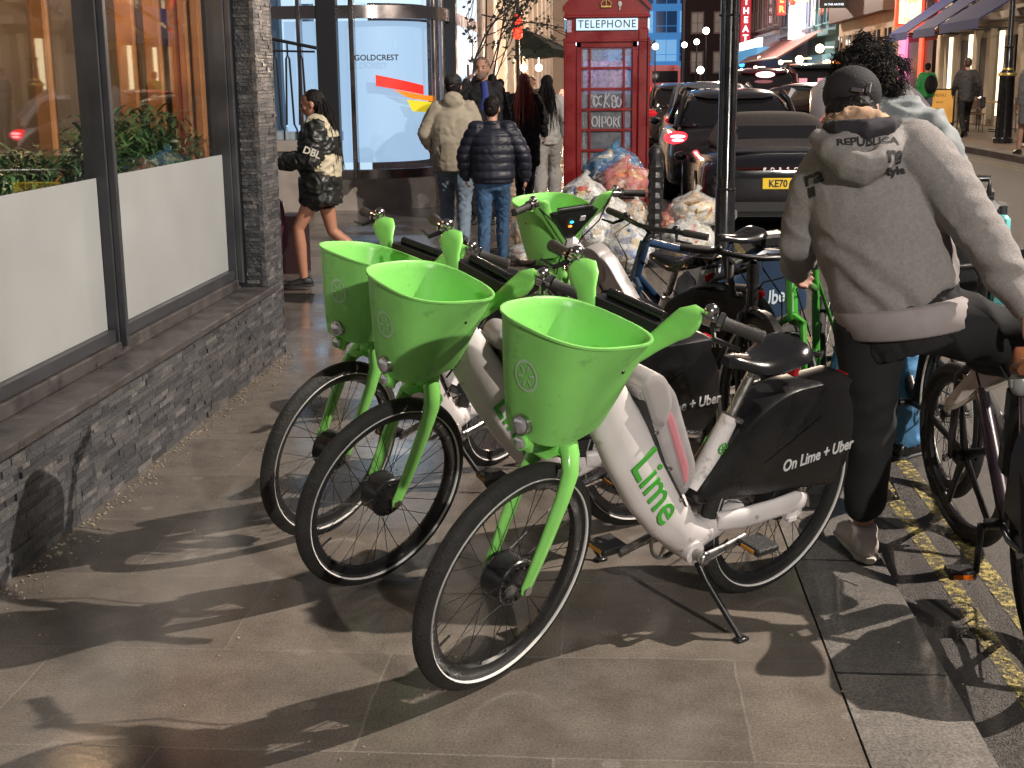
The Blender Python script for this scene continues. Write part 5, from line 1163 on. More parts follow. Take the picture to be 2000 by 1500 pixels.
    for s in (-1, 1):
        g0 = Vector((.748, s * .210, 1.104)); g1 = Vector((.688, s * .352, 1.088)); dr = (g1 - g0).normalized()
        MB().tube([g0, g0 + dr * .02, g0 + dr * .021, g0 + dr * .03], [.022, .022, .016, .016], 14).ell(g0 + dr * .012 + Vector((.0, 0, .018)), (.022, .018, .02)).tube([g0 + dr * .034, g0 + dr * .046], [.024, .024], 16).build('shifter', mat('polished_fitting', (.45, .43, .42), .18, 1.0), bars, smooth=40)
        MB().tube([g0 + dr * .05, g0 + dr * .056, g0 + dr * .10, g1 - dr * .004, g1], [.019, .0165, .0155, .018, .014], 14).build('grip', gripm, bars)
        MB().tube([g0 + dr * .03 + Vector((.015, 0, -.01)), g0 + dr * .06 + Vector((.05, 0, -.03)), g0 + dr * .13 + Vector((.055, 0, -.028))], [.008, .007, .005], 8).build('brake_lever', blackm, bars)
    MB().tube([(.75, .19, 1.08), (.735, .10, .985), (.78, .035, .90), (.86, .04, .78), (.90, .03, .72)], .0035, 6).tube([(.75, -.19, 1.08), (.735, -.12, .985), (.78, -.04, .90), (.86, -.04, .78)], .0035, 6).build('brake_cable', blackm, bars)
    # console: black triangular phone mount between the arms
    cs = MB(); cs.loft([[(.835, -.02, .905), (.800, -.02, .910), (.800, .02, .910), (.835, .02, .905)], [(.815, -.062, .96), (.770, -.06, .965), (.770, .06, .965), (.815, .062, .96)], [(.795, -.115, 1.02), (.735, -.105, 1.022), (.735, .105, 1.022), (.795, .115, 1.02)], [(.785, -.125, 1.045), (.73, -.115, 1.042), (.73, .115, 1.042), (.785, .125, 1.045)]])
    con = ST(cs, 'phone_console', mat('console_black', (.012, .012, .013), .4), smooth=0)
    MB().tube([(.745, -.09, 1.055), (.745, .09, 1.055)], .014, 10).build('phone_clamp', blackm, con)
    MB().ell((.748, .02, .992), (.004, .011, .006)).build('blue_indicator', mat('teal_led', (0, .4, .5), .3, emit=(.03, .6, .8), estr=2), con)
    MB().ell((.757, .025, .972), (.004, .011, .006)).build('orange_indicator', mat('orange_led', (.6, .2, 0), .3, emit=(1, .25, .03), estr=2), con)
    MB().box((.741, -.035, 1.005), (.004, .028, .028), rot=(0, R(-35), 0)).build('white_label', white_ink, con, smooth=0)
    # basket shell
    n = 56; rows = 12; b = MB(); rings = []
    base = []
    for i in range(rows + 1): rings.append([bask(2 * PI * j / n, i / rows) for j in range(n)])
    lip = [[p + (p - Vector((.97, 0, p.z))).normalized() * .006 + Vector((0, 0, .001)) for p in rings[-1]], [p + (p - Vector((.97, 0, p.z))).normalized() * .006 + Vector((0, 0, .007)) for p in rings[-1]], [p + Vector((0, 0, .008)) for p in rings[-1]]]
    inner = [[bask(2 * PI * j / n, i / rows, .0045) + Vector((0, 0, .004)) for j in range(n)] for i in range(rows, -1, -1)]
    allr = [[bask(2 * PI * j / n, 0, .05) + Vector((0, 0, -.004)) for j in range(n)], [bask(2 * PI * j / n, 0, .008) + Vector((0, 0, -.003)) for j in range(n)]] + rings + lip + inner + [[bask(2 * PI * j / n, 0, .05) + Vector((0, 0, .006)) for j in range(n)]]
    bk_ = ST(b.loft(allr), 'basket', limeb, smooth=50)
    MB().box((.97, 0, .768), (.16, .11, .02), bev=.005).box((.955, 0, .735), (.07, .06, .06), bev=.01).tube([(1.06, 0, .778), (1.085, 0, .75), (1.092, 0, .73)], [(.03, .01), (.022, .012), (.008, .01)], 10, side=Y).build('basket_bracket', lime, bk_)
    # badge on the basket's front face, laid on its curve
    def onb(u, w, lift=.0015):
        # u: metres sideways, w: height fraction ; front face
        lo, hi = -1.2, 1.2
        for _ in range(24):
            m_ = (lo + hi) / 2
            if bask(m_, w).y < u: lo = m_
            else: hi = m_
        p = bask(lo, w); return p + Vector((lift, 0, -lift * .3))
    bd = MB(); cu_, cw = -.0, .60; rr_ = .034
    def strip_on(pts, wd):
        L0 = []; 
        for i, (u, w) in enumerate(pts):
            a = Vector(pts[min(i + 1, len(pts) - 1)]) - Vector(pts[max(i - 1, 0)]); a.normalize(); nrm = Vector((-a.y, a.x)) * wd
            L0.append((u + nrm.x, w + nrm.y)); L0.append((u - nrm.x, w - nrm.y))
        vs = [onb(q[0] + cu_, cw + q[1] / .262) for q in L0]
        bd.add(vs, [[2 * i, 2 * i + 1, 2 * i + 3, 2 * i + 2] for i in range(len(pts) - 1)])
    strip_on([(rr_ * math.cos(2 * PI * k / 32), rr_ * math.sin(2 * PI * k / 32)) for k in range(33)], .0035)
    for k in range(6):
        a = 2 * PI * k / 6 + .25; strip_on([((.010 + .0042 * j) * math.cos(a), (.010 + .0042 * j) * math.sin(a)) for j in range(5)], .0028)
    bd.build('emblem', mat('pale_green_badge', (.42, .62, .40), .4), bk_, smooth=0)
    for q in ((.98, -1.05), (.98, 1.05)):
        p = bask(PI / 2 * q[1], .72); MB().ell(p, (.005, .004, .005)).build('bolt', blackm, bk_)
    hz = onb(0, .14); 
    MB().cyl((hz.x - .004, 0, hz.z), (hz.x + .013, 0, hz.z), .029, .026, 22).build('headlight', alu, bk_, smooth=40)
    MB().ell((hz.x + .012, 0, hz.z), (.007, .022, .022)).build('headlight_lens', lensm, bk_)
    MB().cyl((hz.x - .02, 0, hz.z - .053), (hz.x + .002, 0, hz.z - .053), .022, .02, 20).box((hz.x - .02, 0, hz.z - .05), (.02, .055, .06), bev=.008).build('reflector_housing', lime, bk_, smooth=40)
    MB().ell((hz.x + .001, 0, hz.z - .053), (.006, .017, .017)).build('headlight_lens', lensm, bk_)
    # dirt flap between fork and wheel
    MB().tube([(.93, 0, .665), (1.0, 0, .695), (1.04, 0, .69)], [(.028, .004), (.030, .004), (.026, .003)], 8, side=Y).build('front_mudguard', lime, t, mx=SM)
    return t
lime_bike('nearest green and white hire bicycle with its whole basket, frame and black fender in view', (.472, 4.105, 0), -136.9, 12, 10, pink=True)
lime_bike('middle hire bicycle, its green basket left of the nearest one and frame writing half hidden', (.100, 4.748, 0), -143, 12, 12)
lime_bike('hire bicycle furthest left, its basket behind the middle one near the slate wall', (-.50, 5.52, 0), -121, 13, -2)
lime_bike('hire bicycle facing away with its black phone console and basket before the rubbish bags', (.58, 5.99, 0), 142, 12, -22, kick=False)

def city_bike(lab, loc, heading, lean, steer=0, frame=None, fcol=(.02, .02, .022), saddle=None, bars='flat', rear=None, wheelstyle=32, name='bicycle', grp=None, rimc=None, gripcol=None, front_bag=None, wb=1.05, basket=False, bar_h=1.02, sh=.93, fenders=False):
    t = thing(name, lab, 'bicycle', loc, group=grp)
    t.matrix_world = Matrix.Translation(Vector(loc)) @ Matrix.Rotation(R(heading), 4, 'Z') @ Matrix.Rotation(R(-lean), 4, 'X')
    ax = Vector((-.30, 0, .954)); o_ = Vector((wb - .12, 0, .70))
    SM = Matrix.Translation(o_) @ Matrix.Rotation(R(steer), 4, ax) @ Matrix.Translation(-o_)
    fm_ = frame
    BB = (.43, 0, .28); HT = (wb - .17, 0, .86); HB = (wb - .125, 0, .70); STt = (.27, 0, .80)
    b = MB().tube([BB, HB], [.026, .024], 12).tube([BB, STt], .018, 12).tube([(.30, 0, .72), HT], [.018, .020], 12).tube([HT, HB], .026, 12)
    for s in (-1, 1): b.tube([(.40, s * .02, .28), (.2, s * .055, .31), (0, s * .06, WR)], .011, 8).tube([(.285, s * .012, .75), (0, s * .06, WR)], .009, 8)
    b.build('frame', fm_, t, smooth=50)
    fk = MB().tube([HB, (wb - .115, 0, .67)], .024, 12)
    for s in (-1, 1): fk.tube([(wb - .115, s * .01, .685), (wb - .10, s * .05, .66), (wb - .03, s * .055, .43), (wb, s * .055, WR)], [.018, .017, .013, .010], 10)
    fk.build('fork', fm_, t, mx=SM)
    kw = dict(stripe_=fenders or True, hub='plain')
    if wheelstyle == 'five':
        for nm, x, mx_ in (('rear_wheel', 0, None), ('front_wheel', wb, SM)):
            w_ = wheel(t, nm, x, mx_, nsp=0, hub='plain', stripe_=False)
            q = MB()
            for k in range(5):
                a = 2 * PI * k / 5 + .3; q.tube([(x + .02 * math.cos(a), 0, WR + .02 * math.sin(a)), (x + .15 * math.cos(a), 0, WR + .15 * math.sin(a)), (x + .275 * math.cos(a), 0, WR + .275 * math.sin(a))], [(.012, .022), (.010, .014), (.010, .017)], 8, side=(0, 1, 0))
            q.build('wheel_blades', blackm, w_)
    else:
        wheel(t, 'rear_wheel', 0, None, hub='plain', rimc=rimc); wheel(t, 'front_wheel', wb, SM, hub='plain', rimc=rimc)
    MB().tube([STt, (.235, 0, sh - .03)], .014, 10).build('seat_post', alu if bars != 'drop' else blackm, t)
    saddle_mesh(.225, sh, .28, .155, .018).build('saddle', saddle or saddlem, t, smooth=60)
    gm = gripcol or gripm
    st = MB().tube([HT, (wb - .20, 0, bar_h - .03), (wb - .16, 0, bar_h)], [.016, .015, .013], 10)
    if bars == 'flat':
        st.tube([(wb - .24, -.29, bar_h + .01), (wb - .19, -.15, bar_h + .01), (wb - .165, -.04, bar_h), (wb - .165, .04, bar_h), (wb - .19, .15, bar_h + .01), (wb - .24, .29, bar_h + .01)], .012, 10)
        hb = st.build('handlebar', blackm, t, mx=SM)
        for s in (-1, 1):
            MB().tube([(wb - .205, s * .18, bar_h + .01), (wb - .21, s * .19, bar_h + .01), (wb - .245, s * .30, bar_h + .01)], [.014, .018, .017], 12).build('grip', gm, hb)
            MB().tube([(wb - .19, s * .16, bar_h), (wb - .15, s * .19, bar_h - .02), (wb - .165, s * .27, bar_h - .02)], [.009, .007, .005], 8).ell((wb - .195, s * .15, bar_h + .02), (.02, .02, .018)).build('brake_lever', blackm, hb)
    else:
        for s in (-1, 1):
            st.tube([(wb - .16, 0, bar_h), (wb - .15, s * .16, bar_h), (wb - .12, s * .20, bar_h), (wb - .03, s * .205, bar_h - .005), (wb + .0, s * .205, bar_h - .06), (wb - .03, s * .21, bar_h - .13), (wb - .12, s * .215, bar_h - .15)], .014, 10)
            st.tube([(wb - .04, s * .205, bar_h), (wb + .03, s * .205, bar_h + .04), (wb + .045, s * .205, bar_h - .05)], [.016, .015, .006], 8)
        st.build('handlebar', gm, t, mx=SM)
    MB().tube([(wb - .18, .12, bar_h), (wb - .06, .10, bar_h - .06), (wb - .10, .03, .80), (.6, .02, .55)], .0035, 6).tube([(wb - .18, -.12, bar_h), (wb - .05, -.09, bar_h - .04), (wb - .09, -.03, .78), (wb - .06, -.04, .5)], .0035, 6).build('brake_cable', blackm, t)
    MB().torus((.43, -.05, .28), .085, .004, 32, 6, 'y').cyl((.43, -.07, .28), (.43, .07, .28), .018, n=12).cyl((.43, -.054, .28), (.43, -.046, .28), .05, n=12).build('chainring', blackm, t)
    for s, dd in ((1, Vector((.12, 0, -.99))), (-1, Vector((-.12, 0, .99)))):
        e = Vector((.43, s * .085, .28)) + dd * .17
        MB().tube([(.43, s * .08, .28), tuple(e)], [.012, .010], 8).build('crank_arm', blackm, t)
        pd = MB().box((e.x, e.y + s * .05, e.z), (.09, .085, .022), bev=.004).build('pedal', mat('pedal_black', (.02, .02, .02)), t, smooth=0)
        for q in (-1, 1): MB().box((e.x + q * .047, e.y + s * .05, e.z), (.004, .06, .014)).build('pedal_reflector', mat('orange_reflector', (.8, .16, .01), .3), pd, smooth=0)
    MB().tube([(.43, -.05, .365), (0, -.05, WR + .04)], .004, 5).tube([(.43, -.05, .195), (0, -.05, WR - .04)], .004, 5).build('chain', blackm, t)
    if fenders:
        for nm, x, a0, a1, mx_ in (('rear_mudguard', 0, 20, 175, None), ('front_mudguard', wb, 30, 150, SM)):
            rings = []
            for k in range(18):
                a = R(a0 + (a1 - a0) * k / 17); r_ = WR + .022; d = Vector((math.cos(a), 0, math.sin(a)))
                rings.append([Vector((x, 0, WR)) + d * (r_ - .012) + Vector((0, -.032, 0)), Vector((x, 0, WR)) + d * (r_ + .006) + Vector((0, -.018, 0)), Vector((x, 0, WR)) + d * (r_ + .006) + Vector((0, .018, 0)), Vector((x, 0, WR)) + d * (r_ - .012) + Vector((0, .032, 0)), Vector((x, 0, WR)) + d * (r_ + .002) + Vector((0, .016, 0)), Vector((x, 0, WR)) + d * (r_ + .002) + Vector((0, -.016, 0))])
            MB().loft(rings).build(nm, blackm, t, smooth=40, mx=mx_)
    return t
ublue = mat('dark_blue_paint', (.012, .035, .085), .28, coat=.4)
ub = city_bike('dark blue hire bicycle with white writing on its rear fender behind the lamp post', (.75, 7.05, 0), -138, 6, 10, frame=ublue, wb=1.04, bar_h=.93, sh=.85)
def skirt_on(t, pts, y, m, name='rear_fender'):
    n = len(pts); cx = sum(p[0] for p in pts) / n; cz = sum(p[1] for p in pts) / n
    rings = [[(cx + (x - cx) * f, yy, cz + (z - cz) * f) for x, z in pts] for yy, f in ((-y, .93), (-y * .7, 1), (y * .7, 1), (y, .93))]
    return MB().loft(rings).build(name, m, t, smooth=40)
f = skirt_on(ub, [(.40, .36), (.30, .58), (.20, .70), (.05, .76), (-.10, .74), (-.24, .64), (-.33, .48), (-.34, .40), (-.1, .38), (.15, .36)], .05, mat('dark_blue_fender', (.014, .035, .075), .4))
for s in (1, -1): text('fender_writing', 'Uber', .11, mat('pale_blue_lettering', (.55, .68, .78), .4), f, basis((-.06, s * .053, .50), (-s, 0, .06 * s), (0, s, 0)), off=.002)
MB().box((-.02, 0, .80), (.2, .1, .07), bev=.015).build('rear_rack_box', blackm, ub, smooth=0)
kb = city_bike('black bicycle with flat bars and a white panel under its saddle before the lamp post', (.36, 6.40, 0), -80, 5, 6, frame=blackm, wb=1.05, bar_h=.89, sh=.82, fenders=True)
skirt_on(kb, [(.40, .34), (.30, .58), (.16, .70), (-.04, .72), (-.20, .66), (-.30, .50), (-.32, .38), (0, .33)], .055, skirt, 'rear_cover')
skirt_on(kb, [(.22, .80), (.13, .80), (-.02, .745), (-.10, .72), (.02, .705), (.20, .66)], .050, mat('white_cover', (.6, .62, .64), .35), 'white_cover')
gbk = city_bike('slim green road bicycle with black drop bars beyond the man in the grey hoodie', (1.10, 6.42, -.05), -108, -6, -8, frame=mat('road_green_paint', (.05, .30, .03), .3, coat=.5), bars='drop', wb=1.0, gripcol=mat('bar_tape', (.02, .02, .02), .6), bar_h=.94)
brownleather = mat('brown_leather', (.16, .055, .02), .32, var=.25, vscale=12, rvar=.1)
bb_ = city_bike('black bicycle with brown leather saddle and five bladed wheels at the right edge', (1.245, 3.68, -.05), 88, 2, 15, frame=mat('purple_black_paint', (.022, .014, .022), .3, coat=.5), saddle=brownleather, wheelstyle='five', wb=1.04, bar_h=1.04, sh=.86)
skirt_on(bb_, [(.30, .36), (.26, .56), (.12, .70), (-.04, .72), (-.18, .66), (-.26, .5), (-.24, .36), (0, .33)], .045, mat('purple_black_plastic', (.022, .012, .020), .35), 'rear_fairing')
MB().box((.36, .0, .60), (.085, .075, .30), rot=(0, R(-17), 0), bev=.015).build('battery', blackm, bb_, smooth=0)
MB().box((.375, .041, .63), (.05, .004, .035), rot=(0, R(-17), 0)).build('white_label', white_ink, bb_, smooth=0)
MB().ell((.15, .05, .80), (.03, .03, .04)).box((.15, .075, .80), (.03, .012, .03), bev=.004).build('rear_lamp', mat('lamp_grey', (.25, .26, .26), .3), bb_)
db = thing('delivery_bag', 'black insulated delivery bag with a teal side panel beyond the grey hoodie', 'bag', (1.33, 5.25, .735), R(-14))
MB().box((0, 0, .22), (.34, .30, .46), bev=.05, seg=3).build('body', mat('bag_black_nylon', (.014, .016, .018), .55, bump=.4, bscale=30), db, smooth=50)
MB().box((.155, -.135, .20), (.055, .05, .34), bev=.015).build('side_panel', mat('teal_reflective', (.10, .42, .44), .4), db, smooth=40)
MB().tube([(-.1, -.1, .44), (-.1, -.1, .5), (.1, -.1, .5), (.1, -.1, .44)], .012, 8).build('handle', blackm, db)
dbk = city_bike('dark delivery bicycle with thick bars behind the grey hoodie man, carrying the black bag', (1.35, 5.25, -.03), 96, 0, -30, frame=blackm, wb=1.05, bar_h=1.05, sh=.84)
MB().tube([(.05, -.06, .36), (.0, -.06, .71)], .006, 6).tube([(.05, .06, .36), (.0, .06, .71)], .006, 6).box((.0, 0, .715), (.34, .16, .014), bev=.003).build('rear_rack', blackm, dbk, smooth=0)
# ================================================================ PEOPLE
skin = mat('skin', (.46, .25, .18), .5, var=.10, vscale=9, bump=.08, bscale=150)
skin_t = mat('tanned_skin', (.40, .19, .12), .45, var=.10, vscale=9, bump=.08, bscale=150)
hair_d = mat('dark_hair', (.010, .008, .008), .58, bump=.8, bscale=70, spec=.25)
V = Vector
def limb(b, pts, rs, n=14):
    """rounded tapered chain"""
    b.tube(pts, rs, n)
    for p, r in zip(pts, rs):
        r = r if not isinstance(r, (list, tuple)) else min(r); b.ell(p, (r * .985,) * 3, 12, 8)
    return b
def hand(b, wrist, d, palm_n, s=1.0, curl=.5, side=1):
    """palm, four unequal bent fingers and a thumb leaving the side of the palm"""
    d = V(d).normalized(); n = V(palm_n); n = (n - d * n.dot(d)).normalized(); w = d.cross(n) * side
    wrist = V(wrist)
    b.tube([wrist - d * .01 * s, wrist + d * .03 * s, wrist + d * .085 * s], [(.024 * s, .019 * s), (.038 * s, .016 * s), (.038 * s, .013 * s)], 12, side=w)
    for k, (o_, L_) in enumerate(((-.030, .068), (-.010, .078), (.010, .074), (.029, .058))):
        p = wrist + d * .08 * s + w * o_ * s; dd = d.copy(); pts = [p]
        for j, f in enumerate((.45, .32, .23)):
            dd = (dd * math.cos(curl * .7 * (j + .6)) + n * math.sin(curl * .7 * (j + .6))).normalized() if j else (dd + n * curl * .5).normalized()
            p = p + dd * L_ * f * s; pts.append(p)
        b.tube(pts, [.0095 * s, .009 * s, .0083 * s, .0065 * s], 8); b.ell(pts[-1], (.0065 * s,) * 3, 8, 6)
    t0 = wrist + d * .02 * s - w * .028 * s
    b.tube([t0, t0 + d * .028 * s - w * .022 * s + n * .008 * s, t0 + d * .055 * s - w * .030 * s + n * .020 * s, t0 + d * .075 * s - w * .026 * s + n * .028 * s], [.014 * s, .0115 * s, .010 * s, .0075 * s], 8)
def head(b, c, f, up=(0, 0, 1), s=1.0):
    """skull, jaw, nose, ears, brow; f = way the face looks"""
    c = V(c); f = V(f).normalized(); u = V(up); u = (u - f * u.dot(f)).normalized(); r = f.cross(u)
    M = Matrix((r, f, u)).transposed()
    def E(x, y, z, rx, ry, rz, n=16, m=12):
        q = MB().ell((0, 0, 0), (rx * s, ry * s, rz * s), n, m); q.v = [c + M @ (p + V((x, y, z)) * s) for p in q.v]; b.add(q.v, q.f)
    E(0, -.012, .022, .076, .095, .090); E(0, .020, -.025, .062, .070, .085); E(0, .045, -.078, .036, .035, .030); E(0, .062, -.02, .050, .030, .055)
    E(0, .098, -.022, .012, .018, .020); E(0, .094, -.003, .008, .010, .028); E(0, .078, -.058, .026, .016, .010); E(0, .076, -.068, .022, .015, .008)
    E(0, .082, .022, .048, .012, .010); E(.038, .060, -.028, .022, .025, .020); E(-.038, .060, -.028, .022, .025, .020)
    for sx in (-1, 1): E(sx * .078, -.005, -.012, .009, .020, .032)
    return M, c
def eyes(parent, c, M, s=1.0):
    b = MB()
    for sx in (-1, 1): b.ell(c + M @ (V((sx * .031, .083, .0)) * s), (.011 * s, .008 * s, .007 * s), 10, 8)
    b.build('eyes', mat('eye_dark', (.02, .015, .012), .2), parent)
    b = MB()
    for sx in (-1, 1): b.tube([c + M @ (V((sx * .015, .092, .020)) * s), c + M @ (V((sx * .047, .083, .024)) * s)], .004 * s, 6)
    b.build('eyebrows', hair_d, parent)
    MB().tube([c + M @ (V((-.022, .086, -.063)) * s), c + M @ (V((0, .092, -.062)) * s), c + M @ (V((.022, .086, -.063)) * s)], [.002, .004, .002], 6).build('mouth', mat('lips', (.30, .10, .09), .4), parent)
def shoe(parent, ank, toe_d, m, sole_m, name='shoe', s=1.0, high=.0, dn=(0, 0, -1)):
    a = V(ank); t = V(toe_d).normalized(); dn = V(dn); dn = (dn - t * dn.dot(t)).normalized(); w = t.cross(dn)
    g = a + dn * .085 * s
    b = MB().tube([g - t * .075 * s - dn * .05, g - t * .06 * s - dn * .045 * s, g - dn * .045 * s, g + t * .06 * s - dn * .04 * s, g + t * .13 * s - dn * .028 * s, g + t * .185 * s - dn * .022 * s],
                  [(.02 * s, .02 * s), (.036 * s, .045 * s), (.040 * s, .048 * s), (.044 * s, .036 * s), (.047 * s, .027 * s), (.026 * s, .016 * s)], 14, side=w)
    b.tube([a - dn * (.0 + high) - t * .012, a + dn * .045 * s - t * .01], [.042 * s, .045 * s], 14)
    me = remesh(b, .009, 3); o = link(name, me, m, parent, smooth=180)
    MB().tube([g - t * .085 * s - dn * .012, g - t * .06 * s - dn * .012, g + dn * -.012, g + t * .07 * s - dn * .012, g + t * .15 * s - dn * .012, g + t * .20 * s - dn * .014], [(.018, .010), (.038 * s, .014), (.038 * s, .013), (.044 * s, .013), (.046 * s, .012), (.018, .008)], 16, side=w, pw=.85).build('sole', sole_m, o, smooth=50)
    for k in range(3): MB().tube([g + t * (.03 + .028 * k) * s - dn * .078 * s + w * .022, g + t * (.03 + .028 * k) * s - dn * (.086 - .012 * k) * s, g + t * (.03 + .028 * k) * s - dn * .078 * s - w * .022], .003, 5).build('lace', sole_m, o) if s > .9 and name == 'trainer' else None
    return o
def hairs(parent, name, m, seeds, n, L_, spread, down, curl=0.0, r=.0028, seed=0):
    """locks: many thin tapering strands starting on ellipsoids"""
    rnd = random.Random(seed); b = MB()
    for i in range(n):
        c, rad = seeds[rnd.randrange(len(seeds))]
        a = rnd.uniform(0, 2 * PI); z = rnd.uniform(-.6, 1); q = math.sqrt(max(0, 1 - z * z)); d = V((q * math.cos(a), q * math.sin(a), z))
        p = V(c) + V((d.x * rad[0], d.y * rad[1], d.z * rad[2])); v = (d * spread + V(down)).normalized(); pts = [p]; ph = rnd.uniform(0, 6.28)
        l = L_ * rnd.uniform(.6, 1.2)
        for k in range(6):
            v = (v + V(down) * .5 + V((rnd.gauss(0, .12), rnd.gauss(0, .12), rnd.gauss(0, .06)))).normalized() if not curl else v
            off = V((math.cos(ph + k * 1.9), math.sin(ph + k * 1.9), math.cos(k * 1.3 + ph))) * curl
            p = p + v * l / 6; pts.append(p + off)
        b.tube(pts, [r, r * 1.6, r * 1.7, r * 1.5, r * 1.3, r, r * .3], 4)
    return b.build(name, m, parent, smooth=60)

def curly(parent, m, c, seed):
    rnd = random.Random(seed); b = MB()
    for i in range(3000):
        a = rnd.uniform(0, 2 * PI); z = rnd.uniform(-.75, 1); q = math.sqrt(1 - z * z); d = V((q * math.cos(a), q * math.sin(a), z))
        if d.y > .55 and d.z < .25: continue
        f = 1 + .45 * noise.noise(d * 2.3)
        p = V(c) + V((d.x * .126, d.y * .12, d.z * .128)) * f * (rnd.uniform(.84, 1.05) if i % 9 else rnd.uniform(1.0, 1.12))
        u = d.orthogonal().normalized(); w = d.cross(u); ph = rnd.uniform(0, 6.28); r_ = rnd.uniform(.008, .016); cc = rnd.uniform(.6, 1)
        nk_ = 9 if i % 6 == 0 else 6; pts = [p + (u * math.cos(ph + k * 1.1) + w * math.sin(ph + k * 1.1)) * r_ * cc + d * (.005 * k) + V((0, 0, -.0025 * k)) for k in range(nk_)]
        b.tube(pts, ([.0008, .0014, .0015, .0014, .0013, .0012, .001, .0008, .0004] if nk_ == 9 else [.001, .0017, .0019, .0018, .0016, .0006]), 4)
    b.ell(c, (.112, .105, .114), 20, 14)
    return b.build('curls', m, parent, smooth=60)
def person(lab, J, clothes, sc=1.0, loc=(0, 0, 0), rz=0.0, grp=None, vox=.013, seed=0, cat='person'):
    """J: joints in metres for a 1.75 m figure facing +y ; clothes: dict"""
    t = thing('person', lab, cat, loc, R(rz), grp); t.scale = (sc,) * 3
    hl, hr = V(J.get('hipL', (-.09, 0, .93))), V(J.get('hipR', (.09, 0, .93)))
    kl, kr = V(J['kneeL']), V(J['kneeR']); al, ar = V(J['ankL']), V(J['ankR'])
    sl, sr = V(J.get('shL', (-.17, 0, 1.42))), V(J.get('shR', (.17, 0, 1.42)))
    el, er = V(J['elbL']), V(J['elbR']); wl, wr = V(J['wrL']), V(J['wrR'])
    nk = V(J.get('neck', (0, -.01, 1.50))); hd = V(J.get('head', (0, .02, 1.635))); fc = V(J.get('face', (0, 1, 0)))
    pel = (hl + hr) / 2; cht = (sl + sr) / 2
    b = MB()
    b.tube([pel + V((0, 0, -.09)), pel, pel.lerp(cht, .35), pel.lerp(cht, .75), cht + V((0, 0, .02)), nk + V((0, 0, -.02))], [(.10, .09), (.155, .105), (.13, .095), (.16, .11), (.14, .085), (.06, .055)], 16, side=(sr - sl))
    limb(b, [nk + V((0, 0, -.05)), hd + V((0, 0, -.06))], [.058, .053])
    for s_, e_, w_ in ((sl, el, wl), (sr, er, wr)): limb(b, [s_, s_.lerp(e_, .5), e_, e_.lerp(w_, .4), w_], [.055, .047, .040, .038, .026])
    for h_, k_, a_ in ((hl, kl, al), (hr, kr, ar)):
        limb(b, [h_, h_.lerp(k_, .5), k_, k_.lerp(a_, .35), a_, a_ + V((0, 0, -.03))], [.085, .072, .052, .055, .036, .034])
    M, c = head(b, hd, fc, s=1.0)
    for e_, w_, cu, pn in ((el, wl, J.get('curlL', .6), J.get('palmL', (1, 0, 0))), (er, wr, J.get('curlR', .6), J.get('palmR', (-1, 0, 0)))): hand(b, w_, (w_ - e_), pn, 1.0, cu, 1)
    body = link('body', remesh(b, clothes.get('bodyvox', vox), 2), clothes.get('skin', skin), t, smooth=180)
    eyes(t, c, M)
    T = clothes.get('top')
    if T:
        r = T.get('r', 1.0); lo = T.get('low', -.06); hem = pel + V((0, 0, lo)); b = MB()
        b.tube([hem, hem + V((0, 0, .05)), pel.lerp(cht, .25), pel.lerp(cht, .6), pel.lerp(cht, .9), cht + V((0, 0, .045)), nk + V((0, 0, .0))], [(.155 * r * T.get('hemf', 1), .12 * r * T.get('hemf', 1)), (.175 * r, .135 * r), (.175 * r, .13 * r), (.185 * r, .135 * r), (.175 * r, .115 * r), (.13, .085), (.068, .066)], 20, side=(sr - sl))
        for s_, e_, w_ in ((sl, el, wl), (sr, er, wr)):
            k = T.get('arm', 1.15); end = e_.lerp(w_, T.get('sleeve', .95)); limb(b, [s_ * .9 + cht * .1, s_.lerp(e_, .5), e_, e_.lerp(end, .5), end], [.075 * k, .066 * k, .058 * k, .054 * k, .042 * k])
        if T.get('hood'): b.ell(nk + V((0, 0, -.0)) - fc * .075, (.105, .06, .085)); b.torus(tuple(nk + V((0, 0, .0))), .072, .026, 24, 8, 'z')
        if T.get('collar'): b.torus(tuple(nk + V((0, 0, -.005))), .058, .02, 24, 8, 'z')
        fn = None
        if T.get('quilt'):
            q = T['quilt']
            def fn(v, n, q=q):
                u = (v.co - pel).dot((cht - pel).normalized())
                v.co += n * (.016 * (abs(math.sin(u / q * PI)) ** .5) - .008)
        me = remesh(b, T.get('vox', vox), 3, T.get('fold', .012), T.get('fs', 7), fn)
        o = link(T.get('name', 'jacket'), me, T['m'], t, smooth=180)
        t['_top'] = o.name
    Lw = clothes.get('legs')
    if Lw:
        b = MB(); k = Lw.get('k', 1.0)
        b.tube([pel + V((0, 0, -.12)), pel + V((0, 0, -.02)), pel + V((0, 0, .10))], [(.12, .10), (.165, .115), (.14, .105)], 16, side=(hr - hl))
        for h_, k_, a_ in ((hl, kl, al), (hr, kr, ar)):
            f_ = Lw.get('to', .93); e2 = k_.lerp(a_, f_)
            limb(b, [h_, h_.lerp(k_, .5), k_, k_.lerp(e2, .4), e2], [.098 * k, .085 * k, .064 * k, .064 * k * Lw.get('flare', 1), .052 * k * Lw.get('flare', 1)])
        link(Lw.get('name', 'trousers'), remesh(b, vox, 3, Lw.get('fold', .01), 8), Lw['m'], t, smooth=180)
    Sk = clothes.get('skirt')
    if Sk:
        b = MB(); b.tube([pel + V((0, 0, Sk['low'])), pel + V((0, 0, Sk['low'] * .6)), pel, pel + V((0, 0, .1))], [(Sk.get('r', .22), Sk.get('r', .22) * .8), (.2, .15), (.17, .12), (.14, .1)], 20, side=(hr - hl)); link('skirt', remesh(b, vox, 2, .012, 8), Sk['m'], t, smooth=180)
    H = clothes.get('hair')
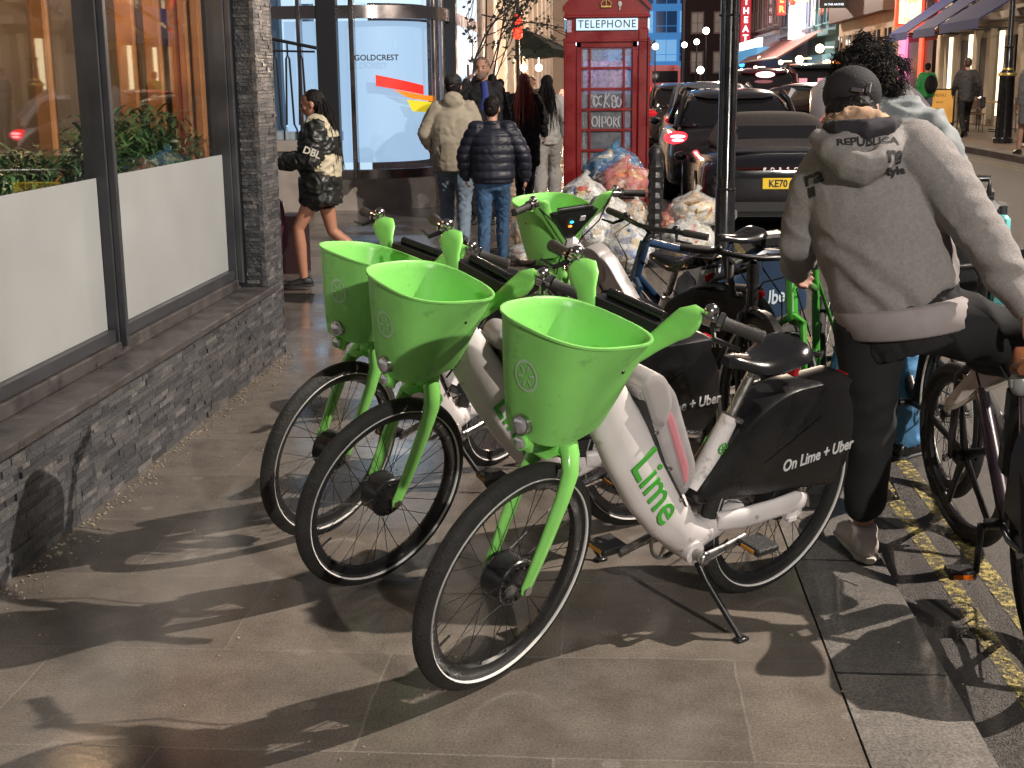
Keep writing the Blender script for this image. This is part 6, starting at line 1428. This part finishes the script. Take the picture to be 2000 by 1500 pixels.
    if H:
        b = MB(); f = fc.normalized()
        b.ell(hd + V((0, 0, .035)) - f * .022, (.084, .092, .085)); b.ell(hd - f * .045, (.078, .06, .09))
        if H['kind'] == 'long': b.tube([hd - f * .06 + V((0, 0, .04)), hd - f * .095 + V((0, 0, -.08)), hd - f * .125 + V((0, 0, -.22)), hd - f * .13 + V((0, 0, -H.get('len', .4)))], [(.07, .05), (.085, .055), (.088, .05), (.04, .02)], 14, side=f.cross(V((0, 0, 1))))
        o = link('hair', remesh(b, .010, 2, .008, 22), H['m'], t, smooth=180)
        if H['kind'] == 'long': hairs(o, 'hair_locks', H['m'], [(hd - f * .08 + V((0, 0, -.02)), (.07, .05, .08))], 170, H.get('len', .4), .45, V((0, 0, -1)) - f * .12, seed=seed)
        if H['kind'] == 'curly': curly(o, H['m'], hd - f * .03 + V((0, 0, .03)), seed)
    if clothes.get('cap'):
        cm = clothes['cap']; f = fc.normalized(); b = MB().ell(hd + V((0, 0, .045)) - f * .01, (.088, .104, .078)); b.box(hd + f * .12 + V((0, 0, .035)), (.13, .12, .012), rot=(-.15, 0, math.atan2(f.y, f.x) - PI / 2), bev=.004); b.build('cap', cm, t)
    sh = clothes.get('shoe', mat('black_shoe', (.015, .015, .016), .45)); so = clothes.get('sole', mat('dark_sole', (.03, .03, .03), .6))
    for a_, k_, key in ((al, kl, 'toeL'), (ar, kr, 'toeR')):
        td = V(J.get(key, (0, 1, 0))); shoe(t, a_, td, sh, so, dn=J.get('dn' + key[-1], (0, 0, -1)))
    if '_top' in t: del t['_top']
    return t
STAND = dict(kneeL=(-.10, .03, .50), kneeR=(.10, .03, .50), ankL=(-.10, 0, .09), ankR=(.10, 0, .09), elbL=(-.24, -.02, 1.15), elbR=(.24, -.02, 1.15), wrL=(-.24, .06, .90), wrR=(.24, .06, .90))
WALKL = dict(kneeL=(-.09, .17, .50), kneeR=(.09, -.02, .49), ankL=(-.09, .20, .10), ankR=(.09, -.28, .17), toeR=(0, .75, -.6), dnR=(0, -.6, -.75), elbL=(-.25, -.10, 1.15), elbR=(.25, .06, 1.15), wrL=(-.25, -.02, .92), wrR=(.24, .22, .95))
WALKR = dict(kneeR=(.09, .17, .50), kneeL=(-.09, -.02, .49), ankR=(.09, .20, .10), ankL=(-.09, -.28, .17), toeL=(0, .75, -.6), dnL=(0, -.6, -.75), elbR=(.25, -.10, 1.15), elbL=(-.25, .06, 1.15), wrR=(.25, -.02, .92), wrL=(-.24, .22, .95))
def up(a, **k): d = dict(a); d.update(k); return d
denim = mat('light_denim', (.17, .23, .30), .8, var=.25, vscale=12); denim_b = mat('blue_denim', (.035, .085, .17), .8, var=.35, vscale=9)
blkcloth = mat('black_cloth', (.012, .012, .014), .8, var=.3, vscale=8); navyq = mat('navy_quilted_nylon', (.013, .015, .027), .5, var=.2, vscale=10)
trainer = mat('white_trainer', (.55, .52, .48), .55, var=.1, vscale=20)
# ---- left pavement
person('man in a cream hoodie and pale jeans with a dark cap, walking away', up(WALKL, face=(0, 1, 0), elbL=(-.30, .0, 1.18), wrL=(-.27, .18, 1.05)), dict(top=dict(m=mat('cream_fleece', (.36, .32, .25), .85, var=.1, vscale=6), r=1.22, low=-.12, hood=True, fold=.007, name='hoodie', hemf=1.05), legs=dict(m=denim, k=1.15), hair=dict(kind='short', m=hair_d), cap=mat('charcoal_cap', (.03, .03, .032), .8), shoe=mat('dark_trainer', (.05, .05, .055)), skin=skin), 0.965, (-1.50, 12.9, 0), 4, seed=1)
person('woman in a navy quilted puffer jacket and blue jeans, walking away', up(WALKR, face=(.15, 1, -.1), elbL=(-.29, .02, 1.17), wrL=(-.28, .10, .96), elbR=(.31, -.02, 1.18), wrR=(.33, .08, .95)), dict(top=dict(m=navyq, r=1.28, low=-.03, collar=True, fold=.004, quilt=.085, arm=1.35, name='puffer_jacket', sleeve=1.0, vox=.011), legs=dict(m=denim_b, k=1.05), hair=dict(kind='short', m=hair_d)), .85, (-1.02, 11.6, 0), 3, seed=2)
person('bearded man in a black coat facing the camera with his phone at his ear', up(STAND, face=(0, -1, 0) if False else (.0, 1, 0), elbR=(.30, .10, 1.28), wrR=(.14, .12, 1.50), palmR=(-1, 0, 0)), dict(top=dict(m=blkcloth, r=1.15, low=-.25, collar=True), legs=dict(m=blkcloth), hair=dict(kind='short', m=mat('greying_hair', (.16, .11, .09), .6, bump=.8, bscale=70))), 1.08, (-1.48, 15.6, 0), 176, seed=3)
bt_ = bpy.data.objects[[o.name for o in bpy.data.objects if o.get('label', '').startswith('bearded')][0]]
hb_ = MB().ell((0, .085, 1.565), (.058, .05, .055)).ell((0, .105, 1.60), (.035, .02, .012)); link('beard', remesh(hb_, .009, 2, .006, 25), mat('greying_beard', (.20, .13, .10), .7), bt_, smooth=180)
MB().box((.135, .07, 1.60), (.012, .08, .15), bev=.003).build('held_phone', blackm, None, smooth=0); o = bpy.data.objects['held_phone']; o.matrix_world = bt_.matrix_basis; tag(o, 'black phone held to the bearded man\'s ear', 'phone'); o.name = 'phone'
MB().tube([(-.04, .10, 1.50), (-.06, .15, 1.36), (-.03, .15, 1.2)], [(.03, .012), (.035, .01), (.03, .01)], 8, side=(1, 0, 0)).build('blue_scarf', mat('blue_scarf', (.03, .05, .25), .7), bt_)
person('woman with long red hair in a black coat walking away', up(WALKL, face=(-.2, 1, 0)), dict(top=dict(m=blkcloth, r=1.2, low=-.38, fold=.015), legs=dict(m=blkcloth), hair=dict(kind='long', len=.5, m=mat('auburn_hair', (.26, .045, .03), .45, bump=.8, bscale=70))), .98, (-1.12, 17.4, 0), -5, seed=4)
person('woman with long black hair in a white top and pale trousers', up(WALKR, face=(.1, 1, 0)), dict(top=dict(m=mat('white_cotton', (.55, .54, .52), .8), r=1.05, low=-.12), legs=dict(m=mat('pale_trousers', (.42, .41, .39), .8), k=1.2, flare=1.4), hair=dict(kind='long', len=.62, m=hair_d), shoe=trainer), .97, (-.86, 18.3, 0), 0, seed=5)
person('woman with light brown hair partly hidden behind the man in the cream hoodie', up(STAND, face=(.8, -.6, 0)), dict(top=dict(m=mat('tan_coat', (.20, .13, .08), .8), r=1.15, low=-.3), legs=dict(m=blkcloth), hair=dict(kind='long', len=.3, m=mat('light_brown_hair', (.22, .12, .06), .5, bump=.8, bscale=70))), .97, (-1.55, 16.0, 0), 0, seed=6)
far_cl = [blkcloth, mat('grey_coat', (.10, .10, .11), .8), mat('brown_coat', (.12, .07, .05), .8), mat('dusty_pink_top', (.3, .14, .13), .8)]
far_lab = ['person in black standing under the left side of the cafe umbrella', 'person in grey under the cafe umbrella', 'person in a brown coat right of the umbrella pole', 'person in a dusty pink top at the cafe tables', 'dark haired person in black by the cream wall', 'furthest person in grey walking up the left pavement']
fpro = None
for i, (x, y, rz) in enumerate(((-2.2, 27, 20), (-1.75, 30, 160), (-1.35, 27.5, 0), (-1.0, 32, 180), (-2.05, 23.5, 10), (-.75, 36, 0))):
    person(far_lab[i], up(WALKL if i % 2 else STAND), dict(top=dict(m=far_cl[i % 4], r=1.15, low=-.2, vox=.03), legs=dict(m=blkcloth), hair=dict(kind='short', m=hair_d), bodyvox=.02), random.uniform(.95, 1.03), (x, y, 0), rz, 'people outside the far cafe', vox=.026, seed=20 + i)

# ---- the woman with the phone, seen from her left side
wj = dict(hipL=(-.09, 0, .93), hipR=(.09, 0, .93), kneeL=(-.10, .20, .55), ankL=(-.10, .17, .115), toeL=(0, 1, -.05), kneeR=(.10, -.08, .50), ankR=(.10, -.40, .22), toeR=(0, .7, -.7), dnR=(0, -.7, -.7),
          elbL=(-.27, .06, 1.14), wrL=(-.17, .31, 1.12), elbR=(.26, .08, 1.13), wrR=(.12, .33, 1.13), face=(0, 1, -.22), head=(0, .05, 1.62), palmL=(.6, 0, .8), palmR=(-.6, 0, .8), curlL=.8, curlR=.8)
wm = mat('black_leather', (.018, .020, .018), .38, var=.3, vscale=9)
wo_ = person('woman in a black and cream varsity jacket and shorts walking left while holding her phone', wj, dict(top=dict(m=wm, r=1.42, low=-.18, collar=True, fold=.020, arm=1.5, name='varsity_jacket', sleeve=.93, hemf=1.1, vox=.011), hair=dict(kind='long', len=.52, m=hair_d), skin=skin_t, bodyvox=.008, shoe=mat('black_trainer', (.015, .016, .018), .5)), .90, (-2.30, 10.55, 0), 97, seed=9)
bs = MB(); pel = V((0, 0, .93)); bs.tube([(0, 0, .82), (0, 0, .92), (0, 0, 1.0)], [(.18, .14), (.18, .13), (.15, .11)], 16, side=(1, 0, 0))
limb(bs, [(-.09, 0, .93), (-.095, .055, .80)], [.12, .112]); limb(bs, [(.09, 0, .93), (.095, -.03, .79)], [.12, .112])
link('shorts', remesh(bs, .012, 2, .008, 8), blkcloth, wo_, smooth=180)
# cream shoulder yoke and cream lower panel of the jacket, sleeve lettering
creamj = mat('cream_leather', (.52, .47, .34), .45, var=.1, vscale=8)
def shell(parent, name, m, src, test, off=.003):
    """a coloured cloth panel: the patch of a garment's surface that passes test, lifted a few mm"""
    me = src.data; bm = bmesh.new(); bm.from_mesh(me)
    bmesh.ops.delete(bm, geom=[f for f in bm.faces if not test(f.calc_center_median())], context='FACES')
    bm.normal_update(); nn = {v: v.normal.copy() for v in bm.verts}
    for v in bm.verts: v.co += nn[v] * off
    n_ = bpy.data.meshes.new(name); bm.to_mesh(n_); bm.free(); o = link(name, n_, m, parent, smooth=180)
    o.matrix_local = src.matrix_local; return o
jk = [c for c in wo_.children if c.name.startswith('varsity_jacket')][0]
shell(jk, 'cream_yoke', creamj, jk, lambda c: c.z > 1.34 and abs(c.x) < .20 + .3 * max(0, c.z - 1.40) and c.y < .10)
shell(jk, 'cream_panel', creamj, jk, lambda c: 1.00 + .25 * (c.y + .15) < c.z < 1.20 + .45 * (c.y + .12) and c.y < .06 and c.x > -.24 and c.z < 1.19 or (c.x < -.17 and 1.05 < c.z < 1.09 and c.y < .02))
text('sleeve_writing', 'DBL', .085, mat('cream_lettering', (.55, .52, .45), .6), jk, basis((-.347, .03, 1.215), (0, -.85, -.35), (-1, .0, .25)), off=.002)
ph = MB().box((0, 0, 0), (.075, .15, .01), bev=.003).build('phone', mat('phone_case_green', (.10, .35, .16), .3), None, smooth=0)
ph.matrix_world = wo_.matrix_basis @ Matrix.Translation((-.02, .44, 1.20)) @ Matrix.Rotation(R(38), 4, 'X'); tag(ph, 'phone with a greenish edge in the walking woman\'s hands', 'phone')
bg = thing('handbag', 'dark maroon bag hanging in front of the woman with the phone', 'bag', (-2.72, 10.50, .50), R(5))
MB().tube([(0, 0, -.22), (0, 0, -.15), (0, 0, .0), (0, 0, .20), (0, 0, .27)], [(.11, .05), (.15, .07), (.15, .07), (.12, .06), (.05, .02)], 16, side=(1, 0, 0), pw=.8).build('body', mat('maroon_leather', (.05, .012, .03), .35, var=.3), bg, smooth=60)
MB().tube([(-.06, 0, .24), (-.02, 0, .52), (.08, 0, .60)], .009, 6).build('strap', blackm, bg)
# ---- right pavement
person('person in a bright green top with a black backpack on the right pavement', up(WALKL), dict(top=dict(m=mat('bright_green_cloth', (.04, .30, .09), .8), r=1.2, low=-.1, vox=.02), legs=dict(m=denim), hair=dict(kind='short', m=hair_d), bodyvox=.02), 1.0, (8.55, 38.0, .27), 0, vox=.02, seed=30)
bp_ = MB().ell((0, 0, 0), (.17, .10, .25)).box((0, -.08, -.05), (.2, .06, .2), bev=.02).build('backpack', blkcloth, None); bp_.location = (8.62, 37.80, 1.45); tag(bp_, 'black backpack on the shoulders of the person in green', 'backpack')
person('man in a dark waistcoat suit carrying a bag past the lit doorway', up(WALKR), dict(top=dict(m=mat('charcoal_suit', (.04, .038, .04), .7), r=1.05, low=-.15, vox=.02), legs=dict(m=blkcloth), hair=dict(kind='short', m=mat('brown_hair', (.06, .03, .02), .5)), bodyvox=.02), 1.02, (8.15, 32.2, .27), 0, vox=.02, seed=31)
hb = MB().box((0, 0, 0), (.12, .3, .26), bev=.03).tube([(0, -.08, .12), (0, 0, .3), (0, .08, .12)], .01, 6).build('handbag', mat('black_bag', (.02, .02, .022), .4), None, smooth=0); hb.location = (8.52, 32.25, 1.05); tag(hb, 'black shoulder bag carried by the man in the dark suit', 'bag')
person('woman in a long grey coat and black boots at the right edge of the pavement', up(WALKL), dict(top=dict(m=mat('grey_wool_coat', (.15, .145, .15), .9), r=1.3, low=-.38, fold=.015, vox=.016, hemf=1.15), hair=dict(kind='long', len=.3, m=hair_d), bodyvox=.018, skin=skin, shoe=mat('black_boot', (.012, .012, .013), .3)), .98, (7.28, 24.3, .27), 10, vox=.016, seed=32)
person('person with folded arms leaning by the wall behind the wide lamp post', up(STAND, wrL=(.05, .2, 1.2), wrR=(-.05, .22, 1.2), elbL=(-.25, .05, 1.15), elbR=(.25, .05, 1.15)), dict(top=dict(m=mat('slate_jacket', (.07, .08, .11), .8), r=1.1, low=-.1, vox=.02), legs=dict(m=blkcloth), hair=dict(kind='short', m=mat('brown_hair', (.06, .03, .02))), bodyvox=.02, shoe=trainer), 1.0, (8.1, 27.2, .27), 200, vox=.02, seed=33)
for i, (x, y) in enumerate(((7.9, 52), (8.6, 60))):
    person(['small dark figure by the kerb beyond the person in green', 'smallest distant figure near the orange canopy'][i], STAND, dict(top=dict(m=far_cl[i], vox=.03), legs=dict(m=blkcloth), hair=dict(kind='short', m=hair_d), bodyvox=.03), 1.0, (x, y, .27), 30 * i, 'far figures on the right pavement', vox=.03, seed=50 + i)
# ================================================================ MAN IN THE GREY HOODIE (foreground)
hm = thing('person', 'man in a light grey hoodie and backward black cap swinging one leg over a bicycle', 'person', (.86, 4.35, 0))
O = V((.86, 4.35, 0))
def L(*p): return V(p) - O
aL, kL, hL = L(.865, 4.42, .125), L(.865, 4.385, .47), L(.845, 4.36, .83)
hR, kR, aR = L(1.03, 4.34, .85), L(1.33, 4.22, .78), L(1.235, 4.49, .69)
pel_ = L(.935, 4.36, .90); ch_ = L(.80, 4.36, 1.27); sL, sR = L(.672, 4.40, 1.33), L(.975, 4.33, 1.385)
eL, wL = L(.615, 4.44, 1.08), L(.65, 4.68, .96); eR, wR = L(1.135, 4.20, 1.13), L(1.262, 4.10, .915)
nk_ = L(.79, 4.43, 1.43); hd_ = L(.785, 4.545, 1.512); fc_ = V((.18, .86, -.42)); upv = V((.05, .42, .9))
b = MB()
b.tube([pel_ + V((.02, 0, -.10)), pel_, pel_.lerp(ch_, .4), pel_.lerp(ch_, .8), ch_ + V((0, 0, .07)), nk_], [(.10, .09), (.165, .12), (.145, .11), (.17, .12), (.13, .09), (.06, .055)], 16, side=(sR - sL))
limb(b, [nk_ - V((0, .03, .03)), hd_ - V((0, .01, .04))], [.06, .056])
for s_, e_, w_ in ((sL, eL, wL), (sR, eR, wR)): limb(b, [s_, s_.lerp(e_, .5), e_, e_.lerp(w_, .4), w_], [.056, .05, .043, .041, .028])
limb(b, [hL, hL.lerp(kL, .5), kL, kL.lerp(aL, .35), aL, aL + V((0, 0, -.04))], [.095, .08, .056, .057, .034, .035])
limb(b, [hR, hR.lerp(kR, .5), kR, kR.lerp(aR, .35), aR], [.095, .08, .056, .055, .036])
M_, c_ = head(b, hd_, fc_, upv, 1.0)
hand(b, wR, (wR - eR) + V((.0, .0, .02)), (-.4, .6, -.3), 1.0, .75); hand(b, wL, (wL - eL), (1, 0, -.2), 1.0, .8)
link('body', remesh(b, .0065, 2), skin, hm, smooth=180); eyes(hm, c_, M_)
# hoodie --------------------------------------------------------
hoodm = mat('grey_marl_fleece', (.285, .265, .26), .92, var=.13, vscale=90, bump=.6, bscale=340)
b = MB()
sd = (sR - sL)
hem0 = L(.945, 4.34, .865)
axu = (ch_ - hem0).normalized()
b.tube([hem0 + V((.0, 0, .02)), hem0 + axu * .06, hem0 + axu * .14, hem0.lerp(ch_, .55), hem0.lerp(ch_, .85), ch_ + axu * .06, nk_ - V((0, 0, .035)), nk_ + V((0, 0, .02))],
       [(.192, .142), (.204, .155), (.208, .160), (.204, .158), (.196, .147), (.172, .12), (.10, .085), (.078, .075)], 28, side=(hR - hL) * .5 + sd)
limb(b, [sL + V((.03, 0, 0)), sL.lerp(eL, .35), sL.lerp(eL, .75), eL, eL.lerp(wL, .5), wL], [.086, .082, .072, .068, .062, .05], 18)
limb(b, [sR - V((.03, 0, 0)), sR.lerp(eR, .35), sR.lerp(eR, .75), eR, eR.lerp(wR, .5), eR.lerp(wR, .93)], [.095, .090, .080, .075, .066, .046], 18)
# hood lying on the back
b.tube([L(.655, 4.34, 1.425), L(.675, 4.25, 1.390), L(.72, 4.205, 1.345), L(.77, 4.195, 1.330), L(.82, 4.205, 1.350), L(.862, 4.25, 1.40), L(.88, 4.32, 1.44)], [(.03, .04), (.045, .036), (.055, .034), (.058, .034), (.052, .034), (.042, .036), (.03, .04)], 14)
b.ell(L(.770, 4.275, 1.405), (.098, .065, .078), 18, 12, rot=(.5, 0, .1))
b.torus(tuple(nk_ + V((0, -.01, -.005))), .088, .030, 30, 10, 'z')
def folds(v, n):
    p = v.co + O
    # diagonal drag folds running from the left hip to the right shoulder
    u = p.x * 1.0 + p.z * 1.35
    a = noise.noise(V((p.x * 5, p.y * 5, p.z * 5)))
    w = math.sin(u * 34 + a * 5.0)
    low = max(0.0, min(1.0, (1.22 - p.z) / .25)); v.co += n * (.0060 * w * low)
    d = 1 - abs(noise.noise(V((p.x * 7 + a, p.y * 7, p.z * 11 + a * 2)))) * 3.0
    v.co += n * .0028 * d
    # bands of compression round the right sleeve
    if p.x > 1.03 and p.z > .93:
        q = (p - (O + sR)).dot((eR - sR).normalized()); v.co += n * .0032 * math.sin(q * 80 + a * 9) * max(0, 1 - q * 1.6)
hoodie = link('hoodie', remesh(b, .0085, 2, 0, 6, folds), hoodm, hm, smooth=180)
# ribbed hem band & cuffs
rb = MB(); rings = []
sdv = ((hR - hL) * .5 + sd).normalized(); bk = axu.cross(sdv).normalized()
for h_, f_ in ((-.060, .95), (-.052, 1.0), (.0, 1.02), (.030, 1.0), (.040, .93)):
    ring = []
    for j in range(120):
        a = 2 * PI * j / 120; rr2 = 1 + (.008 if j % 2 else -.004)
        ring.append(hem0 + axu * h_ + sdv * (.214 * f_ * rr2 * math.cos(a)) + bk * (.176 * f_ * rr2 * math.sin(a)))
    rings.append(ring)
rb.loft(rings).build('ribbed_hem', mat('ribbed_band', (.31, .275, .275), .9, var=.06, vscale=30), hoodie, smooth=60)
rb = MB(); dR = (wR - eR).normalized(); c0 = eR.lerp(wR, .90)
rb.tube([c0 - dR * .02, c0, c0 + dR * .045, c0 + dR * .05], [.046, .044, .038, .03], 24).build('cuff', mat('ribbed_band', (.31, .275, .275)), hoodie, smooth=60)
# striped hood lining (tan) and dark neck facing
b = MB().torus(tuple(nk_ + V((.0, .015, .035))), .082, .028, 30, 10, 'z'); b.ell(nk_ + V((-.01, -.055, .045)), (.082, .045, .045), 16, 10)
link('hood_lining', remesh(b, .008, 2, .010, 14), mat('tan_lining', (.40, .26, .17), .85, var=.35, vscale=22), hoodie, smooth=180)
b = MB().tube([L(.68, 4.345, 1.455), L(.705, 4.26, 1.45), L(.775, 4.215, 1.45), L(.85, 4.25, 1.46), L(.885, 4.33, 1.47)], [(.022, .024), (.030, .026), (.034, .028), (.030, .026), (.022, .022)], 12)
link('dark_collar_band', remesh(b, .007, 2, .004, 14), mat('dark_facing', (.03, .027, .035), .85), hoodie, smooth=180)
ink = mat('black_print', (.02, .02, .02), .8)
def project_text(name, body, size, o, x, z, sx=1.0, off=0.002):
    """print that follows the cloth: every vertex is dropped on the hoodie's surface"""
    cu = bpy.data.curves.new(name, 'FONT'); cu.body = body; cu.size = size; cu.offset = off; cu.align_x = 'CENTER'; cu.align_y = 'CENTER'; cu.resolution_u = 3
    ob = bpy.data.objects.new(name, cu); C.objects.link(ob); bpy.context.view_layer.update()
    me = bpy.data.meshes.new_from_object(ob.evaluated_get(bpy.context.evaluated_depsgraph_get())); bpy.data.objects.remove(ob); me.materials.clear()
    bm = bmesh.new(); bm.from_mesh(me); bmesh.ops.triangulate(bm, faces=bm.faces); bmesh.ops.subdivide_edges(bm, edges=[e for e in bm.edges if e.calc_length() > size * .2], cuts=2); bmesh.ops.triangulate(bm, faces=bm.faces)
    B = basis(o, x, z); zz = (B.to_3x3() @ V((0, 0, 1)))
    for v in bm.verts:
        p = B @ V((v.co.x * sx, v.co.y, 0)); hit, loc_, nrm, _ = hoodie.ray_cast(p + zz * .25, -zz)
        v.co = loc_ + nrm * .0025 if hit else p
    bm.to_mesh(me); bm.free(); return link(name, me, ink, hoodie, 0)
bpy.context.view_layer.update()
project_text('print', 're', .068, L(.862, 4.20, 1.375), (1, .2, .12), (0, -1, .25), 1.25)
project_text('print', 'style', .034, L(.872, 4.20, 1.332), (1, .2, .10), (0, -1, .25), 1.25)
project_text('print', 'ra', .066, L(.628, 4.25, 1.315), (1, -.1, .18), (0, -1, .25), 1.1)
project_text('print', 'II', .04, L(.625, 4.25, 1.268), (1, -.1, .18), (0, -1, .25), 1.2)
project_text('collar_print', 'REPUBLICA', .034, L(.775, 4.10, 1.49), (1, 0, .05), (0, -1, .7), 1.1, .001)
# cap worn backward, hair
capm = mat('charcoal_cap', (.03, .03, .032), .8)
fU = (upv - fc_.normalized() * upv.dot(fc_.normalized())).normalized(); fF = fc_.normalized(); fR = fF.cross(fU)
MH = Matrix((fR, fF, fU)).transposed()
b = MB().ell((0, 0, 0), (.095, .113, .086), 24, 16); b.v = [hd_ + MH @ (p + V((0, -.012, .040))) for p in b.v if True]
cp = b.build('cap', mat('black_cap', (.016, .015, .018), .82, bump=.3, bscale=120), hm)
b = MB(); b.tube([(-.088, -.045, .02), (-.06, -.095, -.005), (0, -.122, -.018), (.06, -.095, -.005), (.088, -.045, .02)], [(.006, .03)] * 5, 10, side=(0, 0, 1) if False else None)
b.v = [hd_ + MH @ (p + V((0, 0, .012))) for p in b.v]; pass
b = MB().box((.055, -.112, .012), (.018, .008, .034), rot=(0, .2, -.5), bev=.002).box((.02, -.127, .0), (.04, .006, .012), rot=(0, .25, -.15), bev=.002); b.v = [hd_ + MH @ p for p in b.v]; b.build('buckle', alu, cp, smooth=0)
b = MB().ell((0, 0, 0), (.082, .06, .05), 16, 10); b.v = [hd_ + MH @ (p + V((0, -.055, -.035))) for p in b.v]; link('hair', remesh(b, .008, 2, .006, 25), hair_d, hm, smooth=180)
# black shirt tail and trousers
b = MB(); b.tube([hem0 - axu * .12, hem0 - axu * .05, hem0 + axu * .05], [(.185, .14), (.192, .148), (.185, .14)], 24, side=sdv)
link('shirt_tail', remesh(b, .009, 2, .006, 12), mat('black_knit', (.016, .015, .016), .9, bump=.5, bscale=200), hm, smooth=180)
b = MB(); b.tube([pel_ + V((.0, 0, -.13)), pel_ + V((.0, 0, -.02)), pel_ + V((0, 0, .06))], [(.15, .12), (.185, .135), (.17, .125)], 20, side=sdv)
limb(b, [hL, hL.lerp(kL, .3), hL.lerp(kL, .7), kL, kL.lerp(aL, .4), kL.lerp(aL, .72), kL.lerp(aL, .80)], [.118, .106, .090, .082, .076, .068, .068], 20)
limb(b, [hR, hR.lerp(kR, .5), kR, kR.lerp(aR, .5), kR.lerp(aR, .85)], [.118, .104, .088, .080, .072], 20)
def tf(v, n):
    p = v.co + O; a = noise.noise(V((p.x * 8, p.y * 8, p.z * 5)))
    v.co += n * (.004 * math.sin(p.z * 60 + a * 6) * math.exp(-((p.z - .47) / .12) ** 2) + .006 * (1 - 3 * abs(noise.noise(V((p.x * 9, p.y * 9, p.z * 4))))))
link('trousers', remesh(b, .009, 2, 0, 6, tf), mat('black_trousers', (.012, .0125, .0145), .85, var=.25, vscale=8), hm, smooth=180)
pinksh = mat('pale_pink_trainer', (.62, .54, .51), .6, var=.15, vscale=16, bump=.25, bscale=70); psole = mat('off_white_sole', (.50, .47, .40), .5, var=.15, vscale=20)
shoe(hm, aL + V((0, 0, -.02)), (-.12, .98, .05), pinksh, psole, 'trainer', 1.12, .02)
shoe(hm, aR + V((.01, .02, -.03)), (-.55, .60, -.55), pinksh, psole, 'trainer', 1.08, .02, dn=(-.3, .5, -.8))
# ================================================================ CURLY HAIRED PERSON BEHIND HIM
cj = dict(kneeL=(-.11, .03, .50), kneeR=(.11, .03, .50), ankL=(-.12, 0, .09), ankR=(.13, 0, .09), elbL=(-.26, .06, 1.15), elbR=(.28, .02, 1.17), wrL=(-.16, .26, 1.08), wrR=(.20, .24, 1.05), face=(-.15, 1, -.35), head=(-.11, .06, 1.60), neck=(-.08, .0, 1.48), toeL=(-.5, .8, 0), toeR=(.6, .8, 0))
person('person with dark curly hair, grey jacket and light blue jeans behind the hoodie man', cj, dict(top=dict(m=mat('pale_grey_jacket', (.20, .22, .23), .7, var=.15), r=1.05, low=-.02, collar=True, fold=.015), legs=dict(m=mat('sky_blue_denim', (.10, .27, .50), .75, var=.15, vscale=12), k=1.25, flare=1.25), hair=dict(kind='curly', len=.12, m=hair_d), shoe=mat('black_leather_shoe', (.012, .012, .013), .25), sole=mat('thick_sole', (.05, .055, .06), .6)), 1.02, (1.18, 5.85, -.045), -10, seed=60)
for o in list(bpy.data.objects):
    if o.type == 'MESH' and not o.data.polygons: bpy.data.objects.remove(o)
